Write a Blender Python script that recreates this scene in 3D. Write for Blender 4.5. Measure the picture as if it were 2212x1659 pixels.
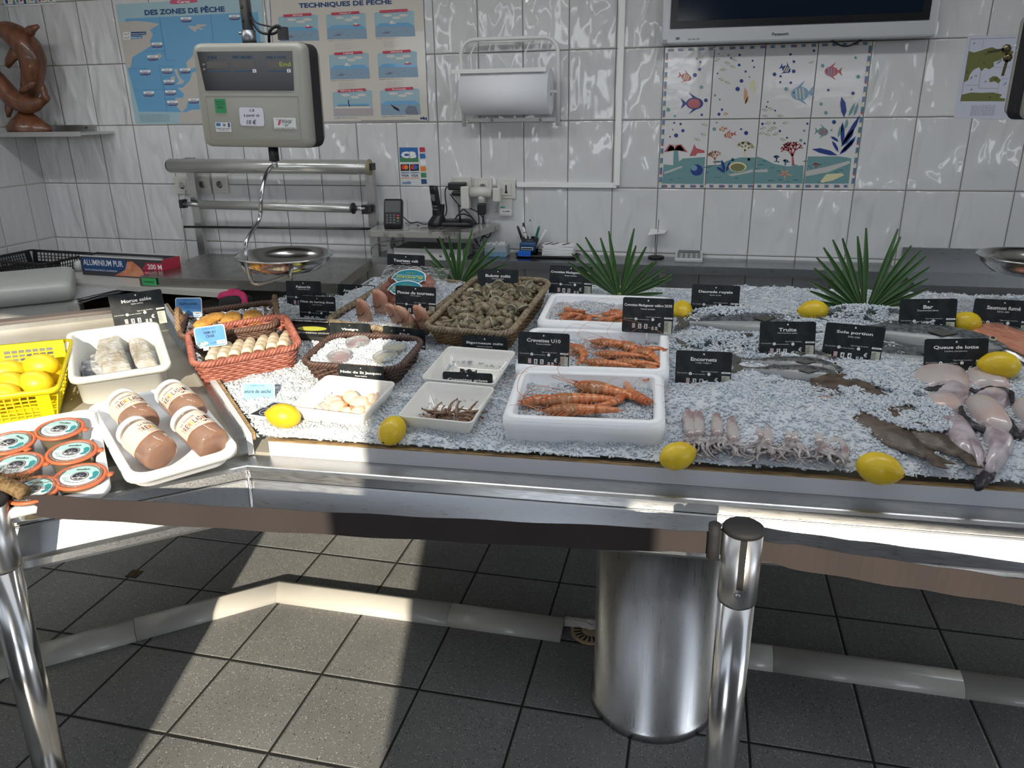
import bpy, bmesh, math, random
import numpy as np
from mathutils import Vector, Matrix, noise
from mathutils.geometry import tessellate_polygon
random.seed(7); RNG = np.random.default_rng(7)
for _o in list(bpy.data.objects): bpy.data.objects.remove(_o)
SC = bpy.context.scene; COL = SC.collection
# ---------------------------------------------------------------- camera (26 mm phone lens, 1.63 m above the floor)
CAM = Vector((0.378, -3.530, 1.629)); _yaw, _pitch, _roll, FPX = .2359, .3441, -.0147, 1670.06
_cy, _sy, _cp, _sp, _cr, _sr = math.cos(_yaw), math.sin(_yaw), math.cos(_pitch), math.sin(_pitch), math.cos(_roll), math.sin(_roll)
CF = Vector((-_sy*_cp, _cy*_cp, -_sp)); _r0 = Vector((_cy, _sy, 0)); _u0 = _r0.cross(CF)
CR = _cr*_r0+_sr*_u0; CU = -_sr*_r0+_cr*_u0
cd = bpy.data.cameras.new('camera'); cam = bpy.data.objects.new('camera', cd); COL.objects.link(cam)
cam.matrix_world = Matrix(((CR.x, CU.x, -CF.x, CAM.x), (CR.y, CU.y, -CF.y, CAM.y), (CR.z, CU.z, -CF.z, CAM.z), (0, 0, 0, 1)))
cd.sensor_width = 36; cd.lens = 36*FPX/2212; cd.clip_start = .02; SC.camera = cam
SC.view_settings.view_transform = 'Standard'; SC.view_settings.look = 'None'; SC.view_settings.gamma = 1
SC.view_settings.use_curve_mapping = False; SC.view_settings.exposure = -0.05
# ---------------------------------------------------------------- sky, low winter sun from behind right, ceiling lamps
w = bpy.data.worlds.new('World'); SC.world = w; w.use_nodes = True
nt = w.node_tree; bg = nt.nodes['Background']
_tc = nt.nodes.new('ShaderNodeTexCoord'); _sx = nt.nodes.new('ShaderNodeSeparateXYZ'); _cr = nt.nodes.new('ShaderNodeValToRGB')
nt.links.new(_tc.outputs['Generated'], _sx.inputs[0]); nt.links.new(_sx.outputs[2], _cr.inputs[0]); nt.links.new(_cr.outputs[0], bg.inputs[0])
for _p, _c in ((0, (.12, .12, .11)), (.01, (.9, .92, .90)), (.05, (4.2, 4.3, 4.4)), (.14, (3.6, 3.9, 4.3)), (.30, (.80, .92, 1.1)), (1, (.34, .50, .80))):
    _e = _cr.color_ramp.elements[0] if _p == 0 else (_cr.color_ramp.elements[1] if _p == 1 else _cr.color_ramp.elements.new(_p)); _e.color = (*_c, 1)
bg.inputs[1].default_value = 1.0
SUN_EL = math.radians(22.5); SUN_DIR = Vector((-.242*math.cos(SUN_EL), .970*math.cos(SUN_EL), -math.sin(SUN_EL)))
sl = bpy.data.lights.new('sun', 'SUN'); sl.energy = 7.8; sl.angle = math.radians(.6); sl.color = (1, .88, .70)
so = bpy.data.objects.new('sun', sl); COL.objects.link(so); so.rotation_euler = SUN_DIR.to_track_quat('-Z', 'Y').to_euler(); so.location = (2, -6, 4)
def area(n, loc, sx, sy, e, c, rot=(0, 0, 0)):
    l = bpy.data.lights.new(n, 'AREA'); l.shape = 'RECTANGLE'; l.size = sx; l.size_y = sy; l.energy = e; l.color = c
    o = bpy.data.objects.new(n, l); COL.objects.link(o); o.location = loc; o.rotation_euler = rot
for lx in (-2.2, -.6, 1.0): area('ceiling_lamp_light', (lx, -1.5, 2.63), 1.3, .16, 8, (.97, .99, 1))
# ---------------------------------------------------------------- pixel -> place helpers (frame 2212 x 1659)
def ray(x, y): return CF+CR*((x-1106)/FPX)-CU*((y-829.5)/FPX)
def onz(x, y, z): d = ray(x, y); return CAM+d*((z-CAM.z)/d.z)
def ony(x, y, Y): d = ray(x, y); return CAM+d*((Y-CAM.y)/d.y)
def onx(x, y, X): d = ray(x, y); return CAM+d*((X-CAM.x)/d.x)
def at(x, y, t): return CAM+ray(x, y)*t
TILT = .12
def onice(x, y, h=0):
    d = ray(x, y); a = .868+TILT*1.94+h; return CAM+d*((a+TILT*CAM.y-CAM.z)/(d.z-TILT*d.y))
LU = Vector((-.766, -.643, 0)); LV = Vector((-.643, .766, 0)); LC = Vector((-.66, -1.99, 0))
def onleft(x, y, h=0):           # tilted surface of the angled left counter
    d = ray(x, y); a = .868+h-TILT*LC.dot(LV); return CAM+d*((a+TILT*CAM.dot(LV)-CAM.z)/(d.z-TILT*d.dot(LV)))
NM = Vector((0, -TILT, 1)).normalized(); NL = (Vector((0, 0, 1))-LV*TILT).normalized()
def frame(o, ex, n):
    n = n.normalized(); ex = (ex-n*ex.dot(n)).normalized(); ey = n.cross(ex)
    return Matrix(((ex.x, ey.x, n.x, o.x), (ex.y, ey.y, n.y, o.y), (ex.z, ey.z, n.z, o.z), (0, 0, 0, 1)))
# ---------------------------------------------------------------- materials
MATS = {}
def mat(k, c, r=.5, m=0, **kw):
    if k in MATS: return MATS[k]
    a = bpy.data.materials.new(k); a.use_nodes = True; N = a.node_tree; b = N.nodes['Principled BSDF']
    b.inputs['Base Color'].default_value = (*c, 1); b.inputs['Roughness'].default_value = r; b.inputs['Metallic'].default_value = m
    for q, v in (('tr', 'Transmission Weight'), ('ior', 'IOR'), ('coat', 'Coat Weight'), ('al', 'Alpha'), ('sss', 'Subsurface Weight'), ('an', 'Anisotropic'), ('sp', 'Specular IOR Level'), ('sh', 'Sheen Weight')):
        if q in kw: b.inputs[v].default_value = kw[q]
    if 'sss' in kw: b.inputs['Subsurface Scale'].default_value = .01
    if 'em' in kw: b.inputs['Emission Color'].default_value = (*kw['em'], 1); b.inputs['Emission Strength'].default_value = kw.get('es', 1)
    tc = N.nodes.new('ShaderNodeTexCoord')
    def ns(s, d=3, st=None):
        n = N.nodes.new('ShaderNodeTexNoise'); n.inputs['Scale'].default_value = s; n.inputs['Detail'].default_value = d
        if st:
            mp = N.nodes.new('ShaderNodeMapping'); mp.inputs['Scale'].default_value = st; N.links.new(tc.outputs['Object'], mp.inputs[0]); N.links.new(mp.outputs[0], n.inputs[0])
        else: N.links.new(tc.outputs['Object'], n.inputs[0])
        return n
    if 'c2' in kw:
        n = ns(kw.get('cs', 20), 5, kw.get('st')); cr = N.nodes.new('ShaderNodeValToRGB'); lo, hi = kw.get('cr', (.4, .6))
        cr.color_ramp.elements[0].position = lo; cr.color_ramp.elements[1].position = hi
        cr.color_ramp.elements[0].color = (*c, 1); cr.color_ramp.elements[1].color = (*kw['c2'], 1)
        N.links.new(n.outputs['Fac'], cr.inputs[0]); N.links.new(cr.outputs[0], b.inputs['Base Color'])
    if 'bs' in kw:
        n = ns(kw['bs'], kw.get('bdet', 3), kw.get('bst')); bp = N.nodes.new('ShaderNodeBump'); bp.inputs['Strength'].default_value = kw.get('bk', .3); bp.inputs['Distance'].default_value = kw.get('bd', .002)
        N.links.new(n.outputs['Fac'], bp.inputs['Height']); N.links.new(bp.outputs[0], b.inputs['Normal'])
    if 'rs' in kw:
        n = ns(kw['rs'], 4, kw.get('rst')); mr = N.nodes.new('ShaderNodeMapRange'); mr.inputs[3].default_value = kw['r0']; mr.inputs[4].default_value = kw['r1']
        N.links.new(n.outputs['Fac'], mr.inputs[0]); N.links.new(mr.outputs[0], b.inputs['Roughness'])
    MATS[k] = a; return a
white = mat('white_plastic', (.80, .80, .78), .4)
foam = mat('polystyrene', (.84, .86, .88), .75, bs=260, bk=.25, bd=.0006)
ceram = mat('white_ceramic', (.78, .76, .71), .12, coat=.5)
steel = mat('brushed_steel', (.52, .53, .54), .3, 1, bs=60, bk=.015, bd=.001, bst=(.6, 14, 14), rs=30, rst=(1, 12, 12), r0=.2, r1=.42)
steelv = mat('brushed_steel_upright', (.50, .50, .50), .3, 1, bs=60, bk=.012, bd=.001, bst=(12, 12, .4), rs=24, rst=(10, 10, .5), r0=.2, r1=.4)
polish = mat('polished_steel', (.60, .60, .60), .14, 1, rs=14, r0=.08, r1=.3)
alu = mat('aluminium', (.62, .62, .60), .38, 1)
black = mat('black_plastic', (.012, .012, .014), .38)
blackm = mat('black_rubber', (.010, .010, .012), .75)
inkw = mat('white_ink', (.82, .82, .80), .6)
inkb = mat('black_ink', (.012, .012, .02), .6)
navy = mat('navy_ink', (.012, .06, .19), .6)
red = mat('red_ink', (.52, .03, .05), .5)
paper = mat('paper', (.78, .78, .78), .8)
glass = mat('clear_plastic', (.9, .93, .95), .08, tr=.92, ior=1.35)
# ---------------------------------------------------------------- mesh collector
class MB:
    def __init__(s): s.v = []; s.f = []; s.m = []; s.ms = []; s.sm = []; s.M = Matrix()
    def mi(s, m):
        if m not in s.ms: s.ms.append(m)
        return s.ms.index(m)
    def add(s, vs, fs, m, sm=False):
        b = len(s.v); M = s.M
        s.v += [tuple(M @ Vector(v)) for v in vs]; k = s.mi(m)
        for f in fs: s.f.append([b+i for i in f]); s.m.append(k); s.sm.append(sm)
    def box(s, c, d, m, R=None):
        x, y, z = d[0]/2, d[1]/2, d[2]/2; V = [Vector(p) for p in ((-x, -y, -z), (x, -y, -z), (x, y, -z), (-x, y, -z), (-x, -y, z), (x, -y, z), (x, y, z), (-x, y, z))]
        if R is not None: V = [R @ v for v in V]
        c = Vector(c); s.add([v+c for v in V], [(0, 3, 2, 1), (4, 5, 6, 7), (0, 1, 5, 4), (1, 2, 6, 5), (2, 3, 7, 6), (3, 0, 4, 7)], m)
    def loft(s, rings, m, sm=True, cap0=True, cap1=True, closed=True):
        n = len(rings[0]); vs = [p for r in rings for p in r]; fs = []
        for i in range(len(rings)-1):
            for j in range(n if closed else n-1):
                k = (j+1) % n; fs.append((i*n+j, i*n+k, (i+1)*n+k, (i+1)*n+j))
        if cap0: fs.append(tuple(reversed(range(n))))
        if cap1: fs.append(tuple((len(rings)-1)*n+j for j in range(n)))
        s.add(vs, fs, m, sm)
    def tube(s, P, r, m, n=10, sm=True, closed=False, flat=1):
        P = [Vector(p) for p in P]; N = len(P); rr = r if isinstance(r, (list, tuple)) else [r]*N; R = []; up = None
        for i, p in enumerate(P):
            t = (P[(i+1) % N]-P[i-1]) if closed else (P[min(i+1, N-1)]-P[max(i-1, 0)])
            t = t.normalized() if t.length > 1e-9 else Vector((0, 0, 1))
            if up is None: up = t.orthogonal().normalized()
            up = up-t*up.dot(t); up = up.normalized() if up.length > 1e-6 else t.orthogonal().normalized(); b = t.cross(up)
            R.append([p+up*(math.cos(a)*rr[i])+b*(math.sin(a)*rr[i]*flat) for a in (2*math.pi*k/n for k in range(n))])
        if closed: R.append(R[0]); s.loft(R, m, sm, False, False)
        else: s.loft(R, m, sm)
    def lathe(s, prof, m, n=32, c=(0, 0, 0), sm=True, cap=True):
        s.loft([[(c[0]+r*math.cos(2*math.pi*k/n), c[1]+r*math.sin(2*math.pi*k/n), c[2]+z) for k in range(n)] for r, z in prof], m, sm, cap, cap)
    def cyl(s, a, b, r, m, n=20, r2=None):
        s.tube([a, b], [r, r if r2 is None else r2], m, n)
    def poly(s, pts, m, th=None, nrm=(0, 0, 1)):
        pts = [Vector(p) for p in pts]; T = tessellate_polygon([pts]); n = len(pts)
        if not th:
            s.add(pts, [tuple(t) for t in T], m)
        else:
            d = Vector(nrm)*th; s.add(pts+[p+d for p in pts], [tuple(reversed(t)) for t in T]+[tuple(i+n for i in t) for t in T]+[(i, (i+1) % n, (i+1) % n+n, i+n) for i in range(n)], m)
    def data(s, name):
        me = bpy.data.meshes.new(name); me.from_pydata(s.v, [], s.f)
        for m in s.ms: me.materials.append(m)
        me.polygons.foreach_set('material_index', s.m); me.polygons.foreach_set('use_smooth', s.sm)
        me.update(); return me
    def build(s, name, parent=None, M=None, bevel=0, seg=2, rec=True):
        me = s.data(name)
        if rec:
            bm = bmesh.new(); bm.from_mesh(me); bmesh.ops.recalc_face_normals(bm, faces=bm.faces); bm.to_mesh(me); bm.free()
        o = bpy.data.objects.new(name, me); COL.objects.link(o)
        if parent: o.parent = parent
        if M is not None: o.matrix_local = M
        if bevel:
            bv = o.modifiers.new('b', 'BEVEL'); bv.width = bevel; bv.segments = seg; bv.limit_method = 'ANGLE'; bv.angle_limit = .7
        return o
def tag(o, label=None, cat=None, group=None, kind=None):
    if label: o['label'] = label
    if cat: o['category'] = cat
    if group: o['group'] = group
    if kind: o['kind'] = kind
    return o
def empty(name, M, label, cat, group=None):
    o = bpy.data.objects.new(name, None); COL.objects.link(o); o.empty_display_size = .02
    o.matrix_world = M if isinstance(M, Matrix) else Matrix.Translation(Vector(M)); return tag(o, label, cat, group)
KIDS = {}
def copytree(o, M, label=None, group=None, parent=None):
    c = o.copy(); COL.objects.link(c)
    if parent: c.parent = parent
    else:
        c.matrix_world = M
        if label: c['label'] = label
        if group: c['group'] = group
    for ch in list(o.children): copytree(ch, None, parent=c)
    return c
def rrect(w, d, r, z, n=5, cx=0, cy=0):
    P = []; r = min(r, w/2-1e-4, d/2-1e-4)
    for sx, sy, a0 in ((1, 1, 0), (-1, 1, 90), (-1, -1, 180), (1, -1, 270)):
        for k in range(n+1):
            a = math.radians(a0+90*k/n); P.append((cx+sx*(w/2-r)+r*math.cos(a), cy+sy*(d/2-r)+r*math.sin(a), z))
    return P
_TX = {}
def textdata(s, bold=0.0):
    k = (s, bold)
    if k not in _TX:
        c = bpy.data.curves.new('t', 'FONT'); c.body = s; c.size = 1; c.offset = bold; c.extrude = 0; c.resolution_u = 2
        o = bpy.data.objects.new('t', c); COL.objects.link(o); dg = bpy.context.evaluated_depsgraph_get()
        me = bpy.data.meshes.new_from_object(o.evaluated_get(dg)); V = np.array([v.co[:] for v in me.vertices]) if len(me.vertices) else np.zeros((0, 3)); F = [tuple(p.vertices) for p in me.polygons]
        bpy.data.objects.remove(o); bpy.data.curves.remove(c); bpy.data.meshes.remove(me); _TX[k] = (V, F)
    return _TX[k]
def text(mb, s, x, y, w, h, m, z=0, f=None, bold=.01, anchor='c', keep=False):
    """fit s in a w x h box in the xy-plane; f maps (x,y,z)->point; w None keeps proportion"""
    V, F = textdata(s, bold)
    if not len(V): return
    x0, y0 = V[:, 0].min(), V[:, 1].min(); W, H = np.ptp(V[:, 0]), max(np.ptp(V[:, 1]), 1e-3)
    if h is None: h = w*H/W
    sx = w/W if w else h/H; sy = h/H
    ox = x-{'l': 0, 'c': W*sx/2, 'r': W*sx}[anchor]
    P = [(ox+(a-x0)*sx, y-h/2+(b-y0)*sy, z) for a, b, _ in V]
    if f: P = [f(*p) for p in P]
    mb.add(P, F, m)
def fit4(px, h, plane=onice):
    fl, fr, br, bl = [plane(x, y, h) for x, y in px]; c = (fl+fr+br+bl)/4; e = ((fr-fl)+(br-bl))/2; g = ((bl-fl)+(br-fr))/2
    n = NM if plane is onice else NL; w = e.length; d = abs(g.dot(n.cross(e.normalized())))
    return c-n*h, e.normalized(), w, d, n
# ================================================================ THE ROOM
def tilemat(name, tw, th, ox, oy, ax, gw, tile, grout, wave=0, speck=False, rough=.05, gd=.002):
    a = bpy.data.materials.new(name); a.use_nodes = True; N = a.node_tree; L = N.links; b = N.nodes['Principled BSDF']; MATS[name] = a
    geo = N.nodes.new('ShaderNodeNewGeometry'); sp = N.nodes.new('ShaderNodeSeparateXYZ'); L.new(geo.outputs['Position'], sp.inputs[0])
    def M(op, A, B=None, C=None):
        n = N.nodes.new('ShaderNodeMath'); n.operation = op
        for i, q in enumerate((A, B, C)):
            if q is None: continue
            if isinstance(q, (int, float)): n.inputs[i].default_value = q
            else: L.new(q, n.inputs[i])
        return n.outputs[0]
    u = M('DIVIDE', M('SUBTRACT', sp.outputs[ax[0]], ox), tw); v = M('DIVIDE', M('SUBTRACT', sp.outputs[ax[1]], oy), th)
    def edge(q, s): f = M('FRACT', q); return M('MULTIPLY', M('MINIMUM', f, M('SUBTRACT', 1.0, f)), s)
    e = M('MINIMUM', edge(u, tw), edge(v, th))
    mask = N.nodes.new('ShaderNodeMapRange'); mask.interpolation_type = 'SMOOTHSTEP'; L.new(e, mask.inputs[0]); mask.inputs[1].default_value = gw*.5; mask.inputs[2].default_value = gw*.5+.0012
    cid = N.nodes.new('ShaderNodeCombineXYZ'); L.new(M('FLOOR', u), cid.inputs[0]); L.new(M('FLOOR', v), cid.inputs[1])
    wn = N.nodes.new('ShaderNodeTexWhiteNoise'); wn.noise_dimensions = '3D'; L.new(cid.outputs[0], wn.inputs[0])
    col = N.nodes.new('ShaderNodeMix'); col.data_type = 'RGBA'; col.inputs['A'].default_value = (*tile, 1); col.inputs['B'].default_value = tuple([c*.93 for c in tile]+[1]); L.new(wn.outputs['Value'], col.inputs['Factor'])
    base = col.outputs['Result']
    if speck:
        for sc, thr, c in ((150, .24, (.75, .75, .72)), (115, .20, (.01, .01, .01)), (330, .28, (.5, .5, .48))):
            vo = N.nodes.new('ShaderNodeTexVoronoi'); vo.inputs['Scale'].default_value = sc; L.new(geo.outputs['Position'], vo.inputs['Vector'])
            wc = N.nodes.new('ShaderNodeSeparateColor'); L.new(vo.outputs['Color'], wc.inputs[0])
            k = M('MULTIPLY', M('LESS_THAN', vo.outputs['Distance'], thr), M('GREATER_THAN', wc.outputs[0], .62))
            mx = N.nodes.new('ShaderNodeMix'); mx.data_type = 'RGBA'; L.new(k, mx.inputs['Factor']); L.new(base, mx.inputs['A']); mx.inputs['B'].default_value = (*c, 1); base = mx.outputs['Result']
        nz = N.nodes.new('ShaderNodeTexNoise'); nz.inputs['Scale'].default_value = 3; nz.inputs['Detail'].default_value = 6; L.new(geo.outputs['Position'], nz.inputs[0])
        mx = N.nodes.new('ShaderNodeMix'); mx.data_type = 'RGBA'; mx.blend_type = 'MULTIPLY'; mx.inputs['Factor'].default_value = .5; L.new(base, mx.inputs['A']); L.new(nz.outputs['Fac'], mx.inputs['B'])
        base = mx.outputs['Result']
    gm = N.nodes.new('ShaderNodeMix'); gm.data_type = 'RGBA'; L.new(mask.outputs[0], gm.inputs['Factor']); gm.inputs['A'].default_value = (*grout, 1); L.new(base, gm.inputs['B']); L.new(gm.outputs['Result'], b.inputs['Base Color'])
    rr = N.nodes.new('ShaderNodeMapRange'); L.new(mask.outputs[0], rr.inputs[0]); rr.inputs[3].default_value = .8; rr.inputs[4].default_value = rough; L.new(rr.outputs[0], b.inputs['Roughness'])
    pil = N.nodes.new('ShaderNodeMapRange'); pil.interpolation_type = 'SMOOTHSTEP'; L.new(e, pil.inputs[0]); pil.inputs[1].default_value = gw*.4; pil.inputs[2].default_value = gw*.4+.006
    bp = N.nodes.new('ShaderNodeBump'); bp.inputs['Distance'].default_value = gd; bp.inputs['Strength'].default_value = .8; L.new(pil.outputs[0], bp.inputs['Height']); last = bp
    if wave:
        off = N.nodes.new('ShaderNodeVectorMath'); off.operation = 'MULTIPLY_ADD'; L.new(wn.outputs['Color'], off.inputs[0]); off.inputs[1].default_value = (9, 9, 9); L.new(geo.outputs['Position'], off.inputs[2])
        mp = N.nodes.new('ShaderNodeMapping'); mp.inputs['Scale'].default_value = (1.5, 1.5, .55); L.new(off.outputs[0], mp.inputs[0])
        nz = N.nodes.new('ShaderNodeTexNoise'); nz.inputs['Scale'].default_value = 11; nz.inputs['Detail'].default_value = .6; nz.inputs['Distortion'].default_value = .5; L.new(mp.outputs[0], nz.inputs[0])
        b2 = N.nodes.new('ShaderNodeBump'); b2.inputs['Distance'].default_value = .022; b2.inputs['Strength'].default_value = wave; L.new(nz.outputs['Fac'], b2.inputs['Height']); L.new(last.outputs[0], b2.inputs['Normal']); last = b2
    else:
        nz = N.nodes.new('ShaderNodeTexNoise'); nz.inputs['Scale'].default_value = 160; nz.inputs['Detail'].default_value = 2; L.new(geo.outputs['Position'], nz.inputs[0])
        b2 = N.nodes.new('ShaderNodeBump'); b2.inputs['Distance'].default_value = .0012; b2.inputs['Strength'].default_value = .22; L.new(nz.outputs['Fac'], b2.inputs['Height']); L.new(last.outputs[0], b2.inputs['Normal']); last = b2
    L.new(last.outputs[0], b.inputs['Normal']); return a
TZ, TR = 1.2845, .28436
wallm = tilemat('glazed_wall_tiles', .2, TR, 0, TZ, (0, 2), .0032, (.66, .665, .67), (.20, .19, .17), wave=1.0)
walll = tilemat('glazed_side_tiles', .2, TR, -.113, TZ, (1, 2), .0032, (.58, .585, .59), (.36, .34, .31), wave=.25)
floorm = tilemat('speckled_floor_tiles', .3146, .3146, -1.2837, -1.7887, (0, 1), .006, (.27, .275, .275), (.015, .014, .013), speck=True, rough=.42, gd=.003)
plaster = mat('plaster', (.75, .74, .71), .9)
def struct(name, c, d, m):
    b = MB(); b.box(c, d, m); return tag(b.build(name), kind='structure')
struct('floor', (0, -2.6, -.05), (9, 6.6, .1), floorm)
struct('wall_back', (0, .05, 1.4), (7.2, .1, 2.9), wallm)
struct('wall_left', (-3.056, -2.3, 1.4), (.1, 4.6, 2.9), walll)
struct('light_block_right', (4.25, -1.3, 1.4), (.1, 2.7, 2.9), plaster)  # unseen panel added to cut the bluish light from the right
struct('ceiling', (0, -1.3, 2.78), (7.2, 2.8, .08), plaster)
b = MB()  # unseen panels behind the camera, gaps shaped to throw the sun patches
for x0, x1, z0, z1 in ((-3.2, 4.2, 2.36, 3.75), (.28, 4.2, 0, 1.76), (.28, 4.2, 1.90, 2.36), (.28, .90, 1.76, 1.90), (-3.2, -.42, 0, 1.70), (-3.2, -2.75, 1.70, 2.36), (-1.62, -1.52, 1.70, 2.36)):
    b.box(((x0+x1)/2, -4.53, (z0+z1)/2), (x1-x0, .06, z1-z0), mat('sun_mask_dark', (.10, .10, .105), .6))  # kept dark to deepen contrast in the reflections
tag(b.build('sun_mask_front'), kind='structure')
# printed border strip at the top left of the tiles
bord = [mat('glaze_navy', (.03, .06, .22), .15), mat('glaze_sea', (.16, .30, .31), .15), mat('glaze_rose', (.45, .12, .13), .15), mat('glaze_cream', (.66, .62, .38), .15), mat('glaze_sky', (.20, .33, .45), .15)]
def wallpt(x, y, off=0): return ony(x, y, -off)
b = MB(); b.box((-2.86, -.002, 2.15), (.30, .004, .045), white)
for k in range(14):
    x = -3.0+k*.0214; b.box((x+.009, -.0045, 2.15+.006*math.sin(k*2.1)), (.014, .001, .018), bord[(k*3) % 5])
b.box((-2.86, -.0045, 2.136), (.3, .001, .002), bord[0])
tag(b.build('trim_1'), kind='structure')
# quarter-round floor cove in segments, with the open drain near the pedestal
covem = mat('cove_tile', (.52, .51, .47), .28, coat=.4, bs=30, bk=.1); dirt = mat('dirty_mortar', (.05, .045, .04), .95, c2=(.40, .37, .32), cs=60, bs=80, bk=1, bd=.004)
def cove(n, A, B, m=covem, mA=None, mB=None):
    A, B = Vector(A), Vector(B); t = (B-A).normalized(); nrm = Vector((-t.y, t.x, 0))
    if nrm.y < 0: nrm = -nrm
    mA = mA or nrm; mB = mB or nrm
    b = MB(); P = []
    for k in range(9):
        a = math.pi/2*k/8; P.append((.072*(1-math.cos(a)), .042*math.sin(a)+.001))
    P = [(0, -.002)]+P+[(.074, -.002)]
    b.loft([[q+k_*p[0]+Vector((0, 0, p[1])) for p in P] for q, k_ in ((A+t*.0008, mA), (B-t*.0008, mB))], m, True)
    tag(b.build(n), kind='structure')
    b = MB(); rs = []
    for k in range(41):
        q = A+(B-A)*k/40; w2 = .018+.006*noise.noise(q*30); rs.append([q+nrm*.073, q+nrm*.073+Vector((0, 0, .036+.004*noise.noise(q*50))), q+nrm*(.073+w2)+Vector((0, 0, .02)), q+nrm*(.073+w2+.006)])
    b.loft(rs, dirt, False, closed=False, cap0=False, cap1=False); tag(b.build('trim_7'), kind='structure')
cv = [onz(596, 1302, 0), onz(295, 1386, 0), onz(60, 1451, 0), onz(-260, 1545, 0)]
y0 = cv[0].y; _t = (cv[0]-cv[1]).normalized(); _n = Vector((-_t.y, _t.x, 0)); MT = (_n+Vector((0, 1, 0))).normalized(); MT = MT/MT.dot(_n)
for i in range(3): cove('trim_%d' % (2+i), cv[i+1], cv[i], mB=MT if i == 0 else None)
for i, (x0, x1) in enumerate(((cv[0].x, -.35), (-.35, .035), (.52, .69), (.69, 1.22), (1.22, 1.75), (1.75, 2.4))): cove('trim_%d' % (5+i+(i > 1)), (x0, y0+.012*(i > 0)*0, 0), (x1, y0, 0), mA=MT if i == 0 else None)
drm = mat('beige_plastic', (.42, .32, .20), .6); M0 = onz(1255, 1375, .002)
e = empty('floor_drain', M0+Vector((.03, .03, 0)), 'round beige slotted drain grate in the gap of the floor cove beside the pedestal', 'drain')
b = MB(); b.lathe([(.068, 0), (.068, .004), (.064, .006), (0.0001, .006)], drm, 36); b.build('grate', e)
b = MB()
for k in range(20):
    a = 2*math.pi*k/20; b.box((.045*math.cos(a), .045*math.sin(a), .0062), (.026, .006, .001), blackm, Matrix.Rotation(a, 3, 'Z'))
b.lathe([(.028, .0062), (.027, .0068), (.0001, .0068)], drm, 24); b.build('slots', e)
b = MB(); c = Vector((.11, -1.40, .02))
b.loft([[c+Vector((-.075+.012*i, (.018+.007*noise.noise(Vector((i*.7, j, 0))))*math.cos(j*.7), .014*math.sin(j*.7)+.008*noise.noise(Vector((i, j*.9, 5))))) for j in range(9)] for i in range(13)], mat('white_debris', (.55, .53, .50), .9, bs=60, bk=1, bd=.006), False)
tag(b.build('mortar_lump'), 'lump of crumbling white mortar lying behind the floor drain', 'rubble')
# PVC trunking on the wall
b = MB(); p = wallpt(1333, 400); q = wallpt(1340, -60); b.box((p.x, -.011, (p.z+q.z)/2+.2), (.026, .022, q.z-p.z+.4), white)
p2 = wallpt(1118, 400); b.box(((p.x+p2.x)/2, -.009, p.z+.0), (p.x-p2.x, .018, .022), white); tag(b.build('trim_13', bevel=.002), kind='structure')
# ceiling lamps
lampm = mat('lamp_tube', (1, 1, 1), .5, em=(.95, .98, 1), es=6)
for i, lx in enumerate((-2.2, -.6, 1.0)):
    e = empty('ceiling_lamp', (lx, -1.5, 2.74), 'long white fluorescent ceiling lamp, %s of the three over the counter' % ('left', 'middle', 'right')[i], 'lamp', 'ceiling lamps'); b = MB(); b.box((0, 0, -.025), (1.32, .2, .05), white); b.build('housing', e)
    b = MB(); b.cyl((-.6, .05, -.065), (.6, .05, -.065), .012, lampm); b.cyl((-.6, -.05, -.065), (.6, -.05, -.065), .012, lampm); b.build('tube', e)
# ================================================================ BEHIND THE COUNTER
def wallobj(name, label, cat, px, py, off=0, group=None):
    p = wallpt(px, py); return empty(name, (p.x, -off, p.z), label, cat, group)
def artpoly(mb, par, pts, m, off, sc=(1, 0, 0)):
    P = [wallpt(x/sc[0]+sc[1], y/sc[0]+sc[2]) for x, y in pts]; mb.poly([(p.x-par.location.x, -off, p.z-par.location.z) for p in P], m)
def arttext(mb, par, s, x0, y0, x1, y1, m, off, bold=.02, sc=(1, 0, 0)):
    a = wallpt(x0/sc[0]+sc[1], y0/sc[0]+sc[2]); c = wallpt(x1/sc[0]+sc[1], y1/sc[0]+sc[2])
    # box between the lower left (x0,y0) and the upper right (x1,y1)
    text(mb, s, (a.x+c.x)/2-par.location.x, (a.z+c.z)/2-par.location.z, abs(c.x-a.x), abs(c.z-a.z), m, 0, lambda x, y, z: (x, -off, y), bold)
def artell(mb, par, cx, cy, rx, ry, m, off, sc, n=18):
    artpoly(mb, par, [(cx+rx*math.cos(t*2*math.pi/n), cy+ry*math.sin(t*2*math.pi/n)) for t in range(n)], m, off, sc)
# ---- poster 1: map of the fishing zones
sea = mat('print_sea', (.13, .36, .60), .3, coat=.3); seal = mat('print_pale_sea', (.35, .52, .58), .3, coat=.3); land = mat('print_land', (.50, .47, .43), .3, coat=.3); pinkm = mat('print_pink', (.55, .08, .17), .3); teal = mat('print_teal', (.03, .20, .40), .3)
S1 = (6.144, 240, 0)
e = wallobj('fishing_zone_map', 'large laminated blue map of Europe titled DES ZONES DE PECHE behind the hanging scale', 'poster', 430, 130, 0)
b = MB(); artpoly(b, e, [(62, 60), (60+1950, -60), (2080, 1640), (330, 1642)], seal, .002, S1); b.build('sheet', e)
b = MB()
artpoly(b, e, [(195, 250), (1950, 160), (2080, 1500), (372, 1482), (225, 900), (150, 600)], sea, .0024, S1)
artpoly(b, e, [(100, 300), (330, 278), (480, 290), (650, 318), (520, 400), (560, 460), (520, 540), (535, 610), (400, 690), (290, 760), (262, 905), (205, 885)], land, .0028, S1)
artpoly(b, e, [(1020, 345), (1120, 350), (1150, 325), (1280, 325), (1240, 350), (1170, 360), (1240, 390), (1200, 395), (1150, 380), (1125, 430), (1070, 390)], land, .0028, S1)
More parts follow.
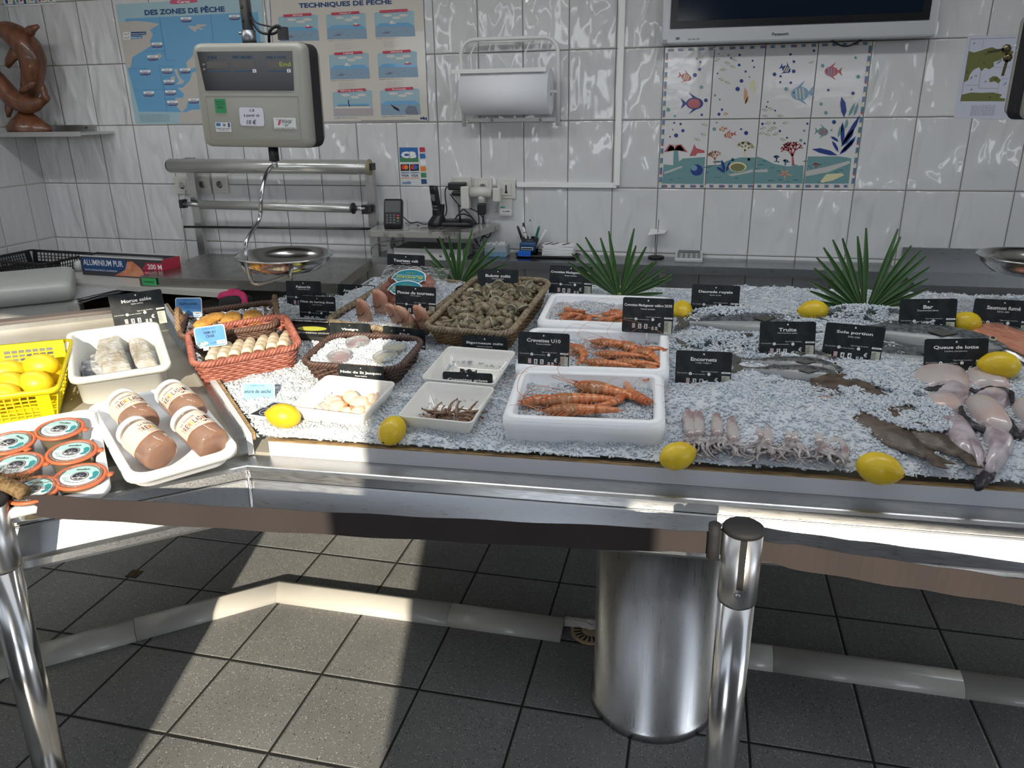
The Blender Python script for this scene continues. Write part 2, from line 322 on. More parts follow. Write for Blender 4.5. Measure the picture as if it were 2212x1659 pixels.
artpoly(b, e, [(490, 740), (580, 735), (650, 712), (685, 745), (640, 785), (560, 790)], land, .0028, S1)
artpoly(b, e, [(840, 925), (880, 905), (900, 990), (930, 1040), (975, 1075), (960, 1110), (870, 1125), (905, 1070), (870, 1000)], land, .0028, S1)
artpoly(b, e, [(790, 1020), (850, 1005), (855, 1075), (800, 1080)], land, .0028, S1)
artpoly(b, e, [(1380, 590), (1300, 565), (1180, 610), (1100, 650), (1090, 740), (1000, 830), (1020, 930), (1110, 900), (1180, 900), (1190, 700), (2060, 560), (2070, 1640), (900, 1635), (930, 1490), (1000, 1490), (1060, 1460), (1190, 1450), (1160, 1290), (1090, 1310), (1030, 1330), (1000, 1440), (940, 1490), (880, 1420), (880, 1340), (850, 1300), (960, 1300), (970, 1240), (890, 1170), (960, 1160), (1050, 1070), (1080, 960), (1200, 940), (1200, 900)], land, .0028, S1)
arttext(b, e, 'DES ZONES DE PÊCHE', 455, 205, 1505, 65, navy, .0034, .035, S1)
artpoly(b, e, [(785, 50), (800, -30), (1130, -50), (1150, 30), (1080, 35), (870, 55)], pinkm, .003, S1); arttext(b, e, 'Carte', 885, 45, 1045, 0, inkw, .0036, .02, S1)
for x0, y0, x1, y1 in ((645, 225, 735, 800), (1320, 195, 1360, 540), (735, 800, 860, 806), (465, 683, 715, 676), (255, 912, 490, 905), (318, 1195, 900, 1185), (690, 1030, 740, 1475), (635, 880, 690, 1190), (635, 880, 860, 876), (715, 1315, 850, 1310), (660, 1022, 820, 1015)):
    artpoly(b, e, [(x0, y0), (x0+4, y0-4), (x1+4, y1), (x1, y1+4)], teal, .003, S1)
for x, y, t in ((998, 262, 'MER DE NORVEGE'), (1640, 232, 'MER DE BARENTS'), (612, 600, 'EST GROENLAND'), (556, 770, 'ISLANDE ET FEROE'), (457, 965, 'NORD ACORES'), (746, 945, 'OUEST ECOSSE'), (985, 942, 'MER DU NORD'), (770, 1095, 'MERS CELTIQUES'), (505, 1247, 'ACORES'), (792, 1232, 'GOLFE DE GASCOGNE'), (818, 1370, 'OUEST PORTUGAL'), (1098, 1340, 'MEDITERRANEE')):
    artpoly(b, e, [(x-70, y-32), (x+70, y-36), (x+72, y-3), (x-68, y)], inkw, .0032, S1); arttext(b, e, 'Zone 27', x-35, y-8, x+32, y-26, navy, .0036, .02, S1)
    artpoly(b, e, [(x-68, y), (x+72, y-3), (x+70, y+26), (x, y+38), (x-68, y+28)], navy, .0032, S1); arttext(b, e, t, x-62, y+20, x+62, y+4, inkw, .0036, .01, S1); artpoly(b, e, [(x-25, y+30), (x+25, y+29), (x, y+40)], pinkm, .0035, S1)
for y, t, c in ((450, 'Atlantique Nord-Est', navy), (500, 'Méditerranée', teal)):
    artpoly(b, e, [(165, y-22), (262, y-24), (265, y+20), (170, y+22)], inkw, .0032, S1); arttext(b, e, 'Zone 27', 182, y+12, 250, y-14, inkb, .0036, .02, S1)
    w2 = 205 if c is navy else 155; artpoly(b, e, [(265, y-25), (265+w2, y-30), (265+w2, y+12), (268, y+20)], c, .0032, S1); arttext(b, e, t, 275, y+12, 255+w2, y-16, inkw, .0036, .01, S1)
for i in range(6): arttext(b, e, 'Zone 27 : Mer du Nord, Manche, Atlantique et mers voisines', 380+5*i, 1530+18*i, 780, 1514+18*i, inkb, .0034, 0, S1)
b.build('printed_map', e)
# ---- poster 2: fishing techniques
S2 = (6.144, 580, 0)
e = wallobj('fishing_technique_poster', 'cream laminated poster titled TECHNIQUES DE PECHE with blue sea pictures and red ribbons', 'poster', 760, 130, 0)
cream = mat('print_cream', (.60, .56, .50), .25, coat=.4); skym = mat('print_sky', (.30, .45, .52), .3); deep = mat('print_deep', (.22, .33, .44), .3); cloud = mat('print_cloud', (.62, .60, .54), .3); sand = mat('print_sand', (.40, .36, .37), .3); dred = mat('print_red', (.50, .03, .07), .3); gry = mat('print_grey', (.16, .19, .24), .4)
b = MB(); artpoly(b, e, [(15, -120), (2050, -150), (2130, 1615), (120, 1640)], cream, .002, S2); b.build('sheet', e)
b = MB(); arttext(b, e, 'TECHNIQUES DE PÊCHE', 410, 122, 1635, -30, navy, .0034, .035, S2)
for (x, y, t, kind) in ((130, 200, 'SENNE', 0), (765, 175, 'CHALUT', 1), (1405, 145, 'FILET MAILLANT OU FILMAIL', 2), (805, 705, 'LIGNE', 2), (1445, 685, 'DRAGUE', 1), (850, 1200, 'PÊCHE À PIED', 3), (1478, 1180, 'PLONGÉE', 4)):
    W_, H_ = 535, 350
    artpoly(b, e, [(x, y+30), (x+80, y+5), (x+460, y-10), (x+W_-8, y+5), (x+W_, y+H_-15), (x+18, y+H_)], skym, .0024, S2)
    for cx, cy in ((x+180, y+62), (x+390, y+60), (x+300, y+90)): artell(b, e, cx, cy, 60, 18, cloud, .0028, S2)
    if kind == 3:
        artpoly(b, e, [(x+80, y+180), (x+470, y+175), (x+500, y+205), (x+60, y+210)], sea, .0028, S2); artpoly(b, e, [(x+60, y+205), (x+500, y+200), (x+510, y+235), (x+25, y+240)], cloud, .0028, S2); artpoly(b, e, [(x+25, y+240), (x+540, y+235), (x+545, y+335), (x+30, y+338)], sand, .0028, S2)
        artpoly(b, e, [(x+208, y+120), (x+220, y+130), (x+222, y+170), (x+240, y+215), (x+228, y+215), (x+208, y+170)], inkb, .0032, S2)
    else:
        artpoly(b, e, [(x+18, y+210), (x+80, y+165), (x+460, y+155), (x+W_, y+205), (x+W_+12, y+H_-12), (x+22, y+H_)], deep, .0028, S2); artpoly(b, e, [(x+18, y+210), (x+80, y+165), (x+460, y+155), (x+W_, y+205)], sea, .003, S2)
        if kind < 4:
            bx = x+(400, 400, 240, 360)[kind] if kind < 3 else x; artpoly(b, e, [(bx-40, y+155), (bx+60, y+150), (bx+40, y+172), (bx-30, y+174)], dred if kind != 2 else cloud, .0034, S2); artpoly(b, e, [(bx-20, y+135), (bx+10, y+132), (bx+12, y+155), (bx-18, y+156)], inkw, .0034, S2)
            artpoly(b, e, [(x+90, y+300), (x+180, y+268), (x+210, y+290), (x+180, y+305)], gry, .0034, S2)
            for k in range(5): artpoly(b, e, [(x+120+k*70, y+250+(k % 3)*18), (x+160+k*70, y+256+(k % 3)*18), (x+158+k*70, y+264+(k % 3)*18)], gry, .0034, S2)
        else:
            artpoly(b, e, [(x+140, y+200), (x+250, y+260), (x+270, y+300), (x+200, y+270)], inkb, .0034, S2); artpoly(b, e, [(x+330, y+300), (x+380, y+220), (x+480, y+230), (x+500, y+290), (x+520, y+340), (x+360, y+340)], gry, .0034, S2)
    artpoly(b, e, [(x+70, y-5), (x+440, y-28), (x+448, y+8), (x+78, y+30)], dred, .0036, S2); arttext(b, e, t, x+255-12*len(t), y+15, x+265+12*len(t), y-10, inkw, .004, .02, S2)
    if kind < 3 or True:
        arttext(b, e, 'ILLUSTRATION', x+30, y+H_+25, x+110, y+H_+12, inkb, .003, 0, S2); arttext(b, e, 'Chaluts de fond à panneaux', x+130, y+H_+22, x+340, y+H_+6, inkb, .003, 0, S2)
        if kind < 3:
            for k in range(4): artell(b, e, x+135, y+H_+52+k*24, 3, 6, dred, .003, S2, 6); arttext(b, e, 'Engins et lignes mécanisés', x+150, y+H_+58+k*24, x+350-20*(k % 2), y+H_+44+k*24, gry, .003, 0, S2)
arttext(b, e, 'Cette carte des 9 catégories de techniques de pêche vous est offerte par Pavillon France', 1230, 1612, 1985, 1584, inkb, .0034, 0, S2)
for p, q in (((15, -100), (120, 1625)), ((120, 1625), (2125, 1605)), ((2125, 1605), (2055, -100))):
    dx, dy = q[0]-p[0], q[1]-p[1]; l = math.hypot(dx, dy); nx, ny = -dy/l*3, dx/l*3; artpoly(b, e, [(p[0]+nx, p[1]+ny), (q[0]+nx, q[1]+ny), (q[0]-nx, q[1]-ny), (p[0]-nx, p[1]-ny)], navy, .003, S2)
artpoly(b, e, [(2010, 1580), (2030, 1545), (2045, 1570), (2060, 1540), (2080, 1570), (2100, 1550), (2110, 1590)], navy, .003, S2)
b.build('printed_pictures', e)
# ---- FAO zone map at the right
S3 = (6.381, 1900, 40)
e = wallobj('world_zone_map', 'paper world map with olive green continents at the right end of the wall', 'poster', 2140, 160, 0)
olive = mat('print_olive', (.14, .15, .035), .6); papm = mat('print_paper', (.55, .57, .66), .6)
b = MB(); artpoly(b, e, [(1215, 240), (2250, 225), (2100, 1400), (1020, 1370)], papm, .0012, S3); b.build('sheet', e)
b = MB()
for P in ([(1230, 450), (1300, 470), (1400, 440), (1460, 420), (1550, 395), (1640, 430), (1850, 450), (1830, 490), (1700, 540), (1640, 580), (1570, 600), (1575, 660), (1510, 700), (1450, 680), (1400, 730), (1370, 670), (1290, 710), (1240, 780), (1220, 850), (1160, 880), (1185, 700)], [(1510, 830), (1560, 795), (1620, 800), (1670, 850), (1640, 895), (1580, 865), (1515, 880)], [(1130, 1050), (1260, 1020), (1400, 1025), (1560, 1018), (1690, 1050), (1650, 1090), (1730, 1105), (1720, 1140), (1112, 1140)]): artpoly(b, e, P, olive, .0016, S3)
for P in ([(1250, 285), (1255, 285), (1118, 1145), (1112, 1145)], [(1250, 280), (1870, 262), (1870, 268), (1250, 286)], [(1180, 920), (1365, 918), (1365, 922), (1180, 924)], [(1390, 730), (1395, 730), (1365, 962), (1360, 962)], [(1362, 960), (1630, 960), (1630, 965), (1362, 965)], [(1430, 290), (1434, 290), (1418, 400), (1414, 400)], [(1575, 672), (1800, 672), (1800, 676), (1575, 676)], [(1670, 830), (1770, 830), (1770, 834), (1670, 834)], [(1640, 895), (1644, 895), (1622, 1030), (1618, 1030)], [(1690, 570), (1640, 620), (1600, 630), (1680, 560)], [(1260, 800), (1280, 800), (1262, 840), (1248, 836)], [(1740, 880), (1755, 885), (1710, 925), (1703, 915)]): artpoly(b, e, P, gry, .0016, S3)
for x, y, t in ((1303, 345, '27'), (1463, 492, '18'), (1438, 620, '04'), (1325, 792, '51'), (1458, 872, '57'), (1597, 832, '06'), (1702, 724, '71'), (1265, 978, '58'), (1515, 1088, '08'), (1208, 740, '01')): arttext(b, e, t, x-14, y+12, x+14, y-12, inkb, .002, .03, S3)
for i, t in enumerate(('Atlantique Nord Ouest', 'Atlantique Nord Est', 'Mer Baltique', 'Atlantique Centre Ouest', 'Atlantique Centre Est', 'Atlantique Sud Ouest', 'Atlantique Sud Est')): arttext(b, e, 'Zone FAO n°2%d - %s' % (i, t), 1266-4*i, 1212+21*i, 1600-4*i, 1196+21*i, inkb, .002, .01, S3)
b.build('printed_map', e)
# ---- payment stickers
S4 = (2.766, 700, 0)
e = wallobj('card_payment_sticker', 'narrow sheet of bank card logos stuck on the tiles above the card reader', 'sticker', 890, 360, 0)
b = MB(); artpoly(b, e, [(448, 880), (606, 880), (630, 1112), (462, 1108)], mat('sticker_white', (.62, .64, .64), .3), .001, S4)
blu = mat('print_royal', (.02, .13, .40), .3); grn = mat('print_green', (.05, .22, .10), .3); org = mat('print_orange', (.75, .22, .03), .4); rdd = mat('print_scarlet', (.65, .03, .02), .4)
artpoly(b, e, [(450, 881), (560, 881), (564, 940), (452, 940)], blu, .0014, S4); artpoly(b, e, [(452, 940), (564, 940), (566, 968), (454, 968)], grn, .0014, S4); arttext(b, e, 'CB', 462, 945, 552, 905, inkw, .0018, .08, S4)
for x in (457, 514):
    artpoly(b, e, [(x, 982), (x+52, 980), (x+54, 1020), (x+2, 1022)], inkb, .0014, S4); artell(b, e, x+18, 999, 13, 14, rdd, .0018, S4); artell(b, e, x+34, 999, 13, 14, org if x < 500 else blu, .002, S4)
    arttext(b, e, 'VISA', x+7, 1056, x+50, 1041, navy, .0018, .02, S4); artpoly(b, e, [(x+4, 1063), (x+56, 1061), (x+56, 1065), (x+4, 1067)], org, .0014, S4); artpoly(b, e, [(x+4, 1031), (x+54, 1029), (x+54, 1033), (x+4, 1035)], navy, .0014, S4)
arttext(b, e, 'paylib', 470, 1104, 520, 1082, blu, .0018, .02, S4)
for i, c in enumerate((dred, blu, inkw, org, grn, navy)): y = 880+i*38; artpoly(b, e, [(570+2*i, y), (602+2*i, y), (606+2*i, y+28), (573+2*i, y+30)], c, .0014, S4)
b.build('printed_logos', e)
# ---- painted tile picture of fish
S5 = (4.424, 1400, 80)
e = wallobj('fish_tile_mural', 'panel of eight hand-painted tiles with fish, coral and seaweed under the television', 'tile picture', 1650, 255, 0)
b = MB(); gt = mat('mural_glaze', (.66, .65, .65), .1, coat=.5, bs=9, bk=.5, bd=.006)
for i in range(1, 5):
    for k in range(2): b.box((.2*i+.1-e.location.x, -.0025, TZ+TR*(k+.5)-e.location.z), (.1966, .005, TR-.0034), gt)
b.build('glazed_tile', e, bevel=.0015)
b = MB(); Z5 = .0056
def ap(pts, m, o=0): artpoly(b, e, pts, m, Z5+o, S5)
def ae(cx, cy, rx, ry, m, o=0, n=14): artell(b, e, cx, cy, rx, ry, m, Z5+o, S5, n)
gn, gs, gr, gc, gk = bord
def strip(p, q, n):
    for k in range(n):
        a, c = k/n+.01, (k+1)/n-.015; P = [p[0]+(q[0]-p[0])*a, p[1]+(q[1]-p[1])*a]; Q = [p[0]+(q[0]-p[0])*c, p[1]+(q[1]-p[1])*c]
        h = abs(q[0]-p[0]) > abs(q[1]-p[1]); w2 = 13
        f = (lambda X, s: (X[0], X[1]+s)) if h else (lambda X, s: (X[0]+s, X[1]))
        ap([f(P, -w2), f(Q, -w2), f(Q, w2), f(P, w2)], gk if k % 2 else gs); ap([f(P, -w2), f(Q, -w2), f(Q, -w2+5), f(P, -w2+5)], gn, .0003)
        ap([f(P, 3), f(Q, -2), f(Q, 4), f(P, 8)], gn, .0003); ae(*Q, 11, 13, gc if k % 3 else gr, .0006, 8)
strip((170, 128), (2130, 62), 20); strip((182, 140), (118, 1415), 14); strip((2125, 70), (1950, 1430), 14); strip((110, 1425), (1940, 1425), 20)
# seabed per tile
for P in ([(150, 1215), (250, 1225), (330, 1160), (545, 1145), (530, 1405), (130, 1400)], [(560, 1225), (680, 1220), (760, 1180), (880, 1150), (1025, 1150), (1005, 1405), (552, 1400)], [(1040, 1140), (1110, 1165), (1200, 1210), (1330, 1235), (1485, 1225), (1475, 1400), (1015, 1400)], [(1525, 1140), (1830, 1140), (1900, 1150), (1940, 1160), (1915, 1400), (1490, 1400)]): ap(P, gs)
for P in ([(150, 1290), (320, 1230), (330, 1245), (160, 1310)], [(760, 1310), (900, 1290), (1000, 1260), (1000, 1290), (800, 1330)], [(1015, 1270), (1140, 1260), (1140, 1290), (1020, 1290)], [(1500, 1280), (1700, 1240), (1920, 1180), (1930, 1205), (1720, 1290), (1510, 1330)]): ap(P, mat('glaze_sand', (.50, .50, .48), .15), .0003)
rnd = random.Random(3)
for _ in range(46): ae(rnd.uniform(150, 1900), rnd.uniform(1180, 1390), rnd.uniform(8, 40), rnd.uniform(3, 6), mat('glaze_deep_sea', (.07, .17, .19), .15), .0002, 8)
def fish(cx, cy, L_, H_, m, m2, a=0, fl=1):
    ca, sa = math.cos(a), math.sin(a); T = lambda x, y: (cx+(x*ca-y*sa)*fl, cy+(x*sa+y*ca))
    ap([T(L_*.5*math.cos(t*.4189)*1.0, H_*.5*math.sin(t*.4189)) for t in range(15)], m); ap([T(-L_*.42, 0), T(-L_*.8, -H_*.45), T(-L_*.7, 0), T(-L_*.8, H_*.45)], m, .0001)
    for x in (-.2, 0, .2): ap([T(L_*x-4, -H_*.38), T(L_*x+5, -H_*.38), T(L_*x+5, H_*.38), T(L_*x-4, H_*.38)], m2, .0003)
    ap([T(-L_*.1, -H_*.45), T(-L_*.35, -H_*.95), T(L_*.2, -H_*.4)], m, .0001); ap([T(-L_*.1, H_*.45), T(-L_*.35, H_*.9), T(L_*.2, H_*.4)], m, .0001); ae(*T(L_*.34, -H_*.1), H_*.07, H_*.07, gn, .0004, 6)
fish(365, 385, 100, 70, gr, gc, .3); fish(445, 635, 165, 115, gn, gr); ae(440, 635, 62, 45, gr, .0002); fish(1320, 310, 85, 70, gn, gc, .5); fish(1450, 540, 170, 130, gk, gc, .1, -1); fish(1750, 330, 130, 95, gr, gk, 0, -1); fish(1670, 905, 100, 80, gs, gr, .1)
for c in ((710, 880, 60, 34), (770, 935, 90, 52), (735, 735, 36, 22)): fish(*c, gr, gc, .2, -1)
for x, y in ((665, 218), (828, 220), (762, 250), (812, 285), (722, 313), (705, 408), (762, 437), (1567, 240), (1120, 698), (1176, 685), (1125, 755), (1267, 753), (1150, 822), (1315, 820), (1102, 870), (1170, 888), (1206, 868), (1090, 918), (1146, 935), (1222, 925), (1290, 980), (545, 838), (533, 933), (477, 980)): fish(x, y, 42, 20, gs, gc, rnd.uniform(-.4, .4))
for x, y, r in ((500, 240, 9), (465, 207, 11), (447, 364, 20), (492, 310, 15), (510, 480, 18), (552, 605, 18), (193, 695, 20), (256, 755, 12), (513, 743, 12), (676, 163, 6), (768, 174, 11), (792, 202, 9), (874, 172, 12), (870, 268, 14), (998, 227, 10), (1012, 288, 9), (931, 330, 11), (855, 497, 21), (892, 420, 18), (968, 382, 9), (663, 349, 8), (639, 558, 12), (684, 597, 10), (677, 737, 15), (706, 694, 12), (1359, 167, 12), (1583, 132, 13), (1392, 235, 13), (1207, 357, 18), (1390, 328, 18), (1265, 375, 12), (1262, 432, 11), (1362, 437, 13), (1318, 497, 19), (1143, 620, 8), (1131, 667, 9), (1213, 703, 9), (1666, 275, 17), (1980, 198, 14), (2005, 380, 19), (1720, 508, 13), (1956, 538, 17), (1652, 640, 16), (1697, 724, 18), (311, 831, 12), (268, 940, 20), (333, 895, 16), (250, 820, 10), (210, 952, 8), (236, 884, 7), (655, 818, 9), (632, 880, 17), (936, 917, 20), (888, 880, 10), (1092, 830, 13), (1206, 822, 13), (1258, 898, 12), (1458, 987, 15), (1494, 1016, 11), (1520, 828, 11), (1775, 812, 20), (1750, 890, 10), (806, 1168, 16), (962, 1168, 14), (1490, 895, 12), (1326, 962, 10)): ae(x, y, r, r, gn if (x+y) % 3 else gs)
def branch(x, y, a, L_, w2, m, d):
    x2, y2 = x+L_*math.cos(a), y-L_*math.sin(a); nx, ny = math.sin(a)*w2, math.cos(a)*w2; ap([(x-nx, y-ny), (x2-nx*.6, y2-ny*.6), (x2+nx*.6, y2+ny*.6), (x+nx, y+ny)], m, .0001)
    if d:
        for s in (-.65, .1, .7): branch(x2, y2, a+s+rnd.uniform(-.2, .2), L_*.72, w2*.75, m, d-1)
    else: ae(x2, y2, w2*1.3, w2*1.3, m, .0001, 6)
gw = mat('glaze_salmon', (.60, .32, .20), .15)
branch(640, 1220, 1.6, 52, 8, gw, 3); branch(920, 1145, 1.5, 58, 11, gc, 3); branch(1385, 1220, 1.65, 85, 13, gr, 3); branch(1225, 1190, 1.5, 26, 7, gn, 2); branch(1310, 1225, 1.5, 24, 7, gn, 2); branch(1600, 1270, 1.5, 26, 5, gr, 3)
for k in range(9): t = k/8; ap([(255, 1080), (262, 1080), (155+230*t+3, 1060+80*abs(t-.5)), (150+230*t, 1055+90*abs(t-.5)), (205+110*t, 1022)], gr, .0002)
ap([(245, 1080), (285, 1080), (300, 1230), (240, 1240)], gs, .0002); ap([(395, 1135), (430, 1060), (440, 1020), (460, 1060), (540, 1085), (540, 1105), (470, 1110), (455, 1135)], gr, .0002)
ae(465, 1270, 60, 55, gn, .0005); ae(440, 1250, 30, 28, gk, .0007); ae(855, 1240, 85, 48, gc, .0005); ae(855, 1245, 70, 38, mat('glaze_olive', (.20, .20, .10), .15), .0007)
for a in range(5): t = 1.2566*a+.3; ap([(1305+14*math.cos(t+1), 1305+14*math.sin(t+1)), (1305+85*math.cos(t), 1305+65*math.sin(t)), (1305+14*math.cos(t-1), 1305+14*math.sin(t-1))], gw, .0006)
ap([(1640, 1385), (1700, 1310), (1850, 1300), (1870, 1320), (1760, 1370), (1670, 1390)], gc, .0006)
def leaf(x0, y0, x1, y1, w2, m):
    dx, dy = x1-x0, y1-y0; l = math.hypot(dx, dy); nx, ny = -dy/l*w2, dx/l*w2; ap([(x0, y0), (x0+dx*.3+nx, y0+dy*.3+ny), (x0+dx*.7+nx, y0+dy*.7+ny), (x1, y1), (x0+dx*.7-nx*.6, y0+dy*.7-ny*.6), (x0+dx*.3-nx*.6, y0+dy*.3-ny*.6)], m, .0004)
for q in ((1870, 770, 1845, 570, 32), (1850, 1030, 1855, 810, 22), (1845, 1040, 2025, 740, 24), (1840, 1050, 1970, 870, 26), (1830, 1110, 1985, 945, 20), (1825, 1125, 1980, 970, 20), (1820, 1000, 1740, 950, 16), (1815, 1100, 1755, 990, 18), (1810, 1130, 1562, 1070, 28), (730, 1290, 700, 1170, 18), (735, 1300, 650, 1240, 16), (740, 1290, 785, 1180, 15)): leaf(*q, gn)
for q in ((1910, 760, 1975, 625, 18), (1960, 760, 2005, 625, 16), (1810, 960, 1850, 830, 20), (1880, 880, 1900, 780, 18)): leaf(*q, gs)
leaf(975, 500, 1010, 400, 26, gc); leaf(990, 535, 1040, 470, 14, gc); leaf(930, 640, 925, 480, 22, gw); leaf(925, 645, 960, 560, 12, gw)
b.build('painted_decor', e)
# ---- television
e = empty('television', (.694, -.02, 1.855), 'wide flat television in a silver frame hanging high on the tiled wall', 'television')
b = MB(); b.box((0, -.04, .31), (1.01, .075, .62), mat('tv_silver', (.50, .52, .54), .35, .3)); b.build('frame', e, bevel=.008)
b = MB(); b.box((0, -.079, .325), (.945, .006, .535), mat('tv_bezel', (.004, .004, .005), .25)); b.build('bezel', e)
b = MB(); b.box((0, -.0825, .333), (.89, .002, .497), mat('tv_glass', (.004, .010, .022), .12, sp=.3)); b.build('screen', e)
b = MB(); text(b, 'Panasonic', -.05+.0, .026, .062, .011, mat('tv_logo', (.07, .07, .07), .4), 0, lambda x, y, z: (x, -.079, y), .03); b.build('lettering', e)
b = MB()
for k, x in enumerate((-.395, -.378, -.361)): b.box((x, -.078, .018), (.012, .004, .005), mat('grey_button', (.30, .31, .32), .4)); b.build('button', e); b = MB()
b.box((-.44, -.078, .022), (.014, .003, .008), mat('sensor', (.10, .13, .15), .3)); b.build('sensor_window', e); b = MB(); b.box((-.49, -.078, .012), (.018, .003, .014), mat('grey_button', (0, 0, 0))); b.build('sensor_window', e)
b = MB(); b.tube([(.2+.055*t, -.035, .0-.022*math.sin(math.pi*(t+1)/2)) for t in [k/8-1 for k in range(17)]], .0035, black, 8); b.build('cable', e)
# ---- paper roll dispenser
e = wallobj('paper_roll_holder', 'white wall-mounted tube frame holding a fat roll of white paper', 'paper holder', 1108, 268)
fm = mat('white_enamel', (.72, .73, .71), .35); ex, ez = e.location.x, e.location.z
def L3(x, y, Y): p = ony(x, y, Y); return (p.x-ex, Y, p.z-ez)
P = [L3(1007, 272, -.04), L3(1003, 190, -.05), L3(1001, 130, -.06)]; c0 = L3(1001, 130, -.06); 
x0, x1, zt, zb = -.212, .212, .345, .012
P = [(x0, -.05, zb-.02), (x0, -.055, .2)]+[(x0+.06*(1-math.cos(t)), -.06, zt-.06+.06*math.sin(t)) for t in [k*math.pi/12 for k in range(7)]]+[(x1-.06*(1-math.sin(t)), -.06, zt-.06+.06*math.cos(t)) for t in [k*math.pi/12 for k in range(7)]]+[(x1, -.055, .2), (x1, -.05, zb-.02)]
b = MB(); b.tube(P, .0085, fm, 12); b.box((0, -.012, .018), (.42, .02, .016), fm)
for x in (-.09, .13): b.cyl((x, -.022, .018), (x, -.027, .018), .006, alu, 12)
b.cyl((-.2, -.01, .018), (-.2, -.05, .01), .006, fm); b.cyl((.2, -.01, .018), (.2, -.05, .01), .006, fm); b.box((.03, -.008, .34), (.018, .016, .04), fm); b.build('frame', e)
b = MB(); b.box((-.02, -.165, .215), (.405, .016, .016), fm)
for x in (-.135, .1): b.tube([(x, -.165, .222), (x-.012, -.14, .28), (x-.004, -.09, .322), (x+.01, -.07, .332)], .0035, fm, 8)
b.cyl((-.125, -.07, .332), (.11, -.07, .332), .0035, fm); b.build('tear_bar', e)
b = MB(); prof = [(.020, -.19), (.09, -.19), (.09, .19), (.020, .19)]
n = 48; b.loft([[(z, -.10+r*math.cos(2*math.pi*k/n), .13+r*math.sin(2*math.pi*k/n)) for k in range(n)] for r, z in prof+[(.020, -.19)]], mat('tissue', (.78, .79, .83), .95), True, False, False)
o = b.build('paper_roll', e); o.data.polygons.foreach_set('use_smooth', [abs(p.normal.x) < .5 for p in o.data.polygons])
b = MB(); b.cyl((-.215, -.1, .13), (.215, -.1, .13), .006, fm); b.build('axle', e)
# ---- electrics on the wall
sock = mat('socket_plastic', (.60, .59, .54), .35)
def socket(px, py, kind, lab, s=.086, group=None):
    e = wallobj('wall_socket' if kind == 's' else 'phone_socket', lab, 'socket', px, py, 0, group)
    b = MB(); b.box((0, -.006, 0), (s, .012, s), sock); b.box((0, -.0135, 0), (s*.6, .004, s*.66), sock); b.build('plate', e, bevel=.003)
    b = MB()
    if kind == 's':
        b.lathe([(.019, 0), (.0195, .003), (.0185, .003), (.017, -.001), (.0001, -.001)], sock, 28, (0, 0, 0)); o = b.build('well', e); o.matrix_local = Matrix.Translation((0, -.0155, 0)) @ Matrix.Rotation(math.pi/2, 4, 'X')
        b = MB()
        for x, z in ((-.008, 0), (.008, 0), (0, .009)): b.cyl((x, -.0145, z), (x, -.0165, z), .0025, blackm, 8)
        b.build('pin_hole', e)
    else:
        b.box((0, -.016, .002), (.006, .002, .032), blackm); b.box((0, -.016, -.014), (.012, .002, .007), blackm); b.build('jack', e)
    return e
socket(397, 400, 's', 'leftmost white wall socket behind the wrap rack post, with a white plug in it')
socket(440, 398, 's', 'white wall socket just right of the wrap rack post, nothing plugged in')
socket(478, 398, 's', 'white wall socket furthest right of the pair under the long film roll')
socket(1000, 403, 's', 'white wall socket half hidden by the black adapter above the phone'); socket(1045, 405, 's', 'white wall socket carrying the white multi-way adapter')
socket(1095, 408, 't', 'square white telephone socket with a dark T-shaped jack')
def B3(name, lab, cat, bx, m, Y=0, px=None, bev=.003, parts=()):
    p = ony(px[0], px[1], Y); e = empty(name, p, lab, cat); b = MB(); b.box((0, 0, 0), bx, m); b.build('case', e, bevel=bev); return e
e = B3('junction_box', 'small beige box with a label under the telephone socket', 'box', (.062, .026, .075), sock, -.013, (1093, 448))
b = MB(); b.box((0, -.0135, -.016), (.05, .001, .02), paper); b.box((-.012, -.0135, .002), (.022, .001, .007), mat('print_turquoise', (.05, .30, .25), .4)); text(b, 'ALARME', .004, -.016, .036, .008, inkb, 0, lambda x, y, z: (x, -.0145, y)); b.build('label_sticker', e)
e = B3('power_adapter', 'black power adapter plugged in beside the cordless phone', 'adapter', (.082, .04, .034), black, -.05, (988, 402), .006)
e = B3('power_adapter', 'flat black plug hanging below the black adapter', 'adapter', (.06, .025, .02), black, -.05, (990, 418), .006)
p = ony(1040, 415, -.07); e = empty('plug_adapter', p, 'white T-shaped multi-way plug adapter stuck into the wall socket', 'adapter'); b = MB(); b.cyl((-.05, 0, 0), (.05, 0, 0), .024, sock, 24); b.cyl((0, 0, 0), (0, 0, -.048), .017, sock, 20); b.build('body', e); b = MB(); b.box((-.075, 0, -.025), (.04, .035, .1), sock); b.box((.075, -.005, -.01), (.036, .04, .06), sock); b.build('charger', e, bevel=.005)
b = MB(); b.box((0, -.002, -.075), (.036, .035, .05), black); b.build('black_charger', e, bevel=.005)
def wires(name, lab, m, r, Ls, Y=-.04, cat='cable'):
    P0 = ony(Ls[0][0][0], Ls[0][0][1], Y); e = empty(name, P0, lab, cat); b = MB()
    for L_ in Ls:
        Q = [ony(q[0], q[1], q[2] if len(q) > 2 else Y)-P0 for q in L_]; R = []
        for i in range(len(Q)-1):
            a, c0, c1, d = Q[max(i-1, 0)], Q[i], Q[i+1], Q[min(i+2, len(Q)-1)]
            for k in range(6):
                t = k/6; R.append(.5*((2*c0)+(c1-a)*t+(2*a-5*c0+4*c1-d)*t*t+(3*c0-3*c1+d-a)*t**3))
        R.append(Q[-1]); b.tube(R, r, m, 7)
    b.build('strand', e); return e
C2 = lambda *p: [((x/6.9125)+800, y/6.9125+380)+tuple(r) for x, y, *r in p]
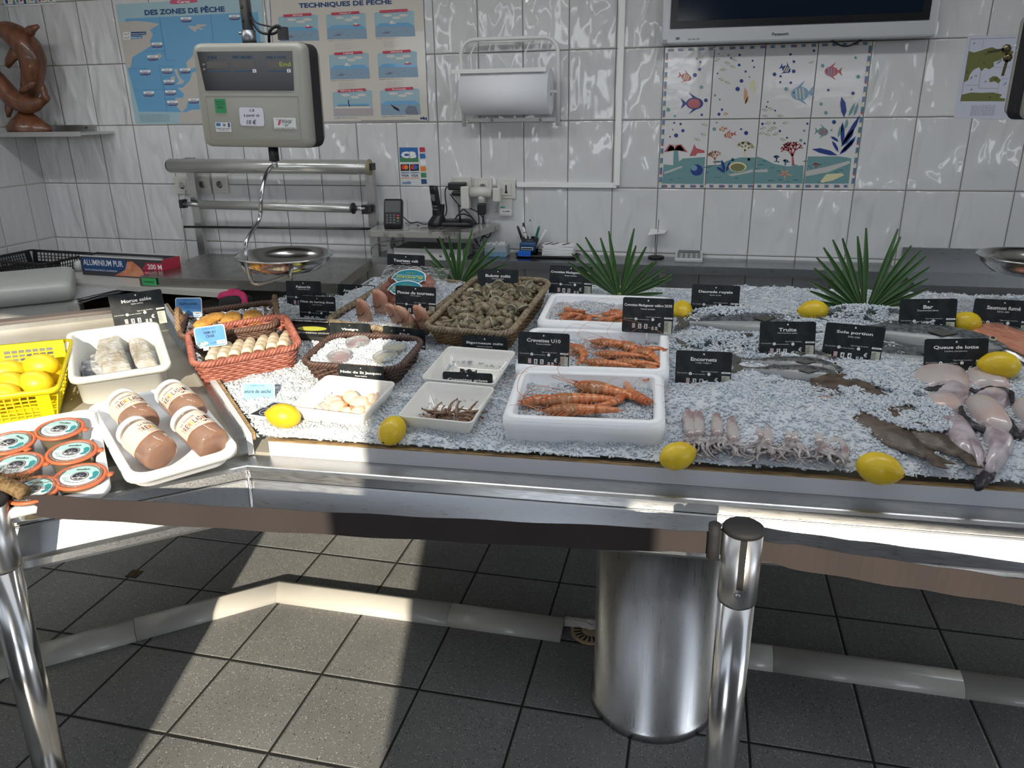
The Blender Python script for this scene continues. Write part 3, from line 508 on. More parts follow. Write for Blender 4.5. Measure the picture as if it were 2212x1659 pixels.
wires('black_cable', 'tangle of thin black cables hanging between the adapters and the router', black, .0028, [C2((1195, 150), (1125, 190), (1120, 330), (1140, 500), (1120, 600)), C2((1190, 270), (1290, 400), (1400, 500), (1500, 600), (1580, 700)), C2((1130, 665), (1260, 640), (1350, 530), (1450, 480), (1600, 540), (1680, 640), (1660, 780)), C2((1280, 600), (1400, 570), (1520, 630), (1580, 720)), C2((1605, 520), (1620, 700), (1560, 850), (1600, 1000)), C2((1700, 520), (1690, 650), (1700, 760), (1590, 830), (1550, 930), (1640, 1060)), C2((1500, 700), (1680, 740), (1790, 830), (1760, 920), (1690, 900), (1640, 980))])
wires('black_cable', 'loose black cable snaking behind the card reader on the marble shelf', black, .0025, [C2((490, 610), (600, 700), (700, 690), (800, 720), (900, 710)), C2((500, 800), (600, 780), (730, 760), (700, 730))], -.13)
wires('white_cable', 'pale cable hanging in a loop from the white chargers', mat('pale_cable', (.5, .5, .5), .4), .0018, [C2((1870, 420), (1800, 560), (1700, 590), (1780, 630), (1920, 600), (1880, 560), (1820, 600), (1790, 800)), C2((1900, 400), (1850, 540), (1720, 650), (1660, 780), (1520, 600)), C2((1400, 1080), (1460, 980), (1520, 1000), (1560, 1040))], -.03)
wires('white_cable', 'white cable running down the tiles beside the wrap rack post', mat('white_cable', (.62, .61, .56), .4), .003, [[(400, 410, -.02), (397, 440, -.015), (395, 480, -.015), (397, 530, -.015), (391, 556, -.02), (388, 575, -.03)]], -.015)
wires('grey_cable', 'bundle of looped grey cable at the left end of the steel shelf', mat('grey_cable', (.20, .20, .19), .5), .003, [C2((20, 1180), (20, 1080), (150, 990), (350, 965), (480, 970)), C2((350, 870), (300, 1000), (330, 1080), (420, 1100), (340, 1050), (320, 1000), (420, 990)), C2((380, 1000), (300, 1020), (320, 1090), (400, 1110))], -.12)
# ---- dolphins on their aluminium shelf
wood = mat('carved_wood', (.085, .030, .012), .38, c2=(.17, .060, .026), cs=6, st=(6, 6, 1.2), bs=40, bk=.1, coat=.3)
e = empty('wall_shelf', (-3.0, 0, 1.53), 'narrow aluminium shelf fixed in the left corner under the dolphin carving', 'shelf')
b = MB(); b.box((.24, -.12, .006), (.5, .24, .012), alu); b.box((.245, -.245, .006), (.5, .012, .022), alu); b.build('board', e, bevel=.001); b = MB(); b.box((.19, -.008, .025), (.4, .012, .035), alu); b.cyl((.34, -.012, .03), (.34, -.017, .03), .005, black, 10); b.build('bracket', e)
def D3(x, y, Y=-.17): q = ony(x/5.53, y/5.53, Y); return q
o0 = ony(60, 276, -.17); o0.z = 1.543
e = empty('dolphin_carving', o0, 'carved brown wooden sculpture of two leaping dolphins on a rocky base', 'sculpture')
b = MB(); base = [[], [], [], []]
for k in range(24):
    a = 2*math.pi*k/24; f = 1+.13*math.sin(3*a+1)+.06*math.sin(7*a)
    for i, (r, z) in enumerate(((.105, 0), (.11, .02), (.075, .05), (.03, .098))): base[i].append((r*f*math.cos(a), r*.6*f*math.sin(a), z+(.01*math.sin(2*a) if 0 < i < 3 else 0)))
b.loft(base, wood); b.build('rock_base', e)
def smooth(P, n=6):
    R = []
    for i in range(len(P)-1):
        a, c0, c1, d = P[max(i-1, 0)], P[i], P[i+1], P[min(i+2, len(P)-1)]
        for k in range(n): t = k/n; R.append(.5*((2*c0)+(c1-a)*t+(2*a-5*c0+4*c1-d)*t*t+(3*c0-3*c1+d-a)*t**3))
    R.append(P[-1]); return R
def dolphin(pts, rads, fins, Y):
    P = smooth([D3(x, y, Y)-e.location for x, y in pts]); rr = []
    for i in range(len(rads)-1):
        for k in range(6): rr.append(rads[i]+(rads[i+1]-rads[i])*k/6)
    rr.append(rads[-1]); b = MB(); b.tube(P, rr, wood, 16)
    for F in fins:
        Q = [D3(x, y, Y-.012)-e.location for x, y in F]; c = sum(Q, Vector())/len(Q)
        b.loft([[c+(q-c)*s+Vector((0, d, 0)) for q in Q] for s, d in ((.6, -.012), (1, -.002), (1, .008), (.6, .018))], wood)
    b.build('dolphin', e)
dolphin([(-120, 420), (-20, 370), (80, 370), (200, 440), (320, 560), (390, 720), (390, 880), (370, 1040), (330, 1200), (300, 1330)], [.012, .03, .045, .058, .062, .06, .052, .045, .036, .03], [[(240, 380), (330, 310), (440, 290), (465, 325), (415, 380), (400, 420), (340, 440), (290, 420)], [(130, 560), (60, 700), (60, 780), (100, 820), (170, 740), (235, 680), (210, 590)]], -.15)
dolphin([(-150, 780), (-30, 930), (50, 1050), (150, 1170), (280, 1240), (400, 1250), (490, 1215), (560, 1185)], [.015, .034, .042, .046, .044, .036, .022, .012], [[(230, 1060), (380, 965), (415, 985), (380, 1060), (300, 1115), (240, 1090)], [(75, 1180), (60, 1300), (85, 1405), (110, 1400), (150, 1270), (130, 1200)], [(490, 1180), (490, 1030), (510, 990), (530, 1030), (555, 1130), (590, 1180), (570, 1220), (530, 1210)]], -.19)
# ---- steel table with the film rack
e = empty('steel_table', (-1.58, -.33, .94), 'stainless steel work table under the film rack, left of the wall shelf', 'table')
ox = e.location; T = [Vector((-2.09, -.015, 0)), Vector((-2.03, -.60, 0)), Vector((-1.075, -.575, 0)), Vector((-1.165, -.015, 0))]
b = MB(); b.poly([(p.x-ox.x, p.y-ox.y, 0) for p in T], mat('dull_steel', (.34, .33, .31), .28, 1, rs=12, r0=.18, r1=.38), -.045); b.build('top', e, bevel=.002)
for x, y in ((-1.99, -.56), (-1.13, -.54)): b = MB(); b.box((x-ox.x, y-ox.y, -.48), (.035, .035, .88), steelv); b.build('leg', e)
b = MB(); b.box((-.02, 0, -.26), (.9, .5, .02), steel); b.build('undershelf', e)
b = MB(); p = onz(320, 602, .935); b.box((p.x-ox.x, -.275, -.02), (.07, .004, .03), mat('green_sticker', (.05, .42, .12), .5)); text(b, 'CONTROLE', p.x-ox.x, -.02, .05, .008, inkb, 0, lambda x, y, z: (x, -.278, y)); b.build('green_label', e)
e = empty('film_rack', (-1.6, -.1, .94), 'steel rack holding two long rolls of clear film above the work table', 'rack'); ox = e.location
def K(x, y, Y=-.1): return ony(x, y, Y)-ox
for a, c in (((413, 345), (438, 549)), ((797, 360), (815, 560))):
    b = MB(); A, C = K(*a, -.06), K(*c, -.06); A.x = C.x = (A.x+C.x)/2; b.box(((A.x), (A.y), (A.z+C.z)/2), (.04, .03, A.z-C.z+.02), steelv); b.build('post', e)
film = mat('film_roll', (.55, .55, .52), .22, .55, rs=8, r0=.12, r1=.35)
b = MB(); b.cyl(K(368, 358, -.13), K(797, 361, -.13), .033, film, 32); b.cyl(K(797, 361, -.13), K(799, 361, -.13), .036, mat('card_core', (.35, .30, .18), .7), 32); b.cyl(K(364, 358, -.13), K(368, 358, -.13), .027, black, 24); b.build('wide_roll', e)
b = MB(); b.cyl(K(433, 442, -.12), K(762, 450, -.12), .021, film, 28); b.cyl(K(762, 450, -.12), K(765, 450, -.12), .026, black, 28); b.build('narrow_roll', e)
b = MB(); b.cyl(K(398, 441, -.12), K(433, 442, -.12), .011, steel); b.cyl(K(765, 450, -.12), K(790, 450, -.12), .011, steel); b.cyl(K(398, 490, -.12), K(800, 494, -.12), .006, mat('dark_steel', (.10, .10, .10), .3, 1), 12); b.build('rod', e)
for q_, d_ in (((800, 360), (.03, .05, .03)), ((792, 452), (.035, .04, .04)), ((396, 440), (.02, .04, .04))): b = MB(); b.box(K(*q_, -.11), d_, black); b.build('bracket', e)
# ---- steel wall shelf (long) and marble ledge over it
shm = mat('shelf_steel', (.28, .29, .30), .25, 1, rs=16, rst=(1, 10, 10), r0=.16, r1=.32)
e = empty('steel_wall_shelf', (.05, -.1, .975), 'long stainless steel shelf along the tiles behind the display counter', 'shelf')
b = MB(); b.box((0, 0, .008), (2.26, .2, .004), shm); b.box((0, -.1, -.008), (2.26, .005, .034), steel); b.build('board', e)
for x in (-1.05, .18, .9): b = MB(); b.poly([(x, .1, 0), (x, -.08, 0), (x, -.06, -.02), (x, .1, -.16)], steel, .03, (1, 0, 0)); b.build('bracket', e)
e = empty('steel_worktop', (1.95, -.145, .965), 'dark stainless steel worktop with upstand at the right end of the wall', 'worktop')
b = MB(); b.box((0, 0, -.012), (1.46, .28, .004), shm); b.box((0, -.14, -.03), (1.46, .006, .04), steel); b.box((0, .135, .04), (1.46, .008, .1), steel); b.build('top', e)
b = MB(); b.box((.1, -.1, -.12), (1.2, .02, .05), steel); b.box((.12, -.06, -.4), (1.16, .1, .6), mat('dark_steel_front', (.05, .055, .06), .4, .6)); b.build('drawer_front', e)
marb = mat('grey_marble', (.34, .33, .31), .2, c2=(.11, .105, .10), cs=9, cr=(.5, .58), coat=.3)
e = empty('marble_shelf', (-.815, -.15, 1.11), 'small grey marble shelf carrying the card reader and phone', 'shelf')
b = MB(); b.poly([(-.235, -.15, -.018), (.25, -.15, -.018), (.30, .14, -.018), (-.275, .14, -.018)], marb, .028); b.build('slab', e, bevel=.003)
for x in (-.22, .02): b = MB(); b.tube([(x, .13, -.02), (x, .0, -.02), (x, .13, -.1)], .006, steel, 6); b.build('bracket', e)
b = MB(); b.box((-.21, .05, -.07), (.03, .03, .11), steelv); b.build('post', e)
# things on the marble shelf
p = onz(850, 494, 1.12); e = empty('card_reader', Matrix.Translation(p) @ Matrix.Rotation(.12, 4, 'Z') @ Matrix.Rotation(-.28, 4, 'X'), 'black bank card reader with a grey screen on the marble shelf', 'card reader')
b = MB(); b.loft([rrect(.080, .035, .01, 0), rrect(.084, .045, .012, .02), rrect(.086, .035, .012, .12), rrect(.08, .03, .01, .13)], black); b.build('case', e)
b = MB(); b.box((0, -.0195, .095), (.068, .004, .05), mat('grey_lcd', (.10, .11, .11), .3)); b.build('screen', e)
b = MB()
for i in range(3):
    for j in range(4): b.box((-.024+.016*i, -.021, .058-.011*j), (.009, .003, .005), mat('key_grey', (.16, .16, .16), .5))
b.box((.026, -.021, .055), (.011, .003, .006), red); b.box((.026, -.021, .044), (.011, .003, .005), org); b.box((.026, -.021, .032), (.011, .003, .005), grn); b.build('key', e)
p = onz(945, 488, 1.12); e = empty('cordless_phone', Matrix.Translation(p) @ Matrix.Rotation(-.5, 4, 'Z'), 'black cordless phone standing in its charging cradle', 'phone')
b = MB(); b.loft([[(x, y-.25*z-(.0), z) for x, y, _ in rrect(.048-.006*abs(t-.5), .024+.01*(t < .3), .011, 0)] for t, z in [(k/8, .012+.165*k/8) for k in range(9)]], black); o = b.build('handset', e); o.matrix_local = Matrix.Translation((0, .012, 0)) @ Matrix.Rotation(-.1, 4, 'X')
b = MB()
for i in range(3):
    for j in range(4): b.box((-.012+.012*i, -.0125-.25*(.045+.014*j), .045+.014*j), (.008, .003, .006), mat('key_grey', (0, 0, 0)))
b.box((0, -.0125-.25*.125, .125), (.026, .006, .03), mat('phone_screen', (.12, .13, .14), .2)); o = b.build('key', e); o.matrix_local = Matrix.Translation((0, .012, 0)) @ Matrix.Rotation(-.1, 4, 'X')
b = MB(); b.loft([rrect(.07, .08, .02, 0), rrect(.066, .075, .02, .02), rrect(.05, .04, .015, .05, cy=.01), rrect(.045, .022, .01, .095, cy=.025)], black); b.build('cradle', e)
p = onz(988, 487, 1.12); e = empty('router', Matrix.Translation(p) @ Matrix.Rotation(.1, 4, 'Z'), 'flat black internet router with one upright antenna beside the phone', 'router')
b = MB(); b.loft([rrect(.15, .1, .03, 0), rrect(.16, .11, .03, .012), rrect(.13, .085, .03, .026)], black); b.build('case', e); b = MB(); b.tube([(.025, -.045, .01), (.018, -.045, .1)], .005, black, 8); b.build('antenna', e)
p = onz(882, 482, 1.12); e = empty('note_spike', p, 'thin wire note spike standing on the marble shelf beside the card reader', 'note spike'); b = MB(); b.lathe([(.014, 0), (.014, .003), (.001, .004), (.0007, .11)], steel, 12); b.build('spike', e)
# things on the steel shelf
p = onz(925, 561, .985); e = empty('video_recorder', Matrix.Translation(p+Vector((0, .09, 0))), 'flat silver and white recorder box under the marble shelf', 'recorder')
b = MB(); b.box((0, 0, .026), (.32, .17, .048), mat('silver_case', (.30, .30, .29), .4, .4)); b.build('case', e, bevel=.003); b = MB(); b.box((0, -.088, .024), (.326, .008, .05), mat('silver_front', (.62, .62, .61), .35)); b.build('front_panel', e, bevel=.001); b = MB(); b.box((.105, -.0925, .024), (.005, .002, .02), black); b.cyl((.06, -.092, .02), (.06, -.0935, .02), .007, mat('silver_case', (0, 0, 0)), 16); b.build('button', e)
p = onz(1070, 555, .985); e = empty('plastic_box', Matrix.Translation(p+Vector((0, .035, 0))), 'small clear box of tiny white things on the steel shelf', 'box')
b = MB(); b.box((0, 0, .028), (.105, .07, .054), mat('milky_plastic', (.50, .56, .60), .3, tr=.3)); b.build('tub', e, bevel=.004); b = MB(); b.box((0, -.0355, .012), (.10, .001, .022), mat('pale_blue_label', (.16, .30, .42), .5)); b.build('blue_label', e)
b = MB()
for k in range(26): b.box((random.uniform(-.045, .045), random.uniform(-.028, .028), .058), (.012, .006, .008), white, Matrix.Rotation(random.uniform(0, 3), 3, 'Z'))
b.build('contents', e)
p = onz(1136, 557, .985); e = empty('pen_tray', Matrix.Translation(p+Vector((.09, .05, 0))), 'black double plastic tray holding the pen pot, stamp and receipts', 'tray'); b = MB(); b.loft([rrect(.28, .09, .04, 0), rrect(.30, .10, .045, .012), rrect(.29, .092, .04, .012), rrect(.27, .08, .035, .004)], black); b.build('tray', e)
p0 = p+Vector((.09, .05, 0))
e = empty('pen_pot', p0+Vector((-.085, .02, .006)), 'black pot of pens and markers on the tray behind the blue stamp', 'pen pot'); b = MB(); b.lathe([(.036, 0), (.040, .075), (.037, .075), (.034, .006), (.0001, .006)], black, 6); b.build('pot', e)
for k, (x, tx, L_, m, lab) in enumerate(((-.02, -.35, .12, black, 'black pen leaning left in the pen pot'), (-.01, -.18, .13, black, 'thick black pen in the middle of the pen pot'), (-.004, -.25, .115, white, 'white marker with a red ring in the pen pot'), (.01, .28, .12, mat('pen_green', (.01, .16, .09), .4), 'dark green pen in the pen pot'), (.02, .5, .115, white, 'thick white marker leaning right in the pen pot'), (.0, .02, .145, glass, 'clear ballpoint pen standing tallest in the pen pot'))):
    q = empty('pen', Matrix.Translation(e.location+Vector((x, -.004*k+.01, .012))) @ Matrix.Rotation(tx, 4, 'Y'), lab, 'pen'); b = MB(); b.tube([(0, 0, 0), (0, 0, L_*.9), (0, 0, L_)], [.006, .006, .003], m, 10); b.build('barrel', q)
    if k == 2: b = MB(); b.cyl((0, 0, L_*.75), (0, 0, L_*.78), .0065, red); b.build('ring', q)
e = empty('date_stamp', p0+Vector((-.085, -.03, .007)), 'blue self-inking stamp lying in front of the pen pot', 'stamp'); b = MB(); b.loft([rrect(.07, .03, .006, .018), rrect(.072, .032, .006, .055), rrect(.06, .028, .006, .062)], mat('stamp_blue', (.01, .06, .16), .35)); b.build('body', e); b = MB(); b.box((-.012, -.018, .012), (.06, .02, .024), mat('stamp_bright_blue', (.01, .12, .55), .35)); b.build('cap', e, bevel=.003); b = MB(); b.box((0, -.017, .034), (.054, .002, .012), white); b.box((0, -.0185, .034), (.05, .002, .006), black); b.build('window', e)
e = empty('receipt_stack', p0+Vector((.055, .0, .008)), 'untidy stack of printed receipts in the tray right of the stamp', 'papers')
for k in range(9): b = MB(); b.box((random.uniform(-.004, .004), 0, .003+.0055*k), (.14, .075, .005), paper, Matrix.Rotation(random.uniform(-.08, .08), 3, 'Z')); b.build('sheet', e)
b = MB()
for x in (-.05, -.02, .03): b.box((x, 0, .0512), (.008, .06, .0005), inkb, Matrix.Rotation(-.4, 3, 'Z'))
b.build('print', e)
p = onz(1417, 557, .985); e = empty('receipt_spike', p, 'tall black needle spike with a white slip on a round foot on the shelf', 'note spike'); b = MB(); b.lathe([(.036, 0), (.036, .008), (.003, .012)], black, 8); b.build('foot', e); b = MB(); b.cyl((0, 0, .01), (.004, 0, .17), .0014, mat('dark_steel', (0, 0, 0)), 8); b.build('needle', e); b = MB(); b.add([(-.04, -.03, .105), (.035, -.035, .115), (.04, .03, .12), (-.03, .03, .125)], [(0, 1, 2, 3)], paper); b.build('slip', e)
p = onz(1487, 566, .985); e = empty('calculator', Matrix.Translation(p+Vector((0, .05, .006))) @ Matrix.Rotation(.18, 4, 'X') @ Matrix.Scale(1.25, 4), 'small white desk calculator on the steel shelf', 'calculator'); b = MB(); b.box((0, 0, .008), (.095, .085, .014), mat('calc_case', (.55, .57, .57), .4)); b.build('case', e, bevel=.004); b = MB(); b.box((0, .025, .016), (.075, .022, .003), mat('calc_screen', (.10, .12, .11), .2)); b.build('screen', e)
b = MB()
for i in range(5):
    for j in range(3): b.box((-.034+.017*i, -.03+.015*j, .017), (.011, .009, .004), mat('key_mid', (.22, .24, .25), .5))
b.build('key', e)
# ---- hanging scales
shell = mat('scale_shell', (.30, .30, .262), .42, bs=300, bk=.1, bd=.0005)
def ribs(b, W_, H_, y0, y1, n):
    for k in range(n):
        y = y0+(y1-y0)*k/n; dd = (y1-y0)/n
        b.loft([[(x, yy, z) for x, z, _ in rrect(W_-s, H_-s, .025, 0)] for s, yy in ((.008, y), (0, y+dd*.2), (0, y+dd*.7), (.008, y+dd))], blackm, False)
def scale_body(e, W_=.345, H_=.292):
    b = MB(); b.loft([[(x, y, z) for x, z, _ in rrect(W_-s, H_-s, .02, 0)] for s, y in ((.03, -.072), (.006, -.066), (0, -.05), (0, -.02))], shell); b.build('front_shell', e)
    b = MB(); ribs(b, W_-.004, H_+.004, -.02, .05, 6); b.build('ribbed_housing', e)
    b = MB(); b.loft([[(x, y, z) for x, z, _ in rrect(W_-s, H_-s, .02, 0)] for s, y in ((.02, .05), (.02, .075), (.05, .085))], shell); b.build('rear_shell', e)
M0 = Matrix.Translation(at(566, 208, 2.36)) @ Matrix.Rotation(math.radians(3), 4, 'Z') @ Matrix.Rotation(math.radians(1.0), 4, 'Y')
e = empty('hanging_scale', M0, 'beige hanging scale with a black display over the left of the counter', 'scale'); scale_body(e)
b = MB(); b.poly([(-.155, -.0735, .122), (.145, -.0735, .122), (.14, -.0735, .015), (-.142, -.0735, .015)], mat('display_black', (.002, .002, .004), .12, sp=.3)); b.build('display_window', e)
fl = lambda o: (lambda x, y, z: (x, o, y)); dblue = mat('display_blue', (.01, .07, .16), .5)
b = MB()
for t, x, w2 in (('POIDS', -.108, .028), ('PRIX UNITAIRE', -.012, .062), ('PRIX À PAYER', .094, .062)): text(b, t, x, .106, w2, .009, dblue, 0, fl(-.0742))
text(b, 'End', .12, .087, .035, .012, mat('segment_green', (.25, .32, .05), .6, em=(.3, .4, .05), es=.2), 0, fl(-.0746)); b.build('display_text', e)
b = MB(); lcd = mat('lcd_grey', (.10, .09, .085), .4)
for x, w2 in ((-.092, .07), (-.01, .07), (.10, .07)): b.box((x, -.0738, .086), (w2, .0006, .018), lcd); b.box((x, -.0738, .068), (w2, .0006, .003), dblue)
for z in (.085, .072): b.cyl((-.137, -.0736, z), (-.137, -.0744, z), .005, lcd, 12)
b.build('lcd_panel', e)
b = MB()
for x in (.0225, .13): b.box((x, -.0745, .069), (.011, .0006, .009), inkw); text(b, '€', x, .069, .005, .006, navy, 0, fl(-.0751))
b.build('euro_sticker', e)
for q in ((-.145, 0, .29, .0012), (-.145, -.125, .29, .0012)): pass
b = MB()
for x0, z0, x1, z1 in ((-.145, 0, .15, 0), (.15, 0, .15, -.125), (-.145, -.125, .15, -.125), (-.145, 0, -.145, -.125)): b.box(((x0+x1)/2, -.0722, (z0+z1)/2), (abs(x1-x0)+.001, .0012, abs(z1-z0)+.001), mat('shell_groove', (.25, .25, .22), .6))
b.build('groove', e)
b = MB(); b.box((-.1, -.0735, -.028), (.034, .001, .04), mat('sticker_green', (.02, .25, .09), .5)); text(b, 'LIMITE DE', -.1, -.016, .026, .004, inkb, 0, fl(-.0742)); text(b, 'VALIDITE', -.1, -.023, .026, .004, inkb, 0, fl(-.0742)); text(b, '2023', -.1, -.032, .018, .007, inkb, 0, fl(-.0742)); b.build('green_sticker', e)
b = MB(); b.poly(rrect(.078, .052, .008, 0), mat('sticker_lilac', (.60, .60, .68), .5)); b.build('handwritten_sticker', e, Matrix.Translation((-.002, -.0738, -.058)) @ Matrix.Rotation(math.pi/2, 4, 'X') @ Matrix.Rotation(-.02, 4, 'Z'))
b = MB()
for t, z, w2, h in (('C.B', -.04, .016, .007), ('à partir de', -.055, .05, .010), ('10 €', -.073, .030, .013)): text(b, t, -.002, z, w2, h, inkb, 0, lambda x, y, z_: (x+(y+.058)*.15, -.0745, y), .012)
b.build('handwriting', e)
b = MB(); b.box((-.098, -.0735, -.088), (.05, .001, .027), mat('sticker_white', (0, 0, 0))); b.box((-.113, -.0742, -.081), (.014, .0005, .009), blu); b.cyl((-.094, -.0738, -.081), (-.094, -.0745, -.081), .005, mat('key_mid', (0, 0, 0)), 14); b.box((-.079, -.0742, -.082), (.006, .0005, .012), navy); text(b, 'Paiement sans contact', -.098, -.092, .044, .0045, navy, 0, fl(-.0745)); text(b, "c'est simple et rapide", -.098, -.097, .03, .0035, inkb, 0, fl(-.0745)); b.build('contactless_sticker', e)
b = MB(); b.box((.102, -.0735, -.076), (.07, .001, .031), mat('sticker_white', (0, 0, 0))); b.poly([(.085, -.0744, -.066), (.092, -.0744, -.066), (.086, -.0744, -.081), (.079, -.0744, -.081)], dred); b.poly([(.073, -.0742, -.064), (.13, -.0742, -.066), (.105, -.0742, -.086)], mat('key_mid', (0, 0, 0))); b.poly([(.076, -.0743, -.0655), (.127, -.0743, -.067), (.105, -.0743, -.084)], mat('sticker_white', (0, 0, 0))); text(b, 'PESAGE', .108, -.071, .03, .008, inkb, 0, fl(-.0748)); text(b, '31', .107, -.080, .008, .006, inkb, 0, fl(-.0748)); text(b, '7 rue de Toulouse  Tél. 05 61 74 80 31', .102, -.089, .064, .0035, inkb, 0, fl(-.0745)); b.build('dealer_sticker', e)
b = MB(); b.cyl((-.03, .015, .14), (-.045, .015, 1.05), .0165, mat('galvanised', (.22, .23, .24), .35, .9, rs=20, r0=.25, r1=.5), 24); b.cyl((-.03, .015, .14), (-.0305, .015, .185), .021, mat('galvanised', (0, 0, 0)), 24); b.cyl((-.06, .012, .178), (-.048, .012, .178), .004, steel, 10); b.build('hanging_pole', e)
b = MB()
for z in (.21, .245, .28): b.cyl((-.035, -.001, z), (-.035, -.0025, z), .004, blackm, 12)
b.build('pole_hole', e)
b = MB(); b.tube(smooth([Vector(v) for v in ((.03, .02, .14), (.045, .0, .18), (.075, 0, .195), (.08, .01, .17))]), .0045, black, 8); b.tube(smooth([Vector(v) for v in ((-.02, .015, .215), (.01, .01, .18), (.05, .01, .175), (.07, .01, .185))]), .004, black, 8); b.tube(smooth([Vector(v) for v in ((-.022, .015, .26), (-.005, .01, .21), (.04, .01, .195), (.075, .01, .19))]), .0025, black, 8); b.box((.082, .01, .175), (.026, .02, .035), black); b.build('cable', e)
rod = mat('rod_steel', (.42, .42, .42), .2, 1)
b = MB(); b.cyl((.02, 0, -.146), (.02, 0, -.19), .016, black, 8); b.cyl((.02, 0, -.185), (.02, 0, -.21), .009, steel, 14); b.build('swivel', e)
inv = M0.inverted(); pc = at(615, 553, 2.40); pc.z = 1.205; pcl = inv @ pc
def hanger(e, pts): b = MB(); b.tube(smooth([Vector(p) for p in pts], 5), .0058, rod, 10); b.build('hanger_rod', e)
hanger(e, [(.02, 0, -.2), (.0, -.02, -.225), (pcl.x-.075, -.08, -.29), (pcl.x-.085, -.09, -.36), (pcl.x-.075, pcl.y-.09, pcl.z+.05), (pcl.x-.07, pcl.y-.10, pcl.z-.035), (pcl.x-.055, pcl.y-.085, pcl.z-.075), (pcl.x+.03, pcl.y-.02, pcl.z-.052)])
PAN = [(.0001, -.052), (.06, -.050), (.105, -.040), (.132, -.018), (.139, 0), (.147, .001), (.148, .005), (.138, .005), (.127, -.014), (.10, -.034), (.06, -.044), (.0001, -.046)]
panm = mat('pan_steel', (.50, .50, .50), .16, 1, bs=25, bk=.06, bd=.002)
b = MB(); b.lathe(PAN, panm, 64); b.build('weighing_pan', e, Matrix.Translation(pcl))
b = MB(); b.tube([pcl+Vector(v) for v in ((.075, -.11, -.012), (.075, -.125, -.03), (.065, -.10, -.05), (.03, -.03, -.056))], .004, rod, 8, flat=2); b.tube([pcl+Vector(v) for v in ((-.11, -.07, -.012), (-.1, -.07, -.04), (-.03, -.02, -.056))], .004, rod, 8, flat=2); b.build('pan_clip', e)
M0 = Matrix.Translation(at(2345, 138, 2.2)) @ Matrix.Rotation(math.radians(13), 4, 'Z'); e = empty('hanging_scale', M0, 'second hanging scale cut off by the right edge, its black ribbed side showing', 'scale'); scale_body(e); pcl = M0.inverted() @ at(2236, 556, 2.2)
b = MB(); b.cyl((0, 0, .14), (0, 0, 1.0), .0165, mat('galvanised', (0, 0, 0)), 24); b.build('hanging_pole', e); b = MB(); b.lathe(PAN, panm, 64); b.build('weighing_pan', e, Matrix.Translation(pcl)); b = MB(); b.cyl(pcl+Vector((-.03, -.138, -.012)), pcl+Vector((-.03, -.146, -.013)), .012, rod); b.tube([pcl+Vector((-.03, -.145, -.012)), pcl+Vector((0, -.12, -.04)), pcl+Vector((0, 0, -.055))], .006, rod, 8); b.build('pan_clip', e)
hanger(e, [(0, 0, -.14), (.08, -.04, -.25), (pcl.x+.09, pcl.y-.06, pcl.z+.1), (pcl.x+.07, pcl.y-.08, pcl.z-.06), (pcl.x, pcl.y, pcl.z-.052)])
b = MB(); b.poly([(-.125, -.0735, .122), (.125, -.0735, .122), (.125, -.0735, .015), (-.125, -.0735, .015)], mat('display_black', (0, 0, 0))); b.build('display_window', e)
p = at(2192, 105, 2.08); e = empty('key_bunch', p, 'small bunch of keys hanging from the side of the right-hand scale', 'keys'); km = mat('old_brass', (.10, .085, .05), .35, .9)
for k, (x, z, r) in enumerate(((-.02, 0, 1.4), (-.012, -.022, .1))): b = MB(); b.cyl((0, -.001, 0), (0, .001, 0), .012, km, 8); b.box((0, 0, -.026), (.007, .002, .04), km); b.build('key', e, Matrix.Translation((x, .003*k, z)) @ Matrix.Rotation(r, 4, 'Y'))
b = MB(); b.tube([(.008*math.cos(a*.7854), 0, .008*math.sin(a*.7854)) for a in range(8)], .001, steel, 6, closed=True); b.build('ring', e)
# ================================================================ THE DISPLAY COUNTER
bedm = mat('bed_steel', (.46, .44, .38), .4, .3, c2=(.38, .35, .28), cs=6)
rimm = mat('rim_board', (.58, .59, .62), .35, bs=6, bk=.05); ply = mat('plywood_edge', (.42, .28, .13), .7, c2=(.20, .13, .06), cs=30, st=(1, 8, 8))
CX = Vector((-.643, -2.033, 0)); MR = Vector((2.2, -1.9045, 0)); ML = CX+LU*1.75
def sweep(b, prof, m, pts, sm=False):
    R = []
    for i, p in enumerate(pts):
        ns_ = []
        if i: t = (p-pts[i-1]).normalized(); ns_.append(Vector((t.y, -t.x, 0)))
        if i < len(pts)-1: t = (pts[i+1]-p).normalized(); ns_.append(Vector((t.y, -t.x, 0)))
        n = sum(ns_, Vector()).normalized(); n = n/max(n.dot(ns_[0]), .3); R.append([p+n*d+Vector((0, 0, z)) for d, z in prof])
    b.loft(R, m, sm)
FPTS = [ML, CX, MR]
DC = empty('display_counter', (0, 0, 0), 'long angled stainless steel fish counter with folded front edge on a round pedestal', 'counter')
b = MB(); sweep(b, [(-.12, .80), (-.05, .828), (-.004, .8215), (0, .82), (.007, .815), (.012, .797), (.008, .793), (-.06, .79), (-.12, .79)], steel, FPTS); b.build('ledge', DC)
b = MB(); sweep(b, [(-.06, .7905), (.006, .7905), (.009, .787), (.036, .731), (.039, .729), (.050, .726), (.052, .711), (.048, .703), (.01, .69), (-.05, .69)], steel, FPTS); b.build('fascia', DC)
b = MB(); b.tube([CX+Vector((.004+.3*(.82-z)*.6, -.006-.3*(.82-z), z)) for z in (.815, .80, .75, .73, .71)], [.003, .004, .005, .004, .003], polish, 6); b.build('weld_seam', DC)
def zm(x, y): return .868+TILT*(y+1.94)
def zl(x, y): return .868+TILT*((Vector((x, y, 0))-LC).dot(LV))
DIV0, DIV1 = Vector((-.655, -1.99, 0)), Vector((-1.40, -1.27, 0))
b = MB()
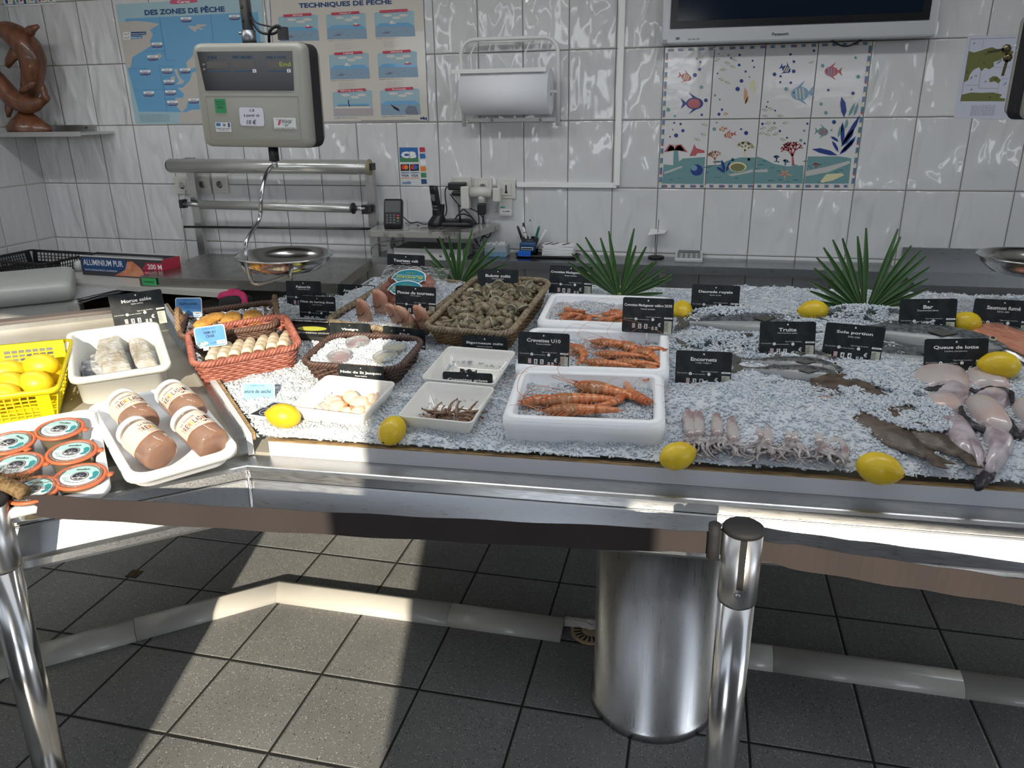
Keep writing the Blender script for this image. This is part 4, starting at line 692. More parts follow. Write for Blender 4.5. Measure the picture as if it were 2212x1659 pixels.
Pm = [(-.66, -1.978), (2.2, -1.853), (2.2, -.80), (-.82, -.80), (-.86, -1.03), (-1.41, -1.27)]; Pl = [(-.66, -1.978), (-1.41, -1.27), (-1.41+LU.x*1.7, -1.27+LU.y*1.7), (-.66+LU.x*1.75, -1.978+LU.y*1.75)]
def slab(b, P, zf, off, th, m):
    n = len(P); V = [(x, y, zf(x, y)+off) for x, y in P]+[(x, y, zf(x, y)+off-th) for x, y in P]; b.add(V, [tuple(range(n)), tuple(range(2*n-1, n-1, -1))]+[(i, i+n, (i+1) % n+n, (i+1) % n) for i in range(n)], m)
slab(b, Pm, zm, -.03, .12, bedm); slab(b, Pl, zl, -.006, .14, bedm); b.build('bed', DC)
b = MB(); c = Vector((.336, -1.675, 0)); b.lathe([(.176, 0), (.177, .03), (.168, .035), (.168, .74)], steelv, 64, c); b.build('pedestal', DC)
# white rim boards with raw plywood edge
for i, (a, c) in enumerate(((.012, .712), (.717, 1.0))):
    A, C = CX.lerp(MR, a), CX.lerp(MR, c); b = MB(); sweep(b, [(-.066, .826), (-.052, .828), (-.052, .866), (-.066, .866)], rimm, [A, C]); o = b.build('rim_board', DC)
    b = MB(); sweep(b, [(-.067, .866), (-.0525, .866), (-.0525, .8695), (-.067, .8695)], ply, [A, C]); b.build('plywood_edge', DC)
def rail(b, A, C, zA, zC, w2, h, m):
    t = (C-A).normalized(); n = Vector((-t.y, t.x, 0))*w2/2
    b.loft([[p-n+Vector((0, 0, z-h)), p+n+Vector((0, 0, z-h)), p+n+Vector((0, 0, z)), p-n+Vector((0, 0, z))] for p, z in ((A, zA), (C, zC))], m, False)
b = MB(); rail(b, DIV0, DIV1, .886, 1.004, .014, .055, rimm); b.build('divider', DC); b = MB(); n = Vector((.71, .70, 0))*.012; rail(b, DIV0+n, DIV1+n, .888, 1.006, .007, .02, ply); b.build('plywood_edge', DC)
b = MB(); rail(b, DIV0-n*1.4, DIV1-n*1.4, .879, .995, .02, .04, steel); b.build('side_rail', DC)
b = MB(); rail(b, Vector((-.82, -.80, 0)), Vector((2.2, -.80, 0)), 1.02, 1.02, .02, .05, rimm); rail(b, DIV1, Vector((-.86, -1.03, 0)), .965, .985, .012, .05, mat('grey_panel', (.33, .34, .35), .5)); rail(b, Vector((-.86, -1.03, 0)), Vector((-.82, -.80, 0)), .985, 1.02, .012, .05, MATS['grey_panel']); b.build('rear_board', DC)
b = MB(); B0, B1 = DIV1, DIV1+LU*1.7; rail(b, B0+LV*.02, B1+LV*.02, 1.005, 1.005, .05, .03, mat('dark_trim', (.12, .10, .09), .5)); rail(b, B0-LV*.015, B1-LV*.015, .998, .998, .02, .02, steel); b.build('rear_rail', DC)
b = MB(); b.box((.72, -.785, .55), (2.95, .02, .8), mat('grey_panel', (.33, .34, .35), .5)); 
b.build('rear_panel', DC)
# ---------------------------------------------------------------- crushed ice
icem = mat('crushed_ice', (.76, .83, .90), .2, tr=.35, ior=1.2, c2=(.88, .92, .95), cs=40, bs=140, bk=.3, bd=.002)
def inpoly(x, y, P):
    r = np.zeros(np.shape(x), bool); n = len(P)
    for i in range(n):
        x1, y1 = P[i]; x2, y2 = P[(i+1) % n]; c = ((y1 > y) != (y2 > y)) & (x < (x2-x1)*(y-y1)/(y2-y1+1e-12)+x1); r ^= c
    return r
_perm = RNG.permutation(512)
def vnoise(x, y, s):
    x = x*s+100; y = y*s+100; xi = np.floor(x).astype(int); yi = np.floor(y).astype(int); fx = x-xi; fy = y-yi; fx = fx*fx*(3-2*fx); fy = fy*fy*(3-2*fy)
    h = lambda a, b_: _perm[(_perm[a & 511]+b_) & 511]/511.
    return (h(xi, yi)*(1-fx)+h(xi+1, yi)*fx)*(1-fy)+(h(xi, yi+1)*(1-fx)+h(xi+1, yi+1)*fx)*fy
BUMPS = []     # (x, y, rx, ry, angle, height)
def bump(px, py, rx, ry, ang, h): p = onice(px, py, .02); BUMPS.append((p.x, p.y, rx, ry, ang, h))
bump(1610, 715, .20, .05, .0, .022); bump(1880, 735, .24, .07, -.1, .025); bump(1640, 895, .26, .10, -.05, .020); bump(1650, 790, .2, .07, -.1, .012); bump(1890, 880, .14, .16, -.6, .010); bump(2130, 900, .2, .14, -.5, -.006); bump(620, 650, .2, .05, 0, .02); bump(1505, 885, .11, .07, 0, .022); bump(1480, 720, .1, .2, 0, .01)
def iceh(x, y):
    h = .006+.010*vnoise(x, y, 9)+.007*vnoise(x, y, 33)+.005*vnoise(x, y, 90)
    h = h+.018*np.clip((x-.40)/.12, 0, 1)*np.clip((y+1.93)/.12, 0, 1)
    for bx_, by_, rx, ry, a, hh in BUMPS:
        u = (x-bx_)*math.cos(a)+(y-by_)*math.sin(a); v = -(x-bx_)*math.sin(a)+(y-by_)*math.cos(a); h = h+hh*np.exp(-((u/rx)**2+(v/ry)**2)**1.5)
    edge = np.minimum(1, np.maximum(0, (y-(-1.972+.0452*(x+.643)))/.02)); return h*(.45+.55*edge)+.004
PI = [(-.64, -1.978), (2.1, -1.854), (2.1, -.815), (-.80, -.815), (-.84, -1.04), (-1.375, -1.26)]
def grid_ice(name, P, step, hf, zf, label, x0, x1, y0_, y1):
    xs = np.arange(x0, x1, step); ys = np.arange(y0_, y1, step); X, Y = np.meshgrid(xs, ys); IN = inpoly(X, Y, P); Z = zf(X, Y)+hf(X, Y)
    idx = -np.ones(X.shape, int); idx[IN] = np.arange(IN.sum()); V = np.stack([X[IN], Y[IN], Z[IN]], 1)
    q = IN[:-1, :-1] & IN[1:, :-1] & IN[:-1, 1:] & IN[1:, 1:]; F = np.stack([idx[:-1, :-1][q], idx[:-1, 1:][q], idx[1:, 1:][q], idx[1:, :-1][q]], 1); return V, F
def chips(n, pos, size, flat=.45):
    """n irregular six-cornered shards at pos (n,3)"""
    O = np.array([[1, 0, 0], [0, 1, 0], [-1, 0, 0], [0, -1, 0], [0, 0, 1], [0, 0, -1]], float); S = np.array([[1, 1, flat]])
    V = O[None]*S[None]*(1+RNG.uniform(-.45, .45, (n, 6, 3)))*size[:, None, None]
    a, t = RNG.uniform(0, 6.283, n), RNG.normal(0, .55, n); t2 = RNG.normal(0, .55, n)
    ca, sa, ct, st, cu, su = np.cos(a), np.sin(a), np.cos(t), np.sin(t), np.cos(t2), np.sin(t2)
    x, y, z = V[..., 0], V[..., 1], V[..., 2]
    y, z = y*ct[:, None]-z*st[:, None], y*st[:, None]+z*ct[:, None]; x, z = x*cu[:, None]-z*su[:, None], x*su[:, None]+z*cu[:, None]; x, y = x*ca[:, None]-y*sa[:, None], x*sa[:, None]+y*ca[:, None]
    V = np.stack([x, y, z], -1)+pos[:, None, :]
    T = np.array([[0, 1, 4], [1, 2, 4], [2, 3, 4], [3, 0, 4], [1, 0, 5], [2, 1, 5], [3, 2, 5], [0, 3, 5]]); F = (T[None]+6*np.arange(n)[:, None, None]).reshape(-1, 3)
    return V.reshape(-1, 3), F
def rawmesh(name, V, F, m, parent=None, M=None):
    me = bpy.data.meshes.new(name); nv = len(V); fs = [f for f in F]; tot = sum(len(f) for f in fs); ls = np.concatenate([np.asarray(f).ravel() for f in fs]); k = np.concatenate([np.full(len(f), f.shape[1]) for f in fs])
    me.vertices.add(nv); me.vertices.foreach_set('co', np.asarray(V, 'f').ravel()); me.loops.add(len(ls)); me.loops.foreach_set('vertex_index', ls.astype('i')); me.polygons.add(len(k))
    me.polygons.foreach_set('loop_start', np.concatenate([[0], np.cumsum(k)[:-1]]).astype('i')); me.materials.append(m); me.update(calc_edges=True); me.validate()
    o = bpy.data.objects.new(name, me); COL.objects.link(o)
    if parent: o.parent = parent
    if M is not None: o.matrix_local = M
    return o
V1, F1 = grid_ice('i', PI, .0075, iceh, zm, '', -1.4, 2.1, -2.0, -.8)
HOLES = []     # rotated rectangles where boxes and baskets stand: (c, ex, w, d)
def ice_patch(name, n, M, w2, d2, z, label, parent=None, m=None, amp=.012, s=(.0025, .006), base=True, hf=None):
    """crushed ice filling a box, in the box's own frame"""
    step = .006; xs = np.arange(-w2/2, w2/2+1e-6, step); ys = np.arange(-d2/2, d2/2+1e-6, step); X, Y = np.meshgrid(xs, ys); H = lambda x, y: z+amp*(vnoise(x+w2, y+d2, 25)+.5*vnoise(x, y, 70)-.7)+(hf(x, y) if hf else 0)
    V = np.stack([X, Y, H(X, Y)], -1).reshape(-1, 3); a, c = X.shape; I = np.arange(a*c).reshape(a, c); F = np.stack([I[:-1, :-1], I[:-1, 1:], I[1:, 1:], I[1:, :-1]], -1).reshape(-1, 4)
    x = RNG.uniform(-w2/2, w2/2, n); y = RNG.uniform(-d2/2, d2/2, n); P = np.stack([x, y, H(x, y)+.001], 1); V2, F2 = chips(n, P, RNG.uniform(*s, n)); o = rawmesh(name, np.concatenate([V, V2]), [F, F2+len(V)], m or icem)
    o.matrix_world = M; return tag(o, label, 'ice', kind='stuff')
# ================================================================ BOXES, TUBS AND BASKETS
def box4(px, h, plane=onice, lift=0):
    c, ex, w2, d2, n = fit4(px, h, plane); M = frame(c+n*lift, ex, n); HOLES.append((c, ex, w2, d2)); return M, w2, d2
def foambox(name, px, h, label, cat, t=.022, m=foam, plane=onice, taper=.0, lift=.002, r=.03, group=None):
    M, W_, D_ = box4(px, h, plane, lift); e = empty(name, M, label, cat, group); b = MB(); a = 1-taper
    b.loft([rrect(W_*a-.012, D_*a-.012, r, 0), rrect(W_*a-.004, D_*a-.004, r, .006), rrect(W_-.004, D_-.004, r, h*.55), rrect(W_, D_, r, h*.6), rrect(W_, D_, r, h-.009), rrect(W_-.008, D_-.008, r, h-.008), rrect(W_-.010, D_-.010, r, h), rrect(W_-2*t, D_-2*t, r*.6, h), rrect(W_-2*t-.004, D_-2*t-.004, r*.5, h-.004), rrect((W_-2*t)*a-.014, (D_-2*t)*a-.014, r*.5, .018)], m); o = b.build('shell', e)
    return e, M, W_, D_
FB = [foambox('foam_box', [(1072, 905), (1437, 921), (1435, 806), (1128, 797)], .078, 'white polystyrene box in front of the other two, holding the largest prawns on ice', 'fish box', group=None),
      foambox('foam_box', [(1108, 795), (1440, 806), (1450, 716), (1145, 706)], .080, 'middle one of the three white polystyrene prawn boxes', 'fish box'),
      foambox('foam_box', [(1160, 696), (1443, 708), (1450, 642), (1186, 632)], .075, 'white polystyrene box furthest back, holding the smallest orange prawns', 'fish box')]
for (e, M, W_, D_), z, nm in zip(FB, (.045, .05, .052), ('front', 'middle', 'rear')): ice_patch('crushed_ice', 4200, M, W_-.055, D_-.055, z, 'crushed ice inside the %s polystyrene prawn box' % nm)
def bowl(px, h, label, taper=.76):
    M, W_, D_ = box4(px, h, onice, .0); e = empty('ceramic_bowl', M, label, 'bowl'); b = MB()
    b.loft([rrect(W_*taper-.01, D_*taper-.01, .012, 0), rrect(W_*taper, D_*taper, .014, .005), rrect(W_-.001, D_-.001, .016, h-.003), rrect(W_-.004, D_-.004, .014, h), rrect(W_-.010, D_-.010, .012, h), rrect(W_-.013, D_-.013, .010, h-.004), rrect(W_*taper-.012, D_*taper-.012, .02, .012), rrect(W_*taper-.03, D_*taper-.03, .02, .008)], ceram); b.build('bowl', e); return e, M, W_, D_
BW = [bowl([(632, 879), (801, 901), (843, 822), (696, 808)], .062, 'square white ceramic bowl of scallops, the leftmost bowl, lit by the sun'),
      bowl([(864, 898), (1027, 916), (1065, 834), (911, 822)], .062, 'square white ceramic bowl of tiny brown shrimps'),
      bowl([(920, 818), (1086, 832), (1100, 757), (955, 745)], .060, 'square white ceramic bowl of black winkles behind the shrimp bowl')]
def basket(name, px, h, label, cols, taper=.82, rows=11, plane=onice, rim='braid', stake=None, handles=False, lift=.002, rfac=1.0, nst=None):
    M, W_, D_ = box4(px, h, plane, lift); e = empty(name, M, label, 'basket'); mw, mr = cols; N = 2*int((W_+D_)*2/.034/2)*2; per = 6
    def ring(f, z, off, ph):
        w2, d2 = W_*f, D_*f; base = rrect(w2, d2, .045*f, z, 8); L_ = len(base); cum = [0]
        for i in range(L_): cum.append(cum[-1]+math.dist(base[i], base[(i+1) % L_]))
        T = cum[-1]; R = []; j = 0; n_ = N*per//2
        for k in range(n_):
            s = T*k/n_
            while cum[j+1] < s: j += 1
            t = (s-cum[j])/(cum[j+1]-cum[j]+1e-9); a, c = base[j], base[(j+1) % L_]; x, y = a[0]+(c[0]-a[0])*t, a[1]+(c[1]-a[1])*t; l = math.hypot(c[0]-a[0], c[1]-a[1])+1e-9; nx, ny = (c[1]-a[1])/l, -(c[0]-a[0])/l; o = off*math.sin(2*math.pi*(k/n_)*N/2*.5*2+ph*math.pi); R.append((x+nx*o, y+ny*o, z))
        return R
    b = MB(); rr = h/rows*.5*rfac
    for k in range(rows): f = taper+(1-taper)*(k+.5)/rows; b.tube(ring(f, h*(k+.5)/rows, .0026, k % 2), rr, mw, 6, closed=True)
    b.build('woven_side', e)
    b = MB(); lo, hi = ring(taper-.005, .002, 0, 0), ring(1-.006, h-.002, 0, 0); st_ = max(1, per//2*2)
    for k in range(0, len(lo), st_): b.tube([lo[k], hi[k]], .0022, mw, 4)
    b.build('stakes', e)
    b = MB()
    if rim == 'braid':
        base = ring(1.0, h, 0, 0); n_ = len(base); K = n_*2; P3 = lambda k: Vector(base[(k//2) % n_]).lerp(Vector(base[(k//2+1) % n_]), (k % 2)/2)
        for q in range(3):
            R = []
            for k in range(K): a = 2*math.pi*(k/K*round(K/11)+q/3); c = P3(k); c2 = P3(k+2); t = (c2-c).normalized() if (c2-c).length > 1e-6 else Vector((1, 0, 0)); nn = Vector((t.y, -t.x, 0)); R.append(c+nn*.0055*math.cos(a)+Vector((0, 0, .0055*math.sin(a)+.003)))
            b.tube(R, .0046, mr, 6, closed=True)
    b.build('rim_braid', e)
    b = MB(); b.loft([rrect(W_*taper, D_*taper, .04, .002), rrect(W_*taper, D_*taper, .04, .005)], mw); b.build('base', e)
    if handles:
        for s, r in ((-1, 1), (1, 1)):
            for j in range(4):
                b = MB() if j == 0 else b; R = []
                for k in range(21): a = math.pi*k/20; tw = 2*math.pi*(k/20*3+j/4); R.append((s*(W_/2+.004)+.005*math.cos(tw), -.055*math.cos(a)*(1+.06*math.sin(tw)), h+.055*math.sin(a)+.005*math.sin(tw)))
                b.tube(R, .0038, mat('pale_cane', (.24, .15, .08), .5), 6)
            b.build('handle', e)
    return e, M, W_, D_
wr = mat('red_wicker', (.36, .13, .09), .45, c2=(.26, .08, .055), cs=60); wd = mat('dark_wicker', (.085, .045, .032), .45, c2=(.05, .025, .018), cs=50); wb = mat('brown_wicker', (.11, .06, .042), .5); wg = mat('golden_wicker', (.22, .13, .055), .5, c2=(.14, .08, .03), cs=50); rope = mat('straw_rope', (.30, .24, .16), .75, c2=(.17, .13, .08), cs=80)
BR = basket('wicker_basket', [(432, 796), (664, 748), (603, 686), (394, 722)], .085, 'reddish brown wicker tray of seafood spring rolls on foil', (wr, wr))
BH = basket('wicker_basket', [(420, 735), (618, 703), (578, 660), (372, 683)], .075, 'dark wicker basket with two pale cane handles, holding breaded fillets', (wb, wb), handles=True, lift=.004)
BV = basket('wicker_basket', [(657, 787), (857, 808), (919, 734), (713, 726)], .070, 'dark brown wicker basket of ice with four small sauce pots', (wd, wd))
BC = basket('wicker_basket', [(735, 701), (921, 727), (972, 612), (829, 598)], .070, 'rope-edged wicker basket of ice with crab claws and wrapped crabs', (wb, rope))
BB = basket('wicker_basket', [(937, 715), (1115, 727), (1177, 610), (1010, 598)], .085, 'deep golden wicker basket piled with whelks', (wg, rope), rows=14, taper=.8)
ice_patch('crushed_ice', 2600, BV[1], BV[2]-.02, BV[3]-.02, .066, 'crushed ice filling the dark basket around the sauce pots'); ice_patch('crushed_ice', 3000, BC[1], BC[2]-.02, BC[3]-.02, .064, 'crushed ice filling the rope-edged crab basket', hf=lambda x, y: .012*np.clip(y/.1, -.5, 1))
foil = mat('aluminium_foil', (.62, .62, .62), .2, 1, bs=35, bk=.9, bd=.01)
for B_, z in ((BR, .035), (BH, .04)):
    e, M, W_, D_ = B_; b = MB(); n = 26; V = []
    for i in range(n+1):
        for j in range(n+1):
            u, v = i/n*2-1, j/n*2-1; ed = max(abs(u), abs(v)); V.append((u*(W_/2-.012), v*(D_/2-.012), z+.03*max(0, ed-.8)/.2+.006*noise.noise(Vector((i*.7, j*.7, z*90)))))
    b.add(V, [(i*(n+1)+j, (i+1)*(n+1)+j, (i+1)*(n+1)+j+1, i*(n+1)+j+1) for i in range(n) for j in range(n)], foil); o = b.build('foil_sheet'); o.matrix_world = M; tag(o, 'crumpled aluminium foil lining the %s' % ('reddish spring roll tray' if B_ is BR else 'basket of breaded fillets'), 'foil')
# ---- left counter: lemon crate, tubs
yel = mat('yellow_plastic', (.80, .66, .01), .35, sss=.0)
M, W_, D_ = box4([(-60, 858), (152, 832), (110, 738), (-60, 752)], .095, onleft); e = empty('yellow_crate', M, 'bright yellow slotted plastic crate full of lemons at the left edge', 'crate')
b = MB()
def slotwall(b, A, C, h, tA, nx, nz, m, inn):   # wall from A to C (bottom), leaning out by tA at the top
    t = (C-A); L_ = t.length; t = t/L_; z = Vector((0, 0, 1)); out = -inn
    def P(u, v): return A+t*u+out*(tA*v/h)+z*v
    def bar(u0, u1, v0, v1, th=.003):
        q = [P(u0, v0), P(u1, v0), P(u1, v1), P(u0, v1)]; b.add(q+[p+out*th for p in q], [(0, 1, 2, 3), (7, 6, 5, 4), (0, 4, 5, 1), (1, 5, 6, 2), (2, 6, 7, 3), (3, 7, 4, 0)], m)
    bar(0, L_, 0, .014); bar(0, L_, h*.82, h); bar(0, .03, .014, h*.82); bar(L_-.03, L_, .014, h*.82)
    for i in range(1, nx): u = .03+(L_-.06)*i/nx; bar(u-.0015, u+.0015, .014, h*.82, .004)
    for j in range(1, nz): v = .014+(h*.82-.014)*j/nz; bar(.03, L_-.03, v-.0015, v+.0015)
w2, d2, h = W_*.9/2, D_*.9/2, .095
cs = [Vector((-w2, -d2, 0)), Vector((w2, -d2, 0)), Vector((w2, d2, 0)), Vector((-w2, d2, 0))]
for i in range(4): A, C = cs[i], cs[(i+1) % 4]; inn = Vector((-(C-A).y, (C-A).x, 0)).normalized(); slotwall(b, A, C, h, .018, 7 if i % 2 == 0 else 5, 6, yel, inn)
b.box((0, 0, .002), (W_*.9, D_*.9, .004), yel); b.build('slotted_side', e)
b = MB(); n_ = [rrect(W_*.9+.036, D_*.9+.036, .02, h), rrect(W_*.9+.05, D_*.9+.05, .024, h), rrect(W_*.9+.05, D_*.9+.05, .024, h-.012), rrect(W_*.9+.046, D_*.9+.046, .022, h-.012), rrect(W_*.9+.044, D_*.9+.044, .022, h-.004), rrect(W_*.9+.034, D_*.9+.034, .02, h-.003)]; b.loft(n_, yel, True, False, False); b.build('rim', e)
YC = M
def tub(name, px, h, label, cat, t, m, r=.03, taper=.06, wall=.004, lip=.012, floor=.006):
    M, W_, D_ = box4(px, h, onleft, .001); e = empty(name, M, label, cat); a = 1-taper; b = MB()
    b.loft([rrect((W_-2*lip)*a-.008, (D_-2*lip)*a-.008, r*.9, 0), rrect((W_-2*lip)*a, (D_-2*lip)*a, r*.9, .005), rrect(W_-2*lip, D_-2*lip, r, h-t), rrect(W_-.002, D_-.002, r, h-t+.001), rrect(W_, D_, r, h-.003), rrect(W_-.004, D_-.004, r, h), rrect(W_-2*lip-wall, D_-2*lip-wall, r*.9, h), rrect(W_-2*lip-wall*2, D_-2*lip-wall*2, r*.9, h-.004), rrect((W_-2*lip)*a-2*wall, (D_-2*lip)*a-2*wall, r*.8, floor+.006), rrect((W_-2*lip)*a-2*wall-.012, (D_-2*lip)*a-2*wall-.012, r*.7, floor)], m); b.build('tub', e); return e, M, W_, D_
tubm = mat('white_tub', (.70, .70, .66), .35, sss=.0)
TC = tub('white_tub', [(166, 826), (381, 784), (333, 697), (126, 716)], .088, 'deep white plastic tub of salt cod beside the lemon crate', 'tub', .016, tubm)
TJ = tub('white_tray', [(262, 1052), (512, 968), (410, 828), (195, 868)], .045, 'white foam tray with four glass jars of orange spread', 'tray', .018, foam, r=.04, taper=.05, wall=.006, lip=.014)
TM = tub('white_tray', [(-10, 1118), (268, 1048), (188, 886), (-70, 925)], .045, 'white foam tray with small round glass terrines sealed by orange rings', 'tray', .018, foam, r=.04, taper=.05, wall=.006, lip=.014)
# ---------------------------------------------------------------- finish the ice bed
def notin(x, y, q=.36):
    ok = np.ones(x.shape, bool)
    for c, ex, w2, d2 in HOLES:
        ey = Vector((-ex.y, ex.x, 0)).normalized(); u = (x-c.x)*ex.x+(y-c.y)*ex.y; v = (x-c.x)*ey.x+(y-c.y)*ey.y; ok &= ~((abs(u) < w2*q) & (abs(v) < d2*q))
    return ok
_c = V1[F1].mean(axis=1); F1 = F1[notin(_c[:, 0], _c[:, 1], .375)]
n = 72000; X = RNG.uniform(-1.36, 1.75, n); Y = RNG.uniform(-1.98, -.82, n); k = inpoly(X, Y, PI) & notin(X, Y); X, Y = X[k], Y[k]; n = len(X); V2, F2 = chips(n, np.stack([X, Y, zm(X, Y)+iceh(X, Y)+.001], 1), RNG.uniform(.0025, .0066, n))
tag(rawmesh('crushed_ice', np.concatenate([V1, V2]), [F1, F2+len(V1)], icem), 'thick bed of crushed ice spread over the whole main counter', 'ice', kind='stuff')
def atice(px, py, h=0):    # on top of the ice bed seen at that pixel
    p = onice(px, py, .02)
    for _ in range(4): hh = float(iceh(np.array(p.x), np.array(p.y))); p = onice(px, py, hh+h)
    return p
# ================================================================ FOOD
def rotM(loc, n=NM, yaw=0, tilt=0, roll=0, ex=Vector((1, 0, 0))): return frame(loc, ex, n) @ Matrix.Rotation(yaw, 4, 'Z') @ Matrix.Rotation(tilt, 4, 'Y') @ Matrix.Rotation(roll, 4, 'X')
lem = mat('lemon_peel', (.70, .50, .012), .42, c2=(.62, .42, .008), cs=14, bs=170, bk=.35, bd=.0012, coat=.15); tip = mat('lemon_tip', (.22, .13, .03), .7)
b = MB(); pr = [(.0006, -.047), (.005, -.0465), (.009, -.043), (.016, -.037), (.024, -.028), (.030, -.014), (.0315, 0), (.030, .014), (.025, .026), (.017, .035), (.009, .0405), (.0006, .042)]
b.lathe(pr, lem, 28); lemd = b.data('peel'); b = MB(); b.lathe([(.0006, -.0485), (.0035, -.048), (.004, -.0455), (.0005, -.045)], tip, 8); lemt = b.data('stem_end')
def lemon(M, label, group=None, s=1.0):
    e = empty('lemon', M @ Matrix.Scale(s, 4), label, 'lemon', group)
    for nme, d in (('peel', lemd), ('stem_end', lemt)): o = bpy.data.objects.new(nme, d); COL.objects.link(o); o.parent = e
    return e
def lem_at(px, py, yaw, tilt, label, s=1.0, plane=None): p = atice(px, py, .026*s); return lemon(rotM(p, NM, yaw, math.pi/2+tilt), label, None, s)
lem_at(613, 899, .2, .2, 'lemon in the sun at the left front corner of the scallop bowl', 1.0); lem_at(847, 930, 1.45, -.15, 'lemon standing on ice between the scallop bowl and the shrimp bowl', 1.0)
lem_at(1463, 985, -2.6, .1, 'lemon at the front edge of the ice right of the foam boxes', .98); lem_at(1898, 1012, 2.6, .1, 'lemon at the front edge of the ice below the flatfish', 1.08)
lem_at(1474, 671, 1.8, .0, 'lemon at the back between the prawn boxes and the sea bream', .98); lem_at(1758, 671, .1, 0, 'lemon at the back half behind the right-hand palm leaf', 1.02)
lem_at(2086, 697, .1, 0, 'lemon at the back between the bass tag and the smoked salmon tag', 1.0); lem_at(2160, 789, -.1, 0, 'spotted lemon beside the monkfish tails and the smoked salmon packs', 1.12)
Lp = [(88, 792, .066, .3, 'big lemon lying at the back right of the yellow crate', 1.12), (75, 829, .046, .2, 'lemon in front of the others at the middle of the yellow crate', 1.12), (15, 805, .062, .6, 'lemon at the back left of the yellow crate', 1.05), (22, 829, .05, -.2, 'lemon low at the front left of the yellow crate', 1.05), (112, 808, .04, 1.0, 'lemon wedged low against the right wall of the yellow crate', .9), (40, 803, .03, 1.5, 'small lemon buried between others in the yellow crate', .8), (10, 852, .04, .1, 'lemon in the yellow crate cut by the left edge', 1.0)]
for x, y, h, a, lb, s in Lp: p = onleft(x, y, h); lemon(rotM(p, NL, a, math.pi/2-.1), lb, None, s)
# ---- palm leaves
palm = mat('palm_green', (.022, .075, .018), .42, c2=(.035, .11, .025), cs=5, sss=.0); palm2 = mat('palm_edge', (.16, .20, .05), .5)
def palmleaf(px, py, tips, label, up=.0):
    p = atice(px, py, .0); e = empty('palm_leaf', p, label, 'palm leaf'); b = MB(); b.tube([(0, .02, -.03), (0, .005, 0), (0, 0, .02)], [.006, .007, .008], palm2, 8); b.build('stem', e)
    for k, (tx, ty) in enumerate(tips):
        b = MB(); d = ony(tx, ty, p.y-.01+.02*math.sin(k*2.3)+.015)-p; L_ = d.length; t = d/L_; sd = Vector((0, -1, 0)).cross(t).normalized(); nrm = t.cross(sd).normalized(); R = []; n_ = 9; droop = Vector((0, -.02*math.sin(k), -.006))
        for i in range(n_+1):
            f = i/n_; w2 = .0018+.0068*(math.sin(min(1, f*1.35)*math.pi*.5))*(1-max(0, f-.55)/.47)**.8; c = t*(L_*f)+droop*f*f; R.append([c-sd*w2+nrm*w2*.45, c-sd*w2*.9+nrm*w2*.40+Vector((0, -.0004, 0)), c, c+sd*w2*.9+nrm*w2*.40, c+sd*w2+nrm*w2*.45])
        V = [q for r in R for q in r]; b.add(V, [(i*5+j, (i+1)*5+j, (i+1)*5+j+1, i*5+j+1) for i in range(n_) for j in (1, 2)], palm, False); b.add(V, [(i*5+j, (i+1)*5+j, (i+1)*5+j+1, i*5+j+1) for i in range(n_) for j in (0, 3)], palm2, False)
        o = b.build('leaflet', e, rec=False); so_ = o.modifiers.new('s', 'SOLIDIFY'); so_.thickness = .0007
    return e
palmleaf(1868, 678, [(1758, 660), (1752, 642), (1745, 600), (1750, 624), (1760, 577), (1766, 554), (1780, 531), (1798, 512), (1818, 508), (1852, 505), (1873, 489), (1944, 492), (1948, 508), (1968, 525), (1987, 534), (1999, 547), (2010, 573), (2010, 600), (2008, 622), (1985, 645), (1978, 662)], 'large green fan palm leaf between the trout and the bass, the rightmost of three')
palmleaf(1338, 644, [(1240, 575), (1228, 560), (1248, 520), (1265, 508), (1296, 511), (1314, 497), (1370, 490), (1375, 525), (1397, 527), (1420, 560), (1436, 577), (1450, 592), (1450, 600), (1432, 628), (1412, 560), (1330, 560), (1235, 545)], 'green fan palm leaf behind the prawn boxes, the middle of three')
palmleaf(990, 622, [(916, 530), (952, 506), (973, 504), (994, 497), (1018, 493), (1052, 512), (1068, 532), (1080, 548), (1095, 565), (1100, 585), (925, 560), (1035, 560)], 'green fan palm leaf behind the crab basket, the leftmost of three')
